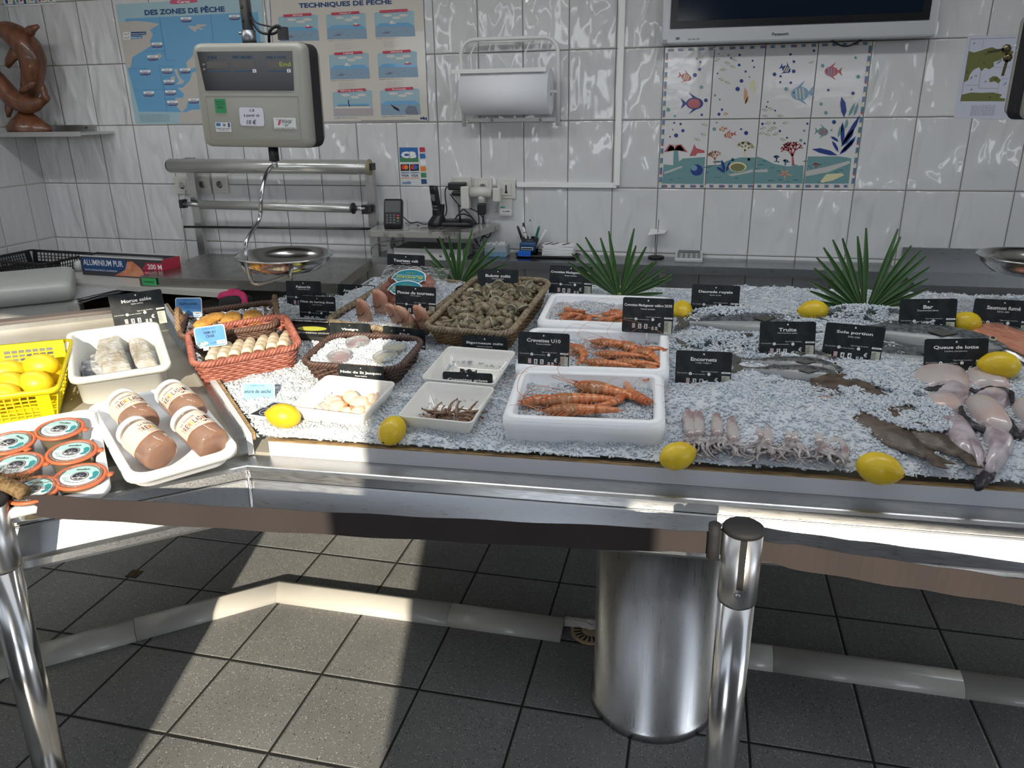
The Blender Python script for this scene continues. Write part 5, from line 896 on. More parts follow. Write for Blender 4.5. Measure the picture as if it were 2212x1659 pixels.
# ---- prawns
prm = mat('prawn_shell', (.55, .13, .03), .3, c2=(.70, .30, .13), cs=28, st=(3.5, .6, .6), bs=90, bk=.2, coat=.5); prh = mat('prawn_head', (.52, .11, .025), .32, c2=(.38, .17, .07), cs=20, coat=.4); prg = mat('shrimp_grey', (.15, .07, .045), .4, c2=(.28, .18, .12), cs=40); eye = mat('eye_black', (.005, .005, .006), .15)
def prawn(L_, curl, mb_, mh, antenna=True, legs=9, det=1):
    e = bpy.data.objects.new('prawn', None); COL.objects.link(e); e.empty_display_size = .01; n_ = 26 if det else 12; r0 = L_*.082
    def C(f):  # spine point and tangent angle; f 0 head .. 1 tail
        a = 0; x = y = 0; st = 40
        for i in range(int(f*st)): a = curl*max(0, (i/st-.25))*1.33; x += L_/st*math.cos(a); y -= L_/st*math.sin(a)
        return Vector((x, y, 0)), a
    def seg(f0, f1, prof, m, name):
        b = MB(); R = []
        for i in range(n_+1):
            f = f0+(f1-f0)*i/n_; c, a = C(f); s = prof((f-f0)/(f1-f0)); nx = Vector((math.sin(a), math.cos(a), 0)); R.append([c+nx*(r0*s*1.12*math.cos(q))+Vector((0, 0, r0*s*.85*math.sin(q))) for q in (2*math.pi*k/(12 if det else 7) for k in range(12 if det else 7))])
        b.loft(R, m); return b.build(name, e)
    seg(0, .40, lambda t: .16+.95*math.sin(min(1, t*1.5)*math.pi/2)**.8-(.06 if t > .95 else 0), mh, 'head')
    seg(.37, .93, lambda t: (1.0-.55*t)*(1+.07*abs(math.sin(t*6*math.pi))), mb_, 'abdomen')
    c, a = C(.92); b = MB(); d = Vector((math.cos(a), -math.sin(a), 0)); nx = Vector((math.sin(a), math.cos(a), 0))
    for s in (-.9, -.45, 0, .45, .9): q = (d+nx*s*.7).normalized(); w2 = q.cross(Vector((0, 0, 1))); l = L_*.13; b.loft([[c+w2*L_*.006, c-w2*L_*.006, c-w2*L_*.006-Vector((0, 0, .0008)), c+w2*L_*.006-Vector((0, 0, .0008))], [c+q*l*.7+w2*L_*.02, c+q*l*.7-w2*L_*.02, c+q*l*.7-w2*L_*.02-Vector((0, 0, .0008)), c+q*l*.7+w2*L_*.02-Vector((0, 0, .0008))], [c+q*l+w2*.001, c+q*l-w2*.001, c+q*l-w2*.001-Vector((0, 0, .0008)), c+q*l+w2*.001-Vector((0, 0, .0008))]], mb_, False)
    b.build('tail_fan', e)
    b = MB(); rnd = random.Random(5)
    for i in range(legs): f = .12+.62*i/legs; c, a = C(f); inn = -Vector((math.sin(a), math.cos(a), 0)); l = L_*(.20 if f < .42 else .09); b.tube([c+inn*r0*.7, c+inn*(r0+l*.6)+Vector((-l*.35, 0, -r0*.3)), c+inn*(r0+l)+Vector((-l*rnd.uniform(.3, .9), 0, -r0*.7))], [L_*.011, L_*.008, L_*.003], mh, 5)
    b.tube([(L_*.04, r0*.7, 0), (-L_*.10, r0*1.0, 0)], [L_*.015, L_*.002], mh, 5); b.build('legs', e)
    b = MB(); b.lathe([(.0002, -L_*.018), (L_*.016, 0), (.0002, L_*.018)], eye, 8, (L_*.035, r0*.25, r0*.35)); b.build('eye', e)
    if antenna: b = MB(); [b.tube(smooth([Vector((0, 0, 0)), Vector((-L_*.25, s*L_*.1, L_*.12)), Vector((-L_*.1, s*L_*.35, L_*.28)), Vector((L_*.3, s*L_*.5, L_*.2))], 5), L_*.0035, mb_, 4) for s in (1, -.7)]; b.build('antenna', e)
    return e
protos = {'big': prawn(.20, 1.1, prm, prh), 'bigs': prawn(.20, .35, prm, prh), 'mid': prawn(.145, .7, prm, prh), 'midc': prawn(.13, 2.2, prm, prh), 'small': prawn(.10, 1.8, prm, prh), 'grey': prawn(.046, 1.3, prg, prg, False, 5, 0), 'grey2': prawn(.05, .7, prg, prg, False, 5, 0)}
USED = set()
def place(kind, M, name, label, cat, group=None):
    o = protos[kind]
    if kind in USED: o = copytree(o, M, label, group)
    else: USED.add(kind); o.matrix_world = M; o['label'] = label; o['category'] = cat
    o.name = name
    if group: o['group'] = group
    return o
def inbox(B_, px, py, z, plane=onice):
    p = plane(px, py, z); return p
for k, (x, y, yaw, roll, kd, lb) in enumerate(((1265, 830, -.18, 0.2, 'bigs', 'longest prawn lying along the back of the front foam box, head left'), (1352, 850, -2.0, .3, 'midc', 'thick prawn bent over at the right of the front foam box'), (1190, 868, .35, .1, 'bigs', 'big prawn lying at an angle at the middle of the front foam box'), (1125, 872, .6, .4, 'mid', 'big prawn half under the ice at the left of the front foam box'), (1175, 888, .25, -.4, 'big', 'big prawn with its legs up at the front of the front foam box'), (1402, 872, 2.3, .2, 'mid', 'big prawn reaching into the right end of the front foam box'))):
    place(kd, rotM(onice(x-(25 if kd == 'bigs' else 0), y, .066), NM, yaw, 0, roll), 'prawn', lb, 'prawn', 'largest prawns in the front foam box')
for k, (x, y, yaw, kd) in enumerate(((1290, 738, .0, 'mid'), (1345, 740, -.5, 'mid'), (1245, 745, -.6, 'midc'), (1300, 765, .12, 'mid'), (1275, 782, .05, 'mid'), (1335, 782, .1, 'mid'), (1372, 770, 1.0, 'midc'), (1395, 785, -.6, 'midc'), (1385, 750, -.7, 'mid'))):
    place(kd, rotM(onice(x-15, y, .07), NM, yaw, 0, random.uniform(-.4, .4)), 'prawn', ('orange prawn at the back left', 'orange prawn at the back', 'curled orange prawn at the far left', 'long orange prawn across the middle', 'orange prawn along the front edge, left one', 'orange prawn along the front edge, right one', 'prawn with its head raised at the right', 'curled prawn in the front right corner', 'orange prawn at the right end behind')[k]+' of the middle foam box', 'prawn', 'medium prawns in the middle foam box')
for k, (x, y, yaw) in enumerate(((1205, 680, .3), (1225, 670, -.2), (1240, 690, .8), (1260, 678, -.9), (1212, 694, 1.4), (1300, 680, .4), (1318, 670, -.5), (1330, 688, .1), (1310, 696, 1.1), (1345, 676, -1.2), (1290, 694, .7), (1350, 694, .2), (1240, 676, 2.4))):
    place('small', rotM(onice(x, y, .066), NM, yaw, 0, random.uniform(-.5, .5)), 'prawn', 'small orange prawn in the rear foam box, in the %s heap' % ('left' if x < 1275 else 'right'), 'prawn', 'small prawns of the %s heap in the rear box' % ('left' if x < 1275 else 'right'))
e, M, W_, D_ = BW[1]
for k in range(62):
    r, a = .056*math.sqrt(random.random()), random.uniform(0, 6.28); loc = M @ Vector((.004+r*math.cos(a), -.008+r*.7*math.sin(a), .014+.020*(1-r/.07)*random.random()+.004)); place(random.choice(('grey', 'grey2')), rotM(loc, NM, random.uniform(0, 6.28), random.uniform(-.5, .5), random.uniform(-.8, .8)), 'grey_shrimp', 'tiny grey-brown shrimp in the pile in the ceramic bowl', 'shrimp', 'tiny shrimps piled in the bowl')
# ---- whelks and winkles
def shell(name, m, ml, turns=3.6, n_=56, seg=12, s=.02):
    e = bpy.data.objects.new(name, None); COL.objects.link(e); e.empty_display_size = .005; b = MB(); R = []
    for i in range(n_+1):
        t = i/n_; a = t*turns*2*math.pi; g = math.exp(-2.7*t); r = s*.62*g; d = s*.46*g; z = s*2.0*(1-g)-s*.7; c = Vector((d*math.cos(a), d*math.sin(a), z)); er = Vector((math.cos(a), math.sin(a), 0)); rb = 1+.035*math.sin(i*2.2)
        R.append([c+er*(r*rb*math.cos(q))+Vector((0, 0, r*rb*1.25*math.sin(q))) for q in (2*math.pi*k/seg for k in range(seg))])
    b.loft(R, m, True, False, True); b.build('shell', e)
    c0 = Vector((s*.46, 0, -s*.7)); b = MB(); lipr = [[c0+Vector((s*f*math.cos(q), y, s*f*1.3*math.sin(q))) for q in (2*math.pi*k/14 for k in range(14))] for f, y in ((.64, .0), (.68, -s*.12), (.56, -s*.12), (.45, s*.1), (.2, s*.25))]; b.loft(lipr, ml, True, False, True); b.build('opening', e); return e
wh = mat('whelk_shell', (.10, .085, .045), .5, c2=(.26, .21, .13), cs=40, st=(1, 1, 5), bs=200, bk=.5, bd=.001); whl = mat('whelk_lip', (.42, .38, .28), .35)
protos['whelk'] = shell('whelk', wh, whl); protos['winkle'] = shell('winkle', mat('winkle_shell', (.012, .012, .014), .3), mat('winkle_shell', (0, 0, 0)), 2.6, 30, 8, .0085)
e, M, W_, D_ = BB; k = 0
for iy in range(9):
    for ix in range(10):
        x = (-.5+(ix+.5)/10)*(W_-.05)+random.uniform(-.006, .006); y = (-.5+(iy+.5)/9)*(D_-.055)+random.uniform(-.006, .006); z = .064+.028*(1-(2*x/W_)**2)*(1-(2*y/D_)**2)+random.uniform(0, .012)
        if y < -D_*.42: z = .064
        place('whelk', M @ Matrix.Translation((x, y, z)) @ Matrix.Rotation(random.uniform(0, 6.28), 4, 'Z') @ Matrix.Rotation(random.uniform(.6, 2.4), 4, 'X') @ Matrix.Rotation(random.uniform(0, 6.28), 4, 'Z') @ Matrix.Scale(random.uniform(1.0, 1.3), 4), 'whelk', 'olive-brown whelk in the heap in the golden basket', 'whelk', 'whelks heaped in the golden basket')
b = MB(); b.loft([rrect(W_*.86, D_*.84, .03, .006), rrect(W_*.9, D_*.86, .03, .045), rrect(W_*.5, D_*.5, .03, .062)], wh); o = b.build('whelk_underlayer'); o.matrix_world = M; tag(o, 'uncounted lower whelks under the visible ones in the golden basket', 'whelks', kind='stuff')
e, M, W_, D_ = BW[2]
for k in range(14): place('winkle', M @ Matrix.Translation((random.uniform(-.035, .035)-.005, random.uniform(-.02, .035), .018+.006*random.random())) @ Matrix.Rotation(random.uniform(0, 6), 4, 'Z') @ Matrix.Rotation(random.uniform(.4, 2), 4, 'X'), 'winkle', 'small round black winkle at the bottom of the ceramic bowl', 'winkle', 'black winkles in the bowl')
# ---- scallops
scm = mat('scallop_meat', (.66, .52, .40), .35, bs=25, bk=.3, coat=.4, sss=.0); coral = mat('scallop_coral', (.62, .20, .08), .35, coat=.4)
e, M, W_, D_ = BW[0]
for k, (x, y, z, s) in enumerate(((-.05, .02, .022, 1), (-.02, -.01, .026, 1.1), (.0, .03, .036, 1.15), (.035, .012, .032, 1.2), (.05, .04, .03, 1.0), (.015, -.02, .024, .8), (.045, -.018, .026, 1.0), (-.055, -.012, .018, .9), (-.01, .05, .026, .9), (.062, .005, .024, .9))):
    e2 = empty('scallop', M @ Matrix.Translation((x, y, z)) @ Matrix.Rotation(k*1.3, 4, 'Z') @ Matrix.Rotation(.5*math.sin(k*2), 4, 'X') @ Matrix.Scale(s, 4), 'plump cream scallop with an orange coral among the ones in the sunlit bowl', 'scallop', 'scallops in the sunlit bowl')
    b = MB(); b.loft([[Vector((.021*f*math.cos(q)*(1+.06*math.sin(3*q+k)), .018*f*math.sin(q)*(1+.08*math.sin(2*q+k)), zz)) for q in (2*math.pi*j/18 for j in range(18))] for f, zz in ((.5, -.012), (.92, -.008), (1.03, 0), (.93, .008), (.6, .0125), (.15, .014))], scm); b.build('meat', e2)
    b = MB(); b.tube(smooth([Vector((.016, .0, -.004)), Vector((.02, .015, .0)), Vector((.002, .024, .001)), Vector((-.012, .02, -.003))], 4), [.004]+[.007]*11+[.002], coral if k % 3 != 1 else scm, 8); b.build('coral', e2)
# ---- spring rolls and breaded fillets
nem = mat('rice_wrap', (.52, .43, .30), .45, c2=(.62, .56, .44), cs=18, bs=30, bk=.5, coat=.3); fill = mat('roll_filling', (.16, .05, .015), .7, bs=200, bk=.8, bd=.003)
e0, M, W_, D_ = BR; nemo = None
for k in range(7):
    cx = onice(462+25.2*k+(2 if k > 3 else 0), 765-5.0*k, .052); Mk = frame(cx, Vector((.36, -.93, 0)), NM) @ Matrix.Rotation(.06*math.sin(k*3), 4, 'Z'); lb = '%s of the seven pale spring rolls counted from the left, in the reddish tray' % ('first', 'second', 'third', 'fourth', 'fifth', 'sixth', 'seventh')[k]
    if nemo is None:
        nemo = empty('spring_roll', Mk, lb, 'spring roll', 'spring rolls on foil'); b = MB(); P = [Vector((-.052+.104*i/12, 0, .002*math.sin(i*1.9))) for i in range(13)]; b.tube(P, [.010, .0145, .0165, .017, .0165, .0172, .0168, .0173, .0166, .017, .0163, .0165, .0145], nem, 16); b.build('wrapper', nemo)
        b = MB(); b.loft([[Vector((x, .0128*f*math.cos(q)*(1+.1*math.sin(5*q)), .0125*f*math.sin(q))) for q in (2*math.pi*j/14 for j in range(14))] for f, x in ((1, .0505), (.95, .055), (.5, .0575))], fill); b.build('filling', nemo)
    else: copytree(nemo, Mk, lb, 'spring rolls on foil')
brd = mat('breadcrumbs', (.42, .19, .025), .8, c2=(.58, .30, .06), cs=45, bs=160, bk=1, bd=.005)
for k, (x, y, a, l) in enumerate(((451, 692, 1.45, .066), (499, 690, -1.1, .070), (547, 686, -.95, .072))):
    p = onice(x, y, .078); Mk = frame(p, Vector((math.cos(a), math.sin(a), 0)), NM); b = MB()
    b.loft([[Vector((l*(.96*u), (.031*math.sqrt(max(0, 1-(abs(u)**3.0)))*(1+.18*u)+.0008)*math.cos(q)*(1+.04*noise.noise(Vector((u*5, q*2, k)))), .011*math.sqrt(max(0, 1-abs(u)**3))*math.sin(q)+.0004)) for q in (2*math.pi*j/20 for j in range(20))] for u in [-1+2*i/14 for i in range(15)]], brd); o = b.build('breaded_fillet'); o.matrix_world = Mk; tag(o, '%s golden breaded fish fillet in the basket with cane handles' % ('leftmost', 'middle', 'rightmost')[k], 'fish fillet', 'breaded fillets')
# ---- sauce pots in the ice basket
pot = mat('clear_pot', (.92, .92, .92), .1, tr=.85, ior=1.3); vin = mat('vinegar_sauce', (.42, .20, .22), .3); aio = mat('aioli_sauce', (.62, .60, .40), .4)
for k, (x, y, m, lb) in enumerate(((772, 738, vin, 'clear pot of pinkish vinegar at the back left of the sauce basket'), (733, 768, vin, 'clear pot of pinkish vinegar at the front left of the sauce basket'), (853, 750, aio, 'clear pot of pale aioli at the back right of the sauce basket'), (832, 770, aio, 'clear pot of pale aioli at the front right of the sauce basket'))):
    p = onice(x, y, .078); e = empty('sauce_pot', frame(p, Vector((1, 0, 0)), (NM+Vector((0, -.1, 0))*(1 if k != 2 else .2))), lb, 'sauce pot'); b = MB(); b.lathe([(.024, -.026), (.030, -.002), (.034, 0), (.0345, .003), (.031, .003), (.029, .001), (.0285, -.001), (.0001, -.001)], pot, 40); b.build('pot_and_lid', e); b = MB(); b.lathe([(.0225, -.024), (.028, -.004), (.0001, -.004)], m, 30); b.build('sauce', e)
    b = MB()
    for q in range(36): a = 2*math.pi*q/36; b.box((.0335*math.cos(a), .0335*math.sin(a), -.0035), (.003, .0018, .005), pot, Matrix.Rotation(a, 3, 'Z'))
    b.build('lid_ribs', e)
# ---- crab claws and wrapped crabs
clw = mat('crab_claw', (.46, .20, .12), .4, c2=(.55, .33, .23), cs=24, bs=70, bk=.3, coat=.3); clt = mat('claw_tip', (.10, .04, .03), .35)
for k, (x, y, a, s) in enumerate(((783, 665, .12, 1.05), (820, 648, .1, 1.15), (853, 668, -.2, .85), (880, 680, -.35, 1.05), (912, 678, -.1, 1.0))):
    p = onice(x, y+20, .075); e = empty('crab_claw', rotM(p, (NM+Vector((.0, -.35, 0))), 0, a, 0) @ Matrix.Scale(s*1.4, 4), '%s of the five pink-brown crab claws counted from the left' % ('first', 'second', 'third', 'fourth', 'last')[k], 'crab claw', 'crab claws on ice')
    R = []
    for i in range(15):
        f = i/14; w2 = .0165*math.sin(math.pi*(.12+.80*f))**.7*(1.05-.12*f); R.append([Vector((.005*math.sin(f*3.4)+w2*math.cos(q), w2*.78*math.sin(q), -.03+.078*f)) for q in (2*math.pi*j/16 for j in range(16))])
    b = MB(); b.loft(R, clw); b.build('palm', e); R = []
    for i in range(9):
        f = i/8; w2 = .0125*math.sin(math.pi*(.16+.76*f))**.7; R.append([Vector((.0065+.004*math.sin(f*3)+w2*math.cos(q), -.006+w2*.8*math.sin(q), .012+.040*f)) for q in (2*math.pi*j/14 for j in range(14))])
    b = MB(); b.loft(R, clw); b.build('pincer', e); b = MB(); b.tube(smooth([Vector((-.010, -.0135, .014)), Vector((-.004, -.0165, .021)), Vector((.004, -.0172, .019)), Vector((.012, -.0150, .026)), Vector((.016, -.010, .034))], 4), .0011, clt, 6); b.build('joint_line', e)
wrap = mat('shrink_wrap', (.95, .96, .98), .08, tr=.95, ior=1.12, bs=28, bk=1, bd=.012); crab = mat('crab_shell', (.16, .045, .03), .5, c2=(.32, .13, .09), cs=22, bs=60, bk=.5); lab1 = mat('label_teal', (.01, .22, .30), .35); laby = mat('label_yellow', (.60, .62, .08), .4); labg = mat('label_lime', (.25, .45, .12), .4)
for k, (x, y, lb) in enumerate(((888, 612, 'vacuum-packed whole crab with a teal oval label, the rear one under the tag'), (880, 637, 'vacuum-packed whole crab with a teal oval label, the front one by the claws'))):
    p = onice(x, y, .105 if k == 0 else .085); N2 = (NM+Vector((0, -.55, 0))).normalized(); e = empty('packed_crab', frame(p, Vector((1, -.05, 0)), N2), lb, 'crab')
    b = MB(); b.loft([[Vector((.086*f*math.cos(q)*(1+.04*math.sin(9*q)), .052*f*math.sin(q)*(1+.05*math.sin(5*q)), z)) for q in (2*math.pi*j/40 for j in range(40))] for f, z in ((.4, -.018), (.9, -.012), (1, 0), (.93, .010), (.6, .017), (.2, .019))], crab); b.tube(smooth([Vector((-.07, -.01, 0)), Vector((-.085, -.045, .004)), Vector((-.03, -.062, .004))]), .014, crab, 10); b.tube(smooth([Vector((.07, -.01, 0)), Vector((.085, -.045, .004)), Vector((.03, -.062, .004))]), .014, crab, 10); b.build('crab', e)
    b = MB(); n_ = 34; V = []
    for i in range(n_+1):
        for j in range(n_+1): u, v = i/n_*2-1, j/n_*2-1; r2 = (u/.8)**2+(v/.85)**2; V.append((.118*u, .082*v, .024*math.exp(-r2*1.4)+.006*noise.noise(Vector((i*.5, j*.5, k*9)))-.004))
    F = [(i*(n_+1)+j, (i+1)*(n_+1)+j, (i+1)*(n_+1)+j+1, i*(n_+1)+j+1) for i in range(n_) for j in range(n_)]; b.add(V, F, wrap, True); b.build('wrapper', e)
    b = MB(); E_ = lambda rx, ry, z, cy=.005: [(rx*math.cos(t), cy+ry*math.sin(t), z) for t in (2*math.pi*q/36 for q in range(36))]
    b.poly(E_(.058, .036, .026), inkw); b.poly(E_(.054, .032, .0265), lab1); b.poly([(-.062, -.010, .027), (.062, -.010, .027), (.056, .012, .027), (-.056, .012, .027)], inkw); b.poly([(-.059, -.0085, .0275), (.059, -.0085, .0275), (.053, .0105, .0275), (-.053, .0105, .0275)], lab1); b.poly([(-.02, -.024, .0275), (.02, -.024, .0275), (.018, -.015, .0275), (-.018, -.015, .0275)], laby)
    text(b, 'IRLANDAISE', 0, 0, .095, .012, laby, 0, lambda x_, y_, z_: (-x_, -y_+.001, .0282), .015); text(b, 'CRABE', 0, 0, .035, .006, labg, 0, lambda x_, y_, z_: (-x_, -y_+.020, .0282), .01); b.build('oval_label', e)
# ---- salt cod
cod = mat('salt_cod', (.30, .27, .21), .75, c2=(.42, .42, .40), cs=30, bs=90, bk=1, bd=.006)
def slabfish(name, pts, th, M, m, label, cat, skin=None, seed=0, ridge=.0):
    c = sum((Vector((x, y, 0)) for x, y in pts), Vector())/len(pts); R = []
    for f, z in ((.94, 0), (1, th*.25), (.99, th*.6), (.9, th*.92), (.6, th*1.02), (.25, th*1.05)):
        R.append([Vector((c.x+(x-c.x)*f, c.y+(y-c.y)*f, z+ridge*f*(x-c.x)*6+.005*noise.noise(Vector((x*40, y*40, f*3+seed))))) for x, y in pts])
    b = MB(); b.loft(R, m); o = b.build('flesh', None); e = empty(name, M, label, cat); o.parent = e; return e
def dense(P, n_=5):
    R = []
    for i in range(len(P)):
        a, c = P[i], P[(i+1) % len(P)]
        for k in range(n_): t = k/n_; R.append((a[0]+(c[0]-a[0])*t+.0025*noise.noise(Vector((i, k, 3))), a[1]+(c[1]-a[1])*t+.0025*noise.noise(Vector((i, k, 8)))))
    return R
def px2(M, pts, z, plane): inv_ = M.inverted(); return [(lambda q: (q.x, q.y))(inv_ @ plane(x, y, z)) for x, y in pts]
Mt = TC[1]
slabfish('salt_cod', dense(px2(Mt, [(222, 730), (258, 714), (272, 770), (290, 815), (230, 822), (205, 790)], .03, onleft)), .05, Mt @ Matrix.Translation((0, 0, .012)), cod, 'thick slab of salt-crusted cod standing at the middle of the white tub', 'salt cod', seed=1)
slabfish('salt_cod', dense(px2(Mt, [(276, 738), (305, 734), (325, 762), (343, 800), (295, 808), (283, 775)], .02, onleft)), .036, Mt @ Matrix.Translation((0, 0, .012)), cod, 'narrow salt-crusted cod fillet at the right of the white tub', 'salt cod', seed=5)
slabfish('salt_cod', dense(px2(Mt, [(176, 800), (215, 772), (262, 790), (262, 818), (180, 822)], .02, onleft)), .034, Mt @ Matrix.Translation((0, 0, .012)), mat('salt_cod_dark', (.16, .17, .20), .6, c2=(.52, .52, .50), cs=40, bs=90, bk=1, bd=.006), 'dark-skinned salt cod piece lying at the front left of the white tub', 'salt cod', seed=9)
b = MB(); b.loft([rrect(TC[2]*.8, TC[3]*.8, .03, .008), rrect(TC[2]*.8, TC[3]*.8, .03, .014)], icem); 
o = b.build('salt_layer'); o.matrix_world = Mt; tag(o, 'layer of coarse white salt on the bottom of the cod tub', 'salt', kind='stuff')
# ---- glass terrines
tg = mat('jar_glass', (.88, .90, .85), .06, tr=.9, ior=1.3, coat=.3); ring = mat('orange_rubber', (.55, .13, .05), .42); lbl = mat('label_aqua', (.36, .60, .58), .5); lblw = mat('label_pale', (.62, .68, .70), .5); lblt = mat('label_teal_dark', (.02, .24, .27), .5); emb = mat('label_emblem', (.012, .014, .03), .5); ter = mat('terrine', (.20, .13, .03), .5)
mok = None
for k, (x, y, a, lb) in enumerate(((130, 930, 0.15, 'terrine jar at the back right of the foam tray'), (156, 980, .35, 'terrine jar at the middle right of the foam tray'), (174, 1033, .35, 'terrine jar at the front right corner of the foam tray'), (22, 960, -.35, 'terrine jar at the back left, next to the yellow crate'), (38, 1008, .25, 'terrine jar at the middle left of the foam tray'), (70, 1062, .4, 'terrine jar at the front left, cut by the belt'))):
    p = onleft(x, y, .052); Mk = frame(p, Vector((1, .05, 0)), NL) @ Matrix.Rotation(a, 4, 'Z')
    if mok: copytree(mok, Mk, lb, 'terrines with orange rings'); continue
    mok = e = empty('terrine_jar', Mk, lb, 'jar', 'terrines with orange rings')
    b = MB(); b.lathe([(.036, -.045), (.040, -.043), (.046, -.004), (.048, -.002), (.048, 0), (.0001, 0)], tg, 48); b.build('glass_body', e); b = MB(); b.lathe([(.035, -.042), (.043, -.006), (.0001, -.006)], ter, 36); b.build('terrine', e)
    b = MB(); b.lathe([(.0515, .001), (.053, .003), (.052, .0065), (.046, .007), (.044, .0045), (.044, .001)], ring, 56); b.loft([rrect(.014, .016, .004, .0015, 3, cx=.056, cy=.006), rrect(.012, .014, .004, .005, 3, cx=.058, cy=.006)], ring); b.build('rubber_ring', e)
    b = MB(); b.lathe([(.0435, .003), (.0435, .0075), (.041, .0085), (.0385, .006), (.0001, .006)], tg, 48); b.build('glass_lid', e)
    b = MB(); C_ = lambda r, z, cx=0, cy=0, n_=40: [(cx+r*math.cos(2*math.pi*q/n_), cy+r*math.sin(2*math.pi*q/n_), z) for q in range(n_)]
    b.poly(C_(.0375, .0064), lbl); b.poly([(-.0375*math.cos(t), -.0375*math.sin(t), .0066) for t in [-.15+math.pi*1.1*q/20 for q in range(21)]], lblw)
    b.poly([(.022, .01, .0068), (.026, .016, .0068), (.034, .012, .0068), (.0365, .0, .0068), (.033, -.014, .0068), (.024, -.018, .0068), (.020, -.012, .0068), (.026, -.006, .0068)], lblt)
    for q in range(4): yy = -.006-.005*q; b.poly([(-.034+q*.003, yy, .0068), (-.016+q*.002, yy+.004, .0068), (-.031+q*.003, yy-.0018, .0068)], lblt)
    b.poly(C_(.0175, .007, 0, -.002), emb); b.build('round_label', e)
    b = MB()
    for r in (.0160, .0147):
        for q in range(28): t0, t1 = 2*math.pi*q/28, 2*math.pi*(q+1)/28; b.add([(r*math.cos(t0), r*math.sin(t0)-.002, .0073), (r*math.cos(t1), r*math.sin(t1)-.002, .0073), ((r-.0005)*math.cos(t1), (r-.0005)*math.sin(t1)-.002, .0073), ((r-.0005)*math.cos(t0), (r-.0005)*math.sin(t0)-.002, .0073)], [(0, 1, 2, 3)], inkw)
    for s in (-1, 1):
        b.poly([(0, -.006, .0073), (s*.004, .000, .0073), (s*.0085, .002, .0073), (s*.006, -.003, .0073)], mat('emblem_grey', (.22, .25, .27), .5)); b.tube([(0, -.010, .0073), (s*.007, -.009, .0073), (s*.0125, -.013+.004, .0073)], .0004, inkw, 4)
    b.tube([(0, -.014, .0073), (0, .006, .0073)], .0004, inkw, 4); b.tube([(-.012, -.011, .0073), (0, -.008, .0073), (.012, -.011, .0073)], .0004, inkw, 4)
    text(b, 'moko', 0, .0245, .026, .0075, emb, .0073, None, .02); text(b, 'popote du Chef', 0, -.0275, .034, .005, emb, .0073, lambda x_, y_, z_: (x_, y_+18*(x_**2), z_), .0); b.build('lettering', e)
# ---- jars of orange spread lying in the tray
sp = mat('orange_spread', (.42, .15, .045), .4, c2=(.34, .11, .03), cs=30); jl = mat('jar_label_cream', (.62, .55, .46), .5); mar = mat('label_maroon', (.10, .012, .02), .5); jor = mat('label_orange', (.60, .20, .06), .5)
for k, (xa, ya, xb, yb, tw, lb) in enumerate(((262, 868, 318, 925, .0, 'jar of orange spread at the back left of the tray, its label in shade'), (368, 850, 422, 900, -.45, 'jar of orange spread at the back right of the tray'), (292, 935, 352, 985, .6, 'jar of orange spread at the front left of the tray'), (410, 915, 462, 960, -.3, 'jar of orange spread at the front right of the tray'))):
    A, C = onleft(xa, ya, .072), onleft(xb, yb, .052); ax = (C-A).normalized(); ctr = (A+C)/2; up = (NL-ax*ax.dot(NL)).normalized(); e = empty('spread_jar', Matrix(((ax.x, up.cross(ax).x, up.x, ctr.x), (ax.y, up.cross(ax).y, up.y, ctr.y), (ax.z, up.cross(ax).z, up.z, ctr.z), (0, 0, 0, 1))), lb, 'jar', 'jars of orange spread')
    def ringx(P, m, nm, n_=36): b_ = MB(); b_.loft([[Vector((x, r*math.cos(2*math.pi*q/n_), r*math.sin(2*math.pi*q/n_))) for q in range(n_)] for x, r in P], m); return b_.build(nm, e)
    ringx([(-.062, .034), (-.055, .036), (-.048, .036), (-.040, .0405), (.040, .0405), (.05, .038), (.054, .030)], tg, 'glass'); ringx([(-.050, .034), (-.040, .039), (.039, .039), (.049, .036), (.052, .028)], sp, 'spread'); ringx([(-.070, .034), (-.068, .0375), (-.056, .0375), (-.055, .035)], white, 'lid')
    cyl_ = lambda x, y, z: (x, -.0409*math.sin(y/.0409), .0409*math.cos(y/.0409))
    b = MB(); rows = []; n_ = 30
    for q in range(n_+1): yy = -.075+.15*q/n_; rows.append([cyl_(-.040, yy+tw*.04, 0), cyl_(.012+.005*math.cos(yy*45), yy+tw*.04, 0)])
    V = [p_ for r in rows for p_ in r]; b.add(V, [(2*i, 2*i+1, 2*i+3, 2*i+2) for i in range(n_)], jl, True); b.add([Vector(p_)*1.0 for r in rows for p_ in (Vector(r[1])+Vector((-.001, 0, 0)), Vector(r[1])+Vector((.0012, 0, 0)))], [(2*i, 2*i+1, 2*i+3, 2*i+2) for i in range(n_)], jor); b.build('paper_label', e)
    b = MB(); R2 = .0413; cy2 = lambda x, y, z: (-y, -R2*math.sin(-x/R2-tw), R2*math.cos(-x/R2-tw))
    # reading direction runs round the jar, top of the letters towards the lid
    cols = [jor, mar, mar, jor, laby, mar, mar, emb, rdd, emb, mar]; word = 'TREMBLADAIS'
    for q, ch in enumerate(word): text(b, ch, -.036+.0072*q, .009, .0058, .015, cols[q], 0, cy2, .01)
    text(b, 'Le Velouté', -.012, .026, .04, .008, mar, 0, cy2, 0); text(b, 'LE RETOUR DE LA PÊCHE', 0, -.004, .055, .004, mar, 0, cy2, 0)
    b.add([cy2(x_, y_, 0) for x_, y_ in ((-.02, -.012), (.02, -.008), (.024, -.003), (.016, -.004), (-.016, -.008), (-.024, -.010))], [(0, 1, 2, 3, 4, 5)], mar); b.build('lettering', e)
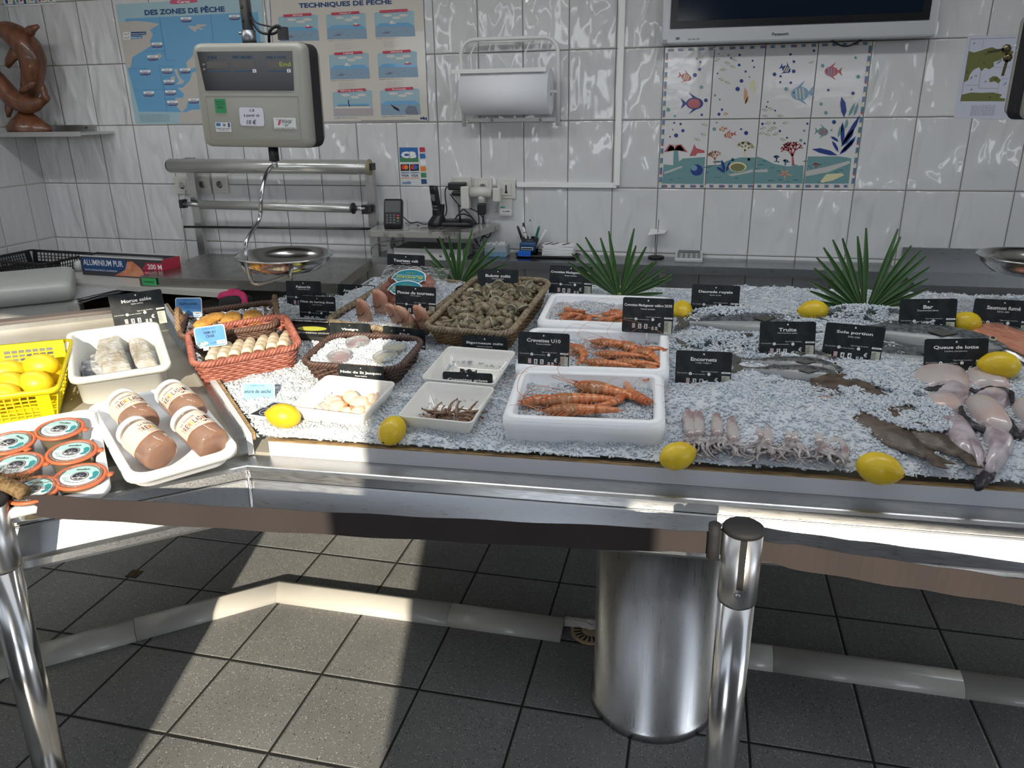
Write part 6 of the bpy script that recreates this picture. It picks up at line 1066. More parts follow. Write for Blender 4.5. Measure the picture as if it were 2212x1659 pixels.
# ================================================================ FISH ON THE ICE
dk = mat('fish_back', (.012, .016, .019), .28, c2=(.04, .046, .05), cs=60, bs=260, bk=.6, bd=.001, coat=.5); sv = mat('fish_silver', (.17, .185, .20), .25, .35, c2=(.07, .08, .09), cs=70, bs=260, bk=.6, bd=.001); bl = mat('fish_belly', (.26, .27, .27), .3, bs=200, bk=.3, bd=.001); fin = mat('fish_fin', (.07, .07, .06), .45); eyw = mat('eye_ring', (.40, .38, .25), .25); gill = mat('gill_red', (.22, .03, .02), .4)
def fishmesh(L_, H_, W_, M, name, label, cat, back=dk, side=sv, belly=bl, forked=True):
    e = empty(name, M, label, cat); b = MB(); R = []; prof = [(0, .03), (.02, .16), (.07, .40), (.14, .68), (.22, .88), (.34, 1), (.48, .96), (.62, .78), (.75, .52), (.86, .30), (.93, .22), (1.0, .27)]
    n_ = 20
    for f, s in prof:
        x = L_*(.46-.86*f); wf = s**.8
        R.append([Vector((x, H_*.5*s*math.sin(q)+H_*.05*(1-f), W_*.5*wf*math.cos(q))) for q in (2*math.pi*(k+.5)/n_ for k in range(n_))])
    vs = [p for r in R for p in r]; G = {0: [], 1: [], 2: []}
    for i in range(len(R)-1):
        for j in range(n_):
            k = (j+1) % n_; y = math.sin(2*math.pi*(j+1)/n_); G[0 if y > .35 else (2 if y < -.55 else 1)].append((i*n_+j, i*n_+k, (i+1)*n_+k, (i+1)*n_+j))
    for g, m in ((0, back), (1, side), (2, belly)): b.add(vs, G[g], m, True)
    me = b.data('body'); bm = bmesh.new(); bm.from_mesh(me); bmesh.ops.remove_doubles(bm, verts=bm.verts, dist=1e-5); bmesh.ops.recalc_face_normals(bm, faces=bm.faces); bm.to_mesh(me); bm.free(); o = bpy.data.objects.new('body', me); COL.objects.link(o); o.parent = e
    b = MB(); x = -L_*.39; b.poly([(x, H_*.12, 0), (x-L_*.13, H_*.48, 0), (x-L_*.085, 0, 0), (x-L_*.13, -H_*.42, 0), (x, -H_*.1, 0)], fin, .0015); b.build('tail_fin', e)
    b = MB(); b.poly([(L_*.2, H_*.48, 0), (L_*.1, H_*.68, 0), (-L_*.12, H_*.60, 0), (-L_*.2, H_*.34, 0)], fin, .0015); b.build('dorsal_fin', e); b = MB(); b.poly([(-L_*.05, -H_*.45, 0), (-L_*.1, -H_*.62, 0), (-L_*.2, -H_*.34, 0)], fin, .0015); b.build('anal_fin', e)
    b = MB(); b.poly([(L_*.22, -H_*.05, W_*.51), (L_*.12, -H_*.0, W_*.53), (L_*.06, -H_*.12, W_*.52), (L_*.14, -H_*.24, W_*.5)], fin, .001); b.build('side_fin', e)
    b = MB(); r = L_*.018; c = (L_*.385, H_*.10, W_*.27); b.lathe([(r, -.003), (r, .002), (r*.8, .003), (.0001, .003)], eyw, 18, c); b.build('eye_ring', e); b = MB(); b.lathe([(r*.62, .002), (r*.5, .0055), (.0001, .006)], eye, 14, c); b.build('eye', e)
    b = MB(); b.tube([(L_*.27+.02*L_*math.cos(a), H_*.34*math.sin(a), W_*.5*(.84-.25*abs(math.sin(a)))) for a in [-1.2+2.4*k/10 for k in range(11)]], .0012, back, 6); b.tube([(L_*.455, -H_*.02, 0), (L_*.42, -H_*.07, W_*.2), (L_*.39, -H_*.09, W_*.26)], .0012, back, 6); b.build('gill_line', e); return e
def lay(px, py, h, ang, roll=0): return rotM(onice(px, py, h), NM, ang, 0, roll)
fishmesh(.40, .135, .06, lay(1607, 700, .046, .03, .15), 'sea_bream', 'sea bream lying at the back, its dark arched back rising from the ice', 'fish')
fishmesh(.40, .12, .05, lay(1622, 757, .032, .12, .25), 'sea_bass', 'silvery fish half under ice behind the trout tag, tail to the left', 'fish')
fishmesh(.50, .115, .065, lay(1970, 728, .056, -.22, .2), 'sea_bass', 'big sea bass with a dark pointed head aimed at the lemon at the back', 'fish'); fishmesh(.46, .12, .06, lay(1955, 775, .024, -.16, .1), 'sea_bass', 'silver scaly sea bass mostly hidden by ice behind the monkfish tag', 'fish')
tk = mat('trout_back', (.03, .035, .03), .3, c2=(.13, .14, .12), cs=90, bs=260, bk=.5, bd=.001)
for k, (x, y, hh, lb) in enumerate(((1692, 768, .042, 'upper one of the three trout heads showing from the ice'), (1702, 788, .045, 'middle one of the three trout heads showing from the ice'), (1708, 807, .042, 'lowest and longest of the three trout, speckled side showing'))): fishmesh(.30, .062, .04, lay(x, y, hh, -.10, .25), 'trout', lb, 'fish', back=tk, side=mat('trout_side', (.16, .17, .17), .3, .3, c2=(.05, .05, .05), cs=90))
# flatfish
fb = mat('sole_skin', (.055, .037, .026), .4, c2=(.11, .078, .055), cs=50, bs=240, bk=.6, bd=.0015)
for k, (x, y, a, L_, h, lb) in enumerate(((1880, 905, -1.02, .42, .043, 'long brown flatfish on the left, mostly buried in ice'), (1938, 900, -1.0, .44, .044, 'brown flatfish whose right edge and forked tail show near the front lemon'), (1848, 845, -.85, .3, .046, 'brown flatfish at the back of the group, its rounded head showing'))):
    e = empty('flatfish', lay(x, y, h, a), lb, 'fish'); b = MB(); n_ = 40
    def fo(t, f): u = math.cos(t); return Vector((L_*.44*u*f, .062*math.sin(t)*(1-.18*u)*f+.003*math.sin(9*t), 0))
    b.loft([[fo(2*math.pi*q/n_, f)+Vector((0, 0, z)) for q in range(n_)] for f, z in ((.9, -.006), (1, -.002), (1, .0005), (.82, .003), (.7, .010), (.3, .014))], fb); b.build('body', e)
    b = MB(); b.poly([(L_*.42, .014, 0), (L_*.53, .024, 0), (L_*.50, .004, 0), (L_*.545, -.006, 0), (L_*.50, -.022, 0), (L_*.42, -.014, 0)], fb, .002); b.build('tail_fin', e); b = MB(); b.lathe([(.004, 0), (.003, .004), (.0001, .0045)], eye, 10, (-L_*.38, .008, .004)); b.build('eye', e)
# monkfish tails
mf = mat('monkfish_flesh', (.52, .36, .32), .35, c2=(.48, .42, .40), cs=14, bs=24, bk=.4, bd=.006, coat=.5); mw = mat('monkfish_skin', (.50, .43, .46), .3, c2=(.24, .18, .20), cs=16, cr=(.48, .66), coat=.6, bs=30, bk=.2); mk = mat('monkfish_membrane', (.022, .02, .025), .35, bs=60, bk=.8, bd=.004)
def dome(name, pts, h0, th, m, e, n_=4):
    P = [onice(x, y, h0) for x, y in pts]; c = sum(P, Vector())/len(P); Q = []
    for i in range(len(P)):
        a0, a1, a2, a3 = P[i-1], P[i], P[(i+1) % len(P)], P[(i+2) % len(P)]
        for k in range(n_): t = k/n_; Q.append(.5*((2*a1)+(a2-a0)*t+(2*a0-5*a1+4*a2-a3)*t*t+(3*a1-3*a2+a3-a0)*t**3))
    iv = e.matrix_world.inverted(); b = MB(); b.loft([[iv @ (c+(q-c)*f+NM*z) for q in Q] for f, z in ((.9, -th*.3), (1.0, 0), (.98, th*.3), (.88, th*.66), (.68, th*.9), (.4, th), (.12, th*1.03))], m); return b.build(name, e)
def strip_(name, pts, h, r, m, e): iv = e.matrix_world.inverted(); b = MB(); P = smooth([iv @ onice(x, y, h) for x, y in pts], 5); n = len(P); b.tube(P, [r*(.35+math.sin(math.pi*min(.95, max(.05, i/n)))*.8+.15*math.sin(i*2.1)) for i in range(n)], m, 10, flat=.6); b.build(name, e)
MK = [([(1968, 822), (1990, 797), (2035, 788), (2072, 797), (2094, 828), (2090, 850), (2040, 845), (2000, 850)], [(2008, 852), (2028, 836), (2062, 832), (2094, 852), (2094, 875), (2068, 890), (2035, 880)], [(1970, 832), (1995, 845), (2030, 840), (2050, 832)], None, 'monkfish tail at the back left of the group, under the tag', .03),
      ([(2082, 812), (2108, 800), (2140, 802), (2172, 825), (2182, 850), (2150, 846), (2100, 842)], [(2098, 856), (2130, 842), (2165, 848), (2180, 868), (2168, 892), (2132, 896), (2108, 880)], [(2096, 840), (2115, 848), (2140, 842), (2182, 850), (2187, 870)], None, 'monkfish tail at the back right of the group, beside the lemon', .03),
      ([(1982, 884), (2002, 870), (2045, 870), (2072, 884), (2078, 905), (2040, 912), (2000, 905)], [(2000, 902), (2040, 900), (2078, 918), (2100, 950), (2122, 990), (2127, 1018), (2112, 1035), (2098, 1008), (2060, 985), (2022, 945)], None, [(2118, 1015), (2122, 1035), (2115, 1055)], 'long monkfish tail at the front left of the group, pointing down to the rim', .042),
      ([(2080, 878), (2110, 872), (2150, 892), (2180, 930), (2188, 958), (2150, 950), (2110, 930)], [(2105, 925), (2150, 945), (2184, 962), (2186, 985), (2165, 1015), (2140, 1032), (2120, 1020), (2128, 985)], [(2076, 878), (2080, 900), (2105, 922), (2150, 935)], [(2145, 1022), (2128, 1035), (2112, 1042)], 'monkfish tail at the front middle with a black membrane along its back', .045),
      ([(2182, 884), (2212, 878), (2260, 905), (2262, 925), (2220, 930), (2195, 910)], [(2195, 935), (2235, 925), (2270, 950), (2255, 985), (2220, 985), (2200, 965)], [(2170, 890), (2185, 920), (2200, 945), (2225, 920)], None, 'monkfish tail cut off by the right edge of the photo', .04)]
for fl_, wh_, st_, tip_, lb, th in MK:
    e = empty('monkfish_tail', onice(*wh_[0], .03), lb, 'fish fillet'); dome('flesh', fl_, .022, th, mf, e); dome('skin', wh_, .022, th*.95, mw, e)
    if st_: strip_('membrane', st_, .022+th*.7, .009, mk, e)
    if tip_: strip_('tail_tip', tip_, .026, .014, mk, e)
# squid
sq = mat('squid_skin', (.30, .20, .20), .3, c2=(.46, .42, .40), cs=26, coat=.5, bs=40, bk=.2); sqd = mat('squid_tentacle', (.20, .17, .18), .35, c2=(.42, .38, .37), cs=60, coat=.4)
rn = random.Random(11)
for k in range(10):
    x0 = 1478+k*34+rn.uniform(-6, 6); x1 = x0+rn.uniform(0, 30); y1 = 945+k*3.2+rn.uniform(-8, 6); y0 = 842+rn.uniform(-5, 12)
    if k == 9: x0, y0, x1, y1 = 1795, 852, 1800, 868
    A, C = onice(x0, y0, .026), onice(x1, y1, .034); e = empty('squid', C, 'squid %s, its tentacles towards the front rim' % ('at the left end of the row' if k == 0 else 'in the row buried under ice') if k < 9 else 'squid mantle lying alone at the right end behind the row', 'squid', 'squid under the ice' if 0 < k < 9 else None); b = MB(); d = (C-A)
    if k == 9: A = onice(1765, 862, .045); C = onice(1818, 882, .034); d = C-A
    b.tube([A+d*f-C*0-e.location for f in (-.06, .0, .15, .4, .7, .9, 1.0)], [.004, .010, .015, .017, .016, .014, .010], sq, 14); b.build('mantle', e); t = d.normalized(); s_ = NM.cross(t).normalized(); b = MB(); q0 = A+d*.08-e.location; b.poly([q0, q0+s_*.034-t*.012, q0-t*.03, q0-s_*.034-t*.012], sqd, .003, NM); b.build('fin', e)
    b = MB(); h0 = C-e.location
    for j in range(8):
        ph = rn.uniform(0, 6); l = rn.uniform(.04, .085); P = [h0+NM*(.008*math.sin(j))]
        for i in range(1, 9): f = i/8; P.append(h0+t*l*f*(1 if k < 9 else .5)+s_*((j-3.5)*.016*f+.008*math.sin(ph+f*7))+NM*(.004+.010*math.sin(ph*2+f*5)*f))
        b.tube(P, [.0065*(1-.09*i) for i in range(9)], sqd, 7)
    b.build('tentacles', e)
e = empty('squid', onice(1800, 985, .03), 'curled pinkish squid piece lying alone near the front, left of the flatfish', 'squid'); b = MB(); P = smooth([onice(x, y, .035)-e.location for x, y in ((1775, 978), (1785, 962), (1808, 952), (1824, 968), (1822, 990), (1806, 1000))], 5); b.tube(P, [.009]*(len(P)-6)+[.008, .007, .006, .005, .004, .002], sq, 12); b.build('mantle', e)
b = MB()
for j in range(6): c = onice(1800+rn.uniform(-16, 14), 985+rn.uniform(-14, 8), .034)-e.location; b.tube([c+Vector((.012*math.cos(i), .010*math.sin(i*1.3), .004*math.sin(i*2+j))) for i in range(7)], .004, sqd, 7)
b.build('tentacles', e)
# smoked salmon packs
sal = mat('salmon_flesh', (.56, .17, .08), .35, c2=(.68, .30, .17), cs=20, st=(1, 6, 1), coat=.5); brdm = mat('silver_board', (.35, .35, .34), .25, .8)
for k, (x, y, a, lb) in enumerate(((2205, 745, -1.05, 'vacuum pack of orange smoked salmon on a silver board at the right edge'), (2165, 728, -1.1, 'clear plastic salmon pack lying behind the spotted lemon'))):
    p = onice(x, y, .05-.012*k); e = empty('salmon_pack', rotM(p, NM, a), lb, 'salmon'); b = MB(); b.loft([rrect(.34, .16, .02, -.004), rrect(.34, .16, .02, -.001)], brdm); b.build('board', e); b = MB(); b.loft([rrect(.28, .11, .04, 0), rrect(.29, .12, .04, .006), rrect(.26, .10, .04, .012)], sal if k == 0 else brdm); b.build('fillet' if k == 0 else 'tray', e); b = MB(); n_ = 20; V = [(.35*(i/n_-.5), .17*(j/n_-.5), .016*math.exp(-((i/n_-.5)*2.2)**4-((j/n_-.5)*2.2)**4)+.003*noise.noise(Vector((i, j, k)))) for i in range(n_+1) for j in range(n_+1)]; b.add(V, [(i*(n_+1)+j, (i+1)*(n_+1)+j, (i+1)*(n_+1)+j+1, i*(n_+1)+j+1) for i in range(n_) for j in range(n_)], wrap, True); b.build('wrapper', e)
# herring packs in front of their tags
hb = mat('herring_black', (.02, .02, .02), .35)
p = onice(672, 722, .02); e = empty('herring_pack', rotM(p, NM, .02), 'flat black pack with yellow print behind the sauce basket', 'pack'); b = MB(); b.loft([rrect(.19, .12, .01, 0), rrect(.19, .12, .01, .014)], hb); b.build('tray', e); b = MB(); b.poly([(.05*math.cos(t), .012+.018*math.sin(t), .0145) for t in (2*math.pi*q/24 for q in range(24))], laby); text(b, 'FILETS DE HARENG DOUX', -.0, -.022, .15, .012, inkw, .0146); b.build('printed_lid', e); b = MB(); b.loft([rrect(.2, .014, .005, .014, cy=.065), rrect(.2, .014, .005, .02, cy=.065)], foil); b.build('foil_edge', e)
# crushed ice shovelled over the fish
CH = []
def shovel(px, py, ang, L_, W_, h, n, cover=.5, skip=lambda u, v: False, s=(.003, .007), flat=False):
    c = onice(px, py, 0); u = RNG.uniform(-.5, .5, n); v = RNG.uniform(-.5, .5, n); x = c.x+L_*u*math.cos(ang)-W_*v*math.sin(ang); y = c.y+L_*u*math.sin(ang)+W_*v*math.cos(ang)
    k = (vnoise(x, y, 26)+.35*vnoise(x, y, 80) < cover*1.35) & ~skip(u, v); x, y, u, v = x[k], y[k], u[k], v[k]
    z = zm(x, y)+np.maximum(iceh(x, y), (h*(1 if flat else np.sqrt(np.clip(1-(2*v)**2, 0, 1))*np.clip(1-(2*u)**4, 0, 1))))+RNG.uniform(0, .005, len(x)); CH.append((np.stack([x, y, z], 1), RNG.uniform(*s, len(x))))
shovel(1600, 722, .03, .44, .11, .078, 3600, .60, lambda u, v: (u > .30) | (v > .28)); shovel(1610, 768, .12, .42, .11, .062, 3400, .62, lambda u, v: (v > .30))
shovel(1925, 735, -.22, .50, .12, .092, 4200, .66, lambda u, v: (u > .20)); shovel(1930, 782, -.16, .46, .11, .066, 2600, .6)
shovel(1660, 790, -.1, .34, .14, .062, 2600, .62, lambda u, v: u > .22); shovel(1640, 895, -.05, .60, .20, .055, 9000, .74); shovel(1925, 915, -1.0, .30, .20, .056, 6500, .56, lambda u, v: (2*u)**2+(2*v)**2 > 1, flat=True)
PP = np.concatenate([a for a, _ in CH]); SZ = np.concatenate([a for _, a in CH]); V2, F2 = chips(len(PP), PP, SZ)
tag(rawmesh('loose_ice', V2, [F2], icem), 'loose crushed ice scattered over the whole fish, flatfish and squid', 'ice', kind='stuff')
# ================================================================ PRICE TAGS
slate = mat('slate_card', (.010, .014, .017), .45, sp=.3, c2=(.022, .027, .029), cs=40); redt = mat('tag_red', (.50, .10, .08), .5); ivory = mat('tag_ivory', (.50, .50, .40), .5)
def pricetag(title, latin, x, y, t, roll, digits, label, yaw=0, by=None, wp=0, lean=-.12):
    s = 1
    if title[:4] in ('Noix', 'Vina', 'Aïol', 'Bigo'): lean = -.02
    if by: p = atice(x, by, -.004); t = (p-CAM).dot(CF)
    if wp: s = wp*t/FPX/.15
    top = at(x, y, t); M = Matrix.Translation(top) @ Matrix.Rotation(yaw, 4, 'Z') @ Matrix.Rotation(math.radians(roll), 4, 'Y') @ Matrix.Rotation(lean, 4, 'X') @ Matrix.Scale(s, 4) @ Matrix.Translation((0, 0, -.103)); e = empty('price_tag', M, label, 'price tag')
    up_ = Matrix.Rotation(math.pi/2, 4, 'X'); b = MB(); b.loft([rrect(.15, .105, .006, 0, cy=.0525), rrect(.15, .105, .006, .0016, cy=.0525)], slate, False); b.build('card', e, up_)
    F = lambda a, c, z: (a, -.0022, c); b = MB(); w_ = min(.14, .0073*len(title)+.004); text(b, title, 0, .082, w_, .0105, inkw, 0, F, .028); text(b, latin, 0, .072, .0028*len(latin), .005, inkw, 0, F, .004)
    text(b, "Type d'engin de pêche :", .018, .048, .046, .0042, inkw, 0, F, .0); text(b, 'Zone de pêche :', -.055, .042, .03, .004, inkw, 0, F, 0); text(b, 'Sous-zone de pêche :', -.012, .040, .038, .004, inkw, 0, F, 0); text(b, '€', .036, .026, .009, .012, inkw, 0, F, .01); b.build('lettering', e)
    b = MB()
    for cx in (-.034, .016): b.poly([(cx+.0045*math.cos(q*.5236), -.0022, .041+.0045*math.sin(q*.5236)) for q in range(12)], inkw)
    b.box((.061, -.002, .0465), (.024, .001, .0045), inkw); b.box((.061, -.002, .019), (.022, .001, .038), ivory); text(b, 'A', -.034, .041, .003, .004, inkb, 0, lambda a, c, z: (a, -.0027, c)); text(b, 'CHALUT', .061, .0465, .016, .0026, inkb, 0, lambda a, c, z: (a, -.0027, c), 0)
    for q in range(7): b.box((.057-.001*(q % 3), -.0027, .008+.0042*q), (.010+.003*(q % 2), .0004, .0011), inkb)
    b.build('info_panel', e); b = MB(); b.box((-.040, -.002, .021), (.009, .001, .014), mat('tag_pink', (.62, .50, .50), .5)); text(b, 'LE', -.040, .0245, .006, .004, redt, 0, lambda a, c, z: (a, -.0027, c), .02); text(b, 'KG', -.040, .0175, .007, .004, redt, 0, lambda a, c, z: (a, -.0027, c), .02)
    for cx, ch in zip((-.022, -.004), digits): b.box((cx, -.002, .020), (.0095, .001, .014), inkw); text(b, ch, cx, .020, .006, .011, inkb, 0, lambda a, c, z: (a, -.0027, c), .03)
    for cx, ch in zip((.0165, .0275), digits[2:]): b.box((cx, -.002, .015), (.006, .001, .009), inkw); text(b, ch, cx, .015, .004, .007, inkb, 0, lambda a, c, z: (a, -.0027, c), .02)
    b.build('price_window', e); b = MB()
    for cx in (-.06, -.040, -.02, .018, .038):
        for q in range(7): t0, t1 = math.pi*(q+.1)/7, math.pi*(q+.9)/7; b.add([(cx+r*math.cos(t_), -.0021, .001+r*.9*math.sin(t_)) for r, t_ in ((.0066, t0), (.0066, t1), (.0052, t1), (.0052, t0))], [(0, 1, 2, 3)], mat('wheel_grey', (.09, .10, .10), .5))
    b.build('price_wheels', e); b = MB(); b.lathe([(.0032, 0), (.0026, .002), (.0001, .0025)], polish, 12); b.build('rivet', e, Matrix.Translation((0, -.0016, .096)) @ up_)
    b = MB(); b.box((0, .003, -.028), (.006, .002, .1), steel); b.build('stake', e); return e
TAGS = [('Morue salée', 'Gadus morhua', 291, 633, 2.36, -3, '3390', 'Morue salée', .62), ('Palourde', 'Venerupis decussata', 655, 608, 2.98, -1, '1950', 'Palourde', 0), ('Filets de hareng doux', 'Clupea harengus', 685, 641, 2.88, 0, '0790', 'Filets de hareng doux', 0), ('Amandes de mer', 'Glycymeris glycymeris', 770, 616, 2.87, 0, '0990', 'Amandes de mer', 0), ('Pinces de tourteau', 'Cancer pagurus', 898, 620, 2.44, 1, '2990', 'Pinces de tourteau', 0), ('Tourteau cuit', 'Cancer pagurus', 877, 551, 2.92, 1, '2450', 'Tourteau cuit', 0), ('Bulots cuits', 'Buccinum undatum', 1076, 583, 2.56, 0, '3500', 'Bulots cuits', 0), ('Crevettes Madagascar 40/60', 'Penaeus monodon', 1234, 576, 2.68, 1, '4590', 'Crevettes Madagascar 40/60', 0), ('Crevettes Madagascar calibre 20/30', 'Penaeus monodon', 1401, 645, 2.17, 0, '5590', 'Crevettes Madagascar calibre 20/30', 0), ('Crevettes U10', 'Penaeus monodon', 1175, 720, 2.02, 0, '8590', 'Crevettes U10', 0), ('Daurade royale', 'Sparus aurata', 1547, 617, 2.50, 0, '3690', 'Daurade royale', 0), ('Encornets', 'Loligo vulgaris', 1521, 760, 2.13, -1, '3190', 'Encornets', 0), ('Truite', 'Oncorhynchus mykiss', 1702, 696, 2.20, -2.5, '2750', 'Truite', 0), ('Sole portion', 'Solea solea', 1849, 703, 2.10, 3, '4490', 'Sole portion', 0), ('Bar', 'Dicentrarchus labrax', 2006, 647, 2.22, -3, '2990', 'Bar', 0), ('Saumon fumé', 'Salmo salar', 2171, 649, 2.16, 1, '9090', 'Saumon fumé', 0), ('Queue de lotte', 'Lophius piscatorius', 2066, 733, 2.00, -4, '3990', 'Queue de lotte', 0), ('Noix de St Jacques', 'Pecten maximus', 779, 791, 2.065, 0, '4990', 'Noix de St Jacques', 0), ('Crevettes grises', 'Crangon crangon', 1010, 806, 2.06, -1, '3990', 'Crevettes grises', 0), ('Bigorneaux cuits', 'Littorina littorea', 1047, 728, 2.215, 0, '2990', 'Bigorneaux cuits', 0), ('Vinaigre', '', 755, 699, 2.335, -1, '0050', 'Vinaigre', 0), ('Aïoli', '', 873, 709, 2.30, 3, '0050', 'Aïoli', 0)]
BY = {'Bulots cuits': (None, 91), 'Crevettes U10': (None, 113), 'Crevettes Madagascar calibre 20/30': (None, 109), 'Noix de St Jacques': (None, 106), 'Crevettes grises': (None, 112), 'Bigorneaux cuits': (None, 102), 'Vinaigre': (None, 94), 'Aïoli': (None, 97), 'Pinces de tourteau': (None, 92), 'Palourde': (672, 83), 'Filets de hareng doux': (696, 85), 'Daurade royale': (684, 101), 'Encornets': (832, 118), 'Truite': (774, 115), 'Sole portion': (786, 121), 'Bar': (722, 113), 'Saumon fumé': (722, 118), 'Queue de lotte': (812, 125)}
for T_ in TAGS: pricetag(T_[0], T_[1], T_[2], T_[3], T_[4], T_[5], T_[6], 'slate price tag reading %s' % T_[7], T_[8], *BY.get(T_[0], (None, 0)))
bluec = mat('blue_card', (.07, .24, .55), .5, c2=(.12, .34, .66), cs=8); bluel = mat('pale_blue_card', (.22, .46, .66), .5, c2=(.30, .56, .75), cs=9); seag = mat('card_picture', (.10, .22, .22), .5, c2=(.4, .5, .5), cs=90)
def bluetag(lines, price, x, y, t, roll, yaw, m, label, hand=False):
    e = empty('price_card', Matrix.Translation(at(x, y, t)) @ Matrix.Rotation(yaw, 4, 'Z') @ Matrix.Rotation(math.radians(roll), 4, 'Y') @ Matrix.Rotation(-.25, 4, 'X') @ Matrix.Translation((0, 0, -.058)), label, 'price tag'); up_ = Matrix.Rotation(math.pi/2, 4, 'X')
    b = MB(); b.loft([rrect(.094, .062, .008, -.0002, cy=.03), rrect(.094, .062, .008, .0008, cy=.03)], paper, False); b.build('border', e, up_); b = MB(); b.loft([rrect(.089, .057, .007, .0008, cy=.03), rrect(.089, .057, .007, .0012, cy=.03)], m, False); b.build('card', e, up_)
    F = lambda a, c, z: (a, -.0018, c); b = MB(); text(b, 'LES VIVIERS DU LITTORAL', 0, .053, .04, .003, navy, 0, F, 0)
    for i, s in enumerate(lines): text(b, s, 0 if not hand else 0, .042-.011*i-(.004 if hand else 0), min(.075, .0052*len(s)), .008 if not hand else .010, inkb, 0, F if not hand else (lambda a, c, z: (a+(c-.04)*.2, -.0018, c)), .01)
    text(b, 'La pièce', .008, .010, .018, .005, inkb, 0, F, 0); b.build('lettering', e); b = MB(); b.box((.03, -.0022, .010), (.026, .0008, .011), paper); text(b, price, .03, .010, .02, .007, inkb, 0, lambda a, c, z: (a, -.0029, c), .01); b.build('price_sticker', e)
    b = MB(); b.poly([(-.026+.018*math.cos(q*.5), -.0016, .010+.009*math.sin(q*.5)*(1+.2*math.sin(q*3))) for q in range(12)], seag); b.build('shell_picture', e); b = MB(); b.box((-.018, -.002, -.004), (.016, .004, .010), paper); b.build('clip', e); return e
bluetag(['FILETS PANÉS'], '2,80€', 407, 645, 2.48, -2, .05, bluec, 'blue price card reading FILETS PANÉS'); bluetag(['NEMS AU', 'CRABE'], '2,50€', 451, 706, 2.26, -8, .2, bluec, 'tilted blue price card reading NEMS AU CRABE'); bluetag(['encre de seiche'], '1,50', 557, 829, 2.06, -2, .1, bluel, 'pale blue price card handwritten encre de seiche', True)
for k, (x, y, lb) in enumerate(((598, 882, 'square black sachet with a white ring, the upper one behind the front left lemon'), (574, 893, 'square black sachet with a white ring, the lower one left of the lemon'))):
    e = empty('ink_sachet', rotM(atice(x, y, .010), (NM+Vector((0, -.1, 0))), -.1), lb, 'sachet'); b = MB(); b.loft([[(.001*0+px_+.3*py_, py_, z) for px_, py_, _ in rrect(.062, .042, .002, 0)] for z in (0, .003)], paper); b.build('wrapper', e); b = MB(); b.poly([(-.026-.009, -.017, .0034), (.022-.004, -.017, .0034), (.030, .017, .0034), (-.018, .017, .0034)], inkb); 
    for q in range(24): t0, t1 = 2*math.pi*q/24, 2*math.pi*(q+.9)/24; b.add([((r*1.25)*math.cos(t_), r*math.sin(t_), .0038) for r, t_ in ((.0135, t0), (.0135, t1), (.0115, t1), (.0115, t0))], [(0, 1, 2, 3)], mat('ring_grey_blue', (.30, .38, .45), .5))
    b.poly([(-.010, -.006, .0038), (.006, .001, .0038), (.012, .008, .0038), (-.002, .004, .0038)], mat('ring_grey_blue', (0, 0, 0))); b.build('print', e)
# ================================================================ QUEUE BARRIERS
webm = mat('webbing', (.045, .038, .038), .85, sp=.1, bs=700, bk=.4, bd=.0006)
def stanchion(base, lean, H_, label, clipdir):
    M = Matrix.Translation(base) @ Matrix.Rotation(lean, 4, 'Y'); e = empty('barrier_post', M, label, 'barrier post'); b = MB(); b.lathe([(.03, .012), (.0325, .012), (.0325, H_-.15)], mat('post_steel', (.62, .62, .61), .1, 1, rs=9, r0=.06, r1=.3), 48); b.build('tube', e)
    b = MB(); b.lathe([(.16, 0), (.162, .006), (.15, .016), (.05, .024), (.033, .030)], polish, 64); b.build('base', e); b = MB(); b.lathe([(.0345, H_-.155), (.0352, H_-.15), (.0352, H_-.012)], steelv, 48); b.build('sleeve', e)
    b = MB(); b.lathe([(.036, H_-.012), (.036, H_-.004), (.030, H_), (.0001, H_+.002)], blackm, 40); b.build('cap', e); b = MB(); b.box((0, -.0345, H_-.062), (.011, .006, .10), blackm); b.build('slot', e); b = MB(); b.lathe([(.006, 0), (.005, .003), (.0001, .003)], steel, 16); b.build('screw_plate', e, Matrix.Translation((-.003, -.0355, H_-.125)) @ Matrix.Rotation(math.pi/2, 4, 'X')); return e, M
P2 = Vector((.493, -2.262, 0)); PR, MR_ = stanchion(P2, 0, .925, 'polished steel barrier post with a black cap in front of the counter', 0); PR.children[4].rotation_euler = (0, 0, 0)
P1 = Vector((-.975, -2.457, 0)); PL, ML_ = stanchion(P1, math.radians(2.2), .925, 'polished steel barrier post at the left edge, leaning slightly', 0)
def ribbon(name, pts, h, label, group=None):
    e = empty(name, pts[0], label, 'barrier belt', group); b = MB(); Q = smooth([Vector(p)-Vector(pts[0]) for p in pts], 12); T = Vector((0, 0, 1)); n = (Q[-1]-Q[0]).cross(T).normalized()
    R = []
    for i, q in enumerate(Q): hh = h*(.5-.06*(i < 4 or i > len(Q)-5)); u = T*hh+n*.002*math.sin(i*.9); R.append([q-u-n*.0008, q-u+n*.0008, q+u+n*.0008, q+u-n*.0008])
    b.loft(R, webm, False); b.build('webbing', e); return e
BL, BRt = onx(5, 1088, -.945), at(1530, 1172, 1.412); mid = (BL+BRt)/2-Vector((0, 0, .004)); e = ribbon('barrier_belt', [BL, BL.lerp(mid, .5)-Vector((0, 0, .001)), mid, mid.lerp(BRt, .5)-Vector((0, 0, .001)), BRt], .050, 'long dark retractable belt strung between the two barrier posts')
c = at(1543, 1168, 1.40)-Vector(e.location); b = MB(); b.tube([c+Vector((-.001, 0, z)) for z in (-.036, -.034, -.01, .01, .034, .036)], [.009, .0115, .0105, .0105, .0115, .009], blackm, 20); b.box(c+Vector((.014, 0, 0)), (.014, .008, .05), blackm); b.build('end_clip', e)
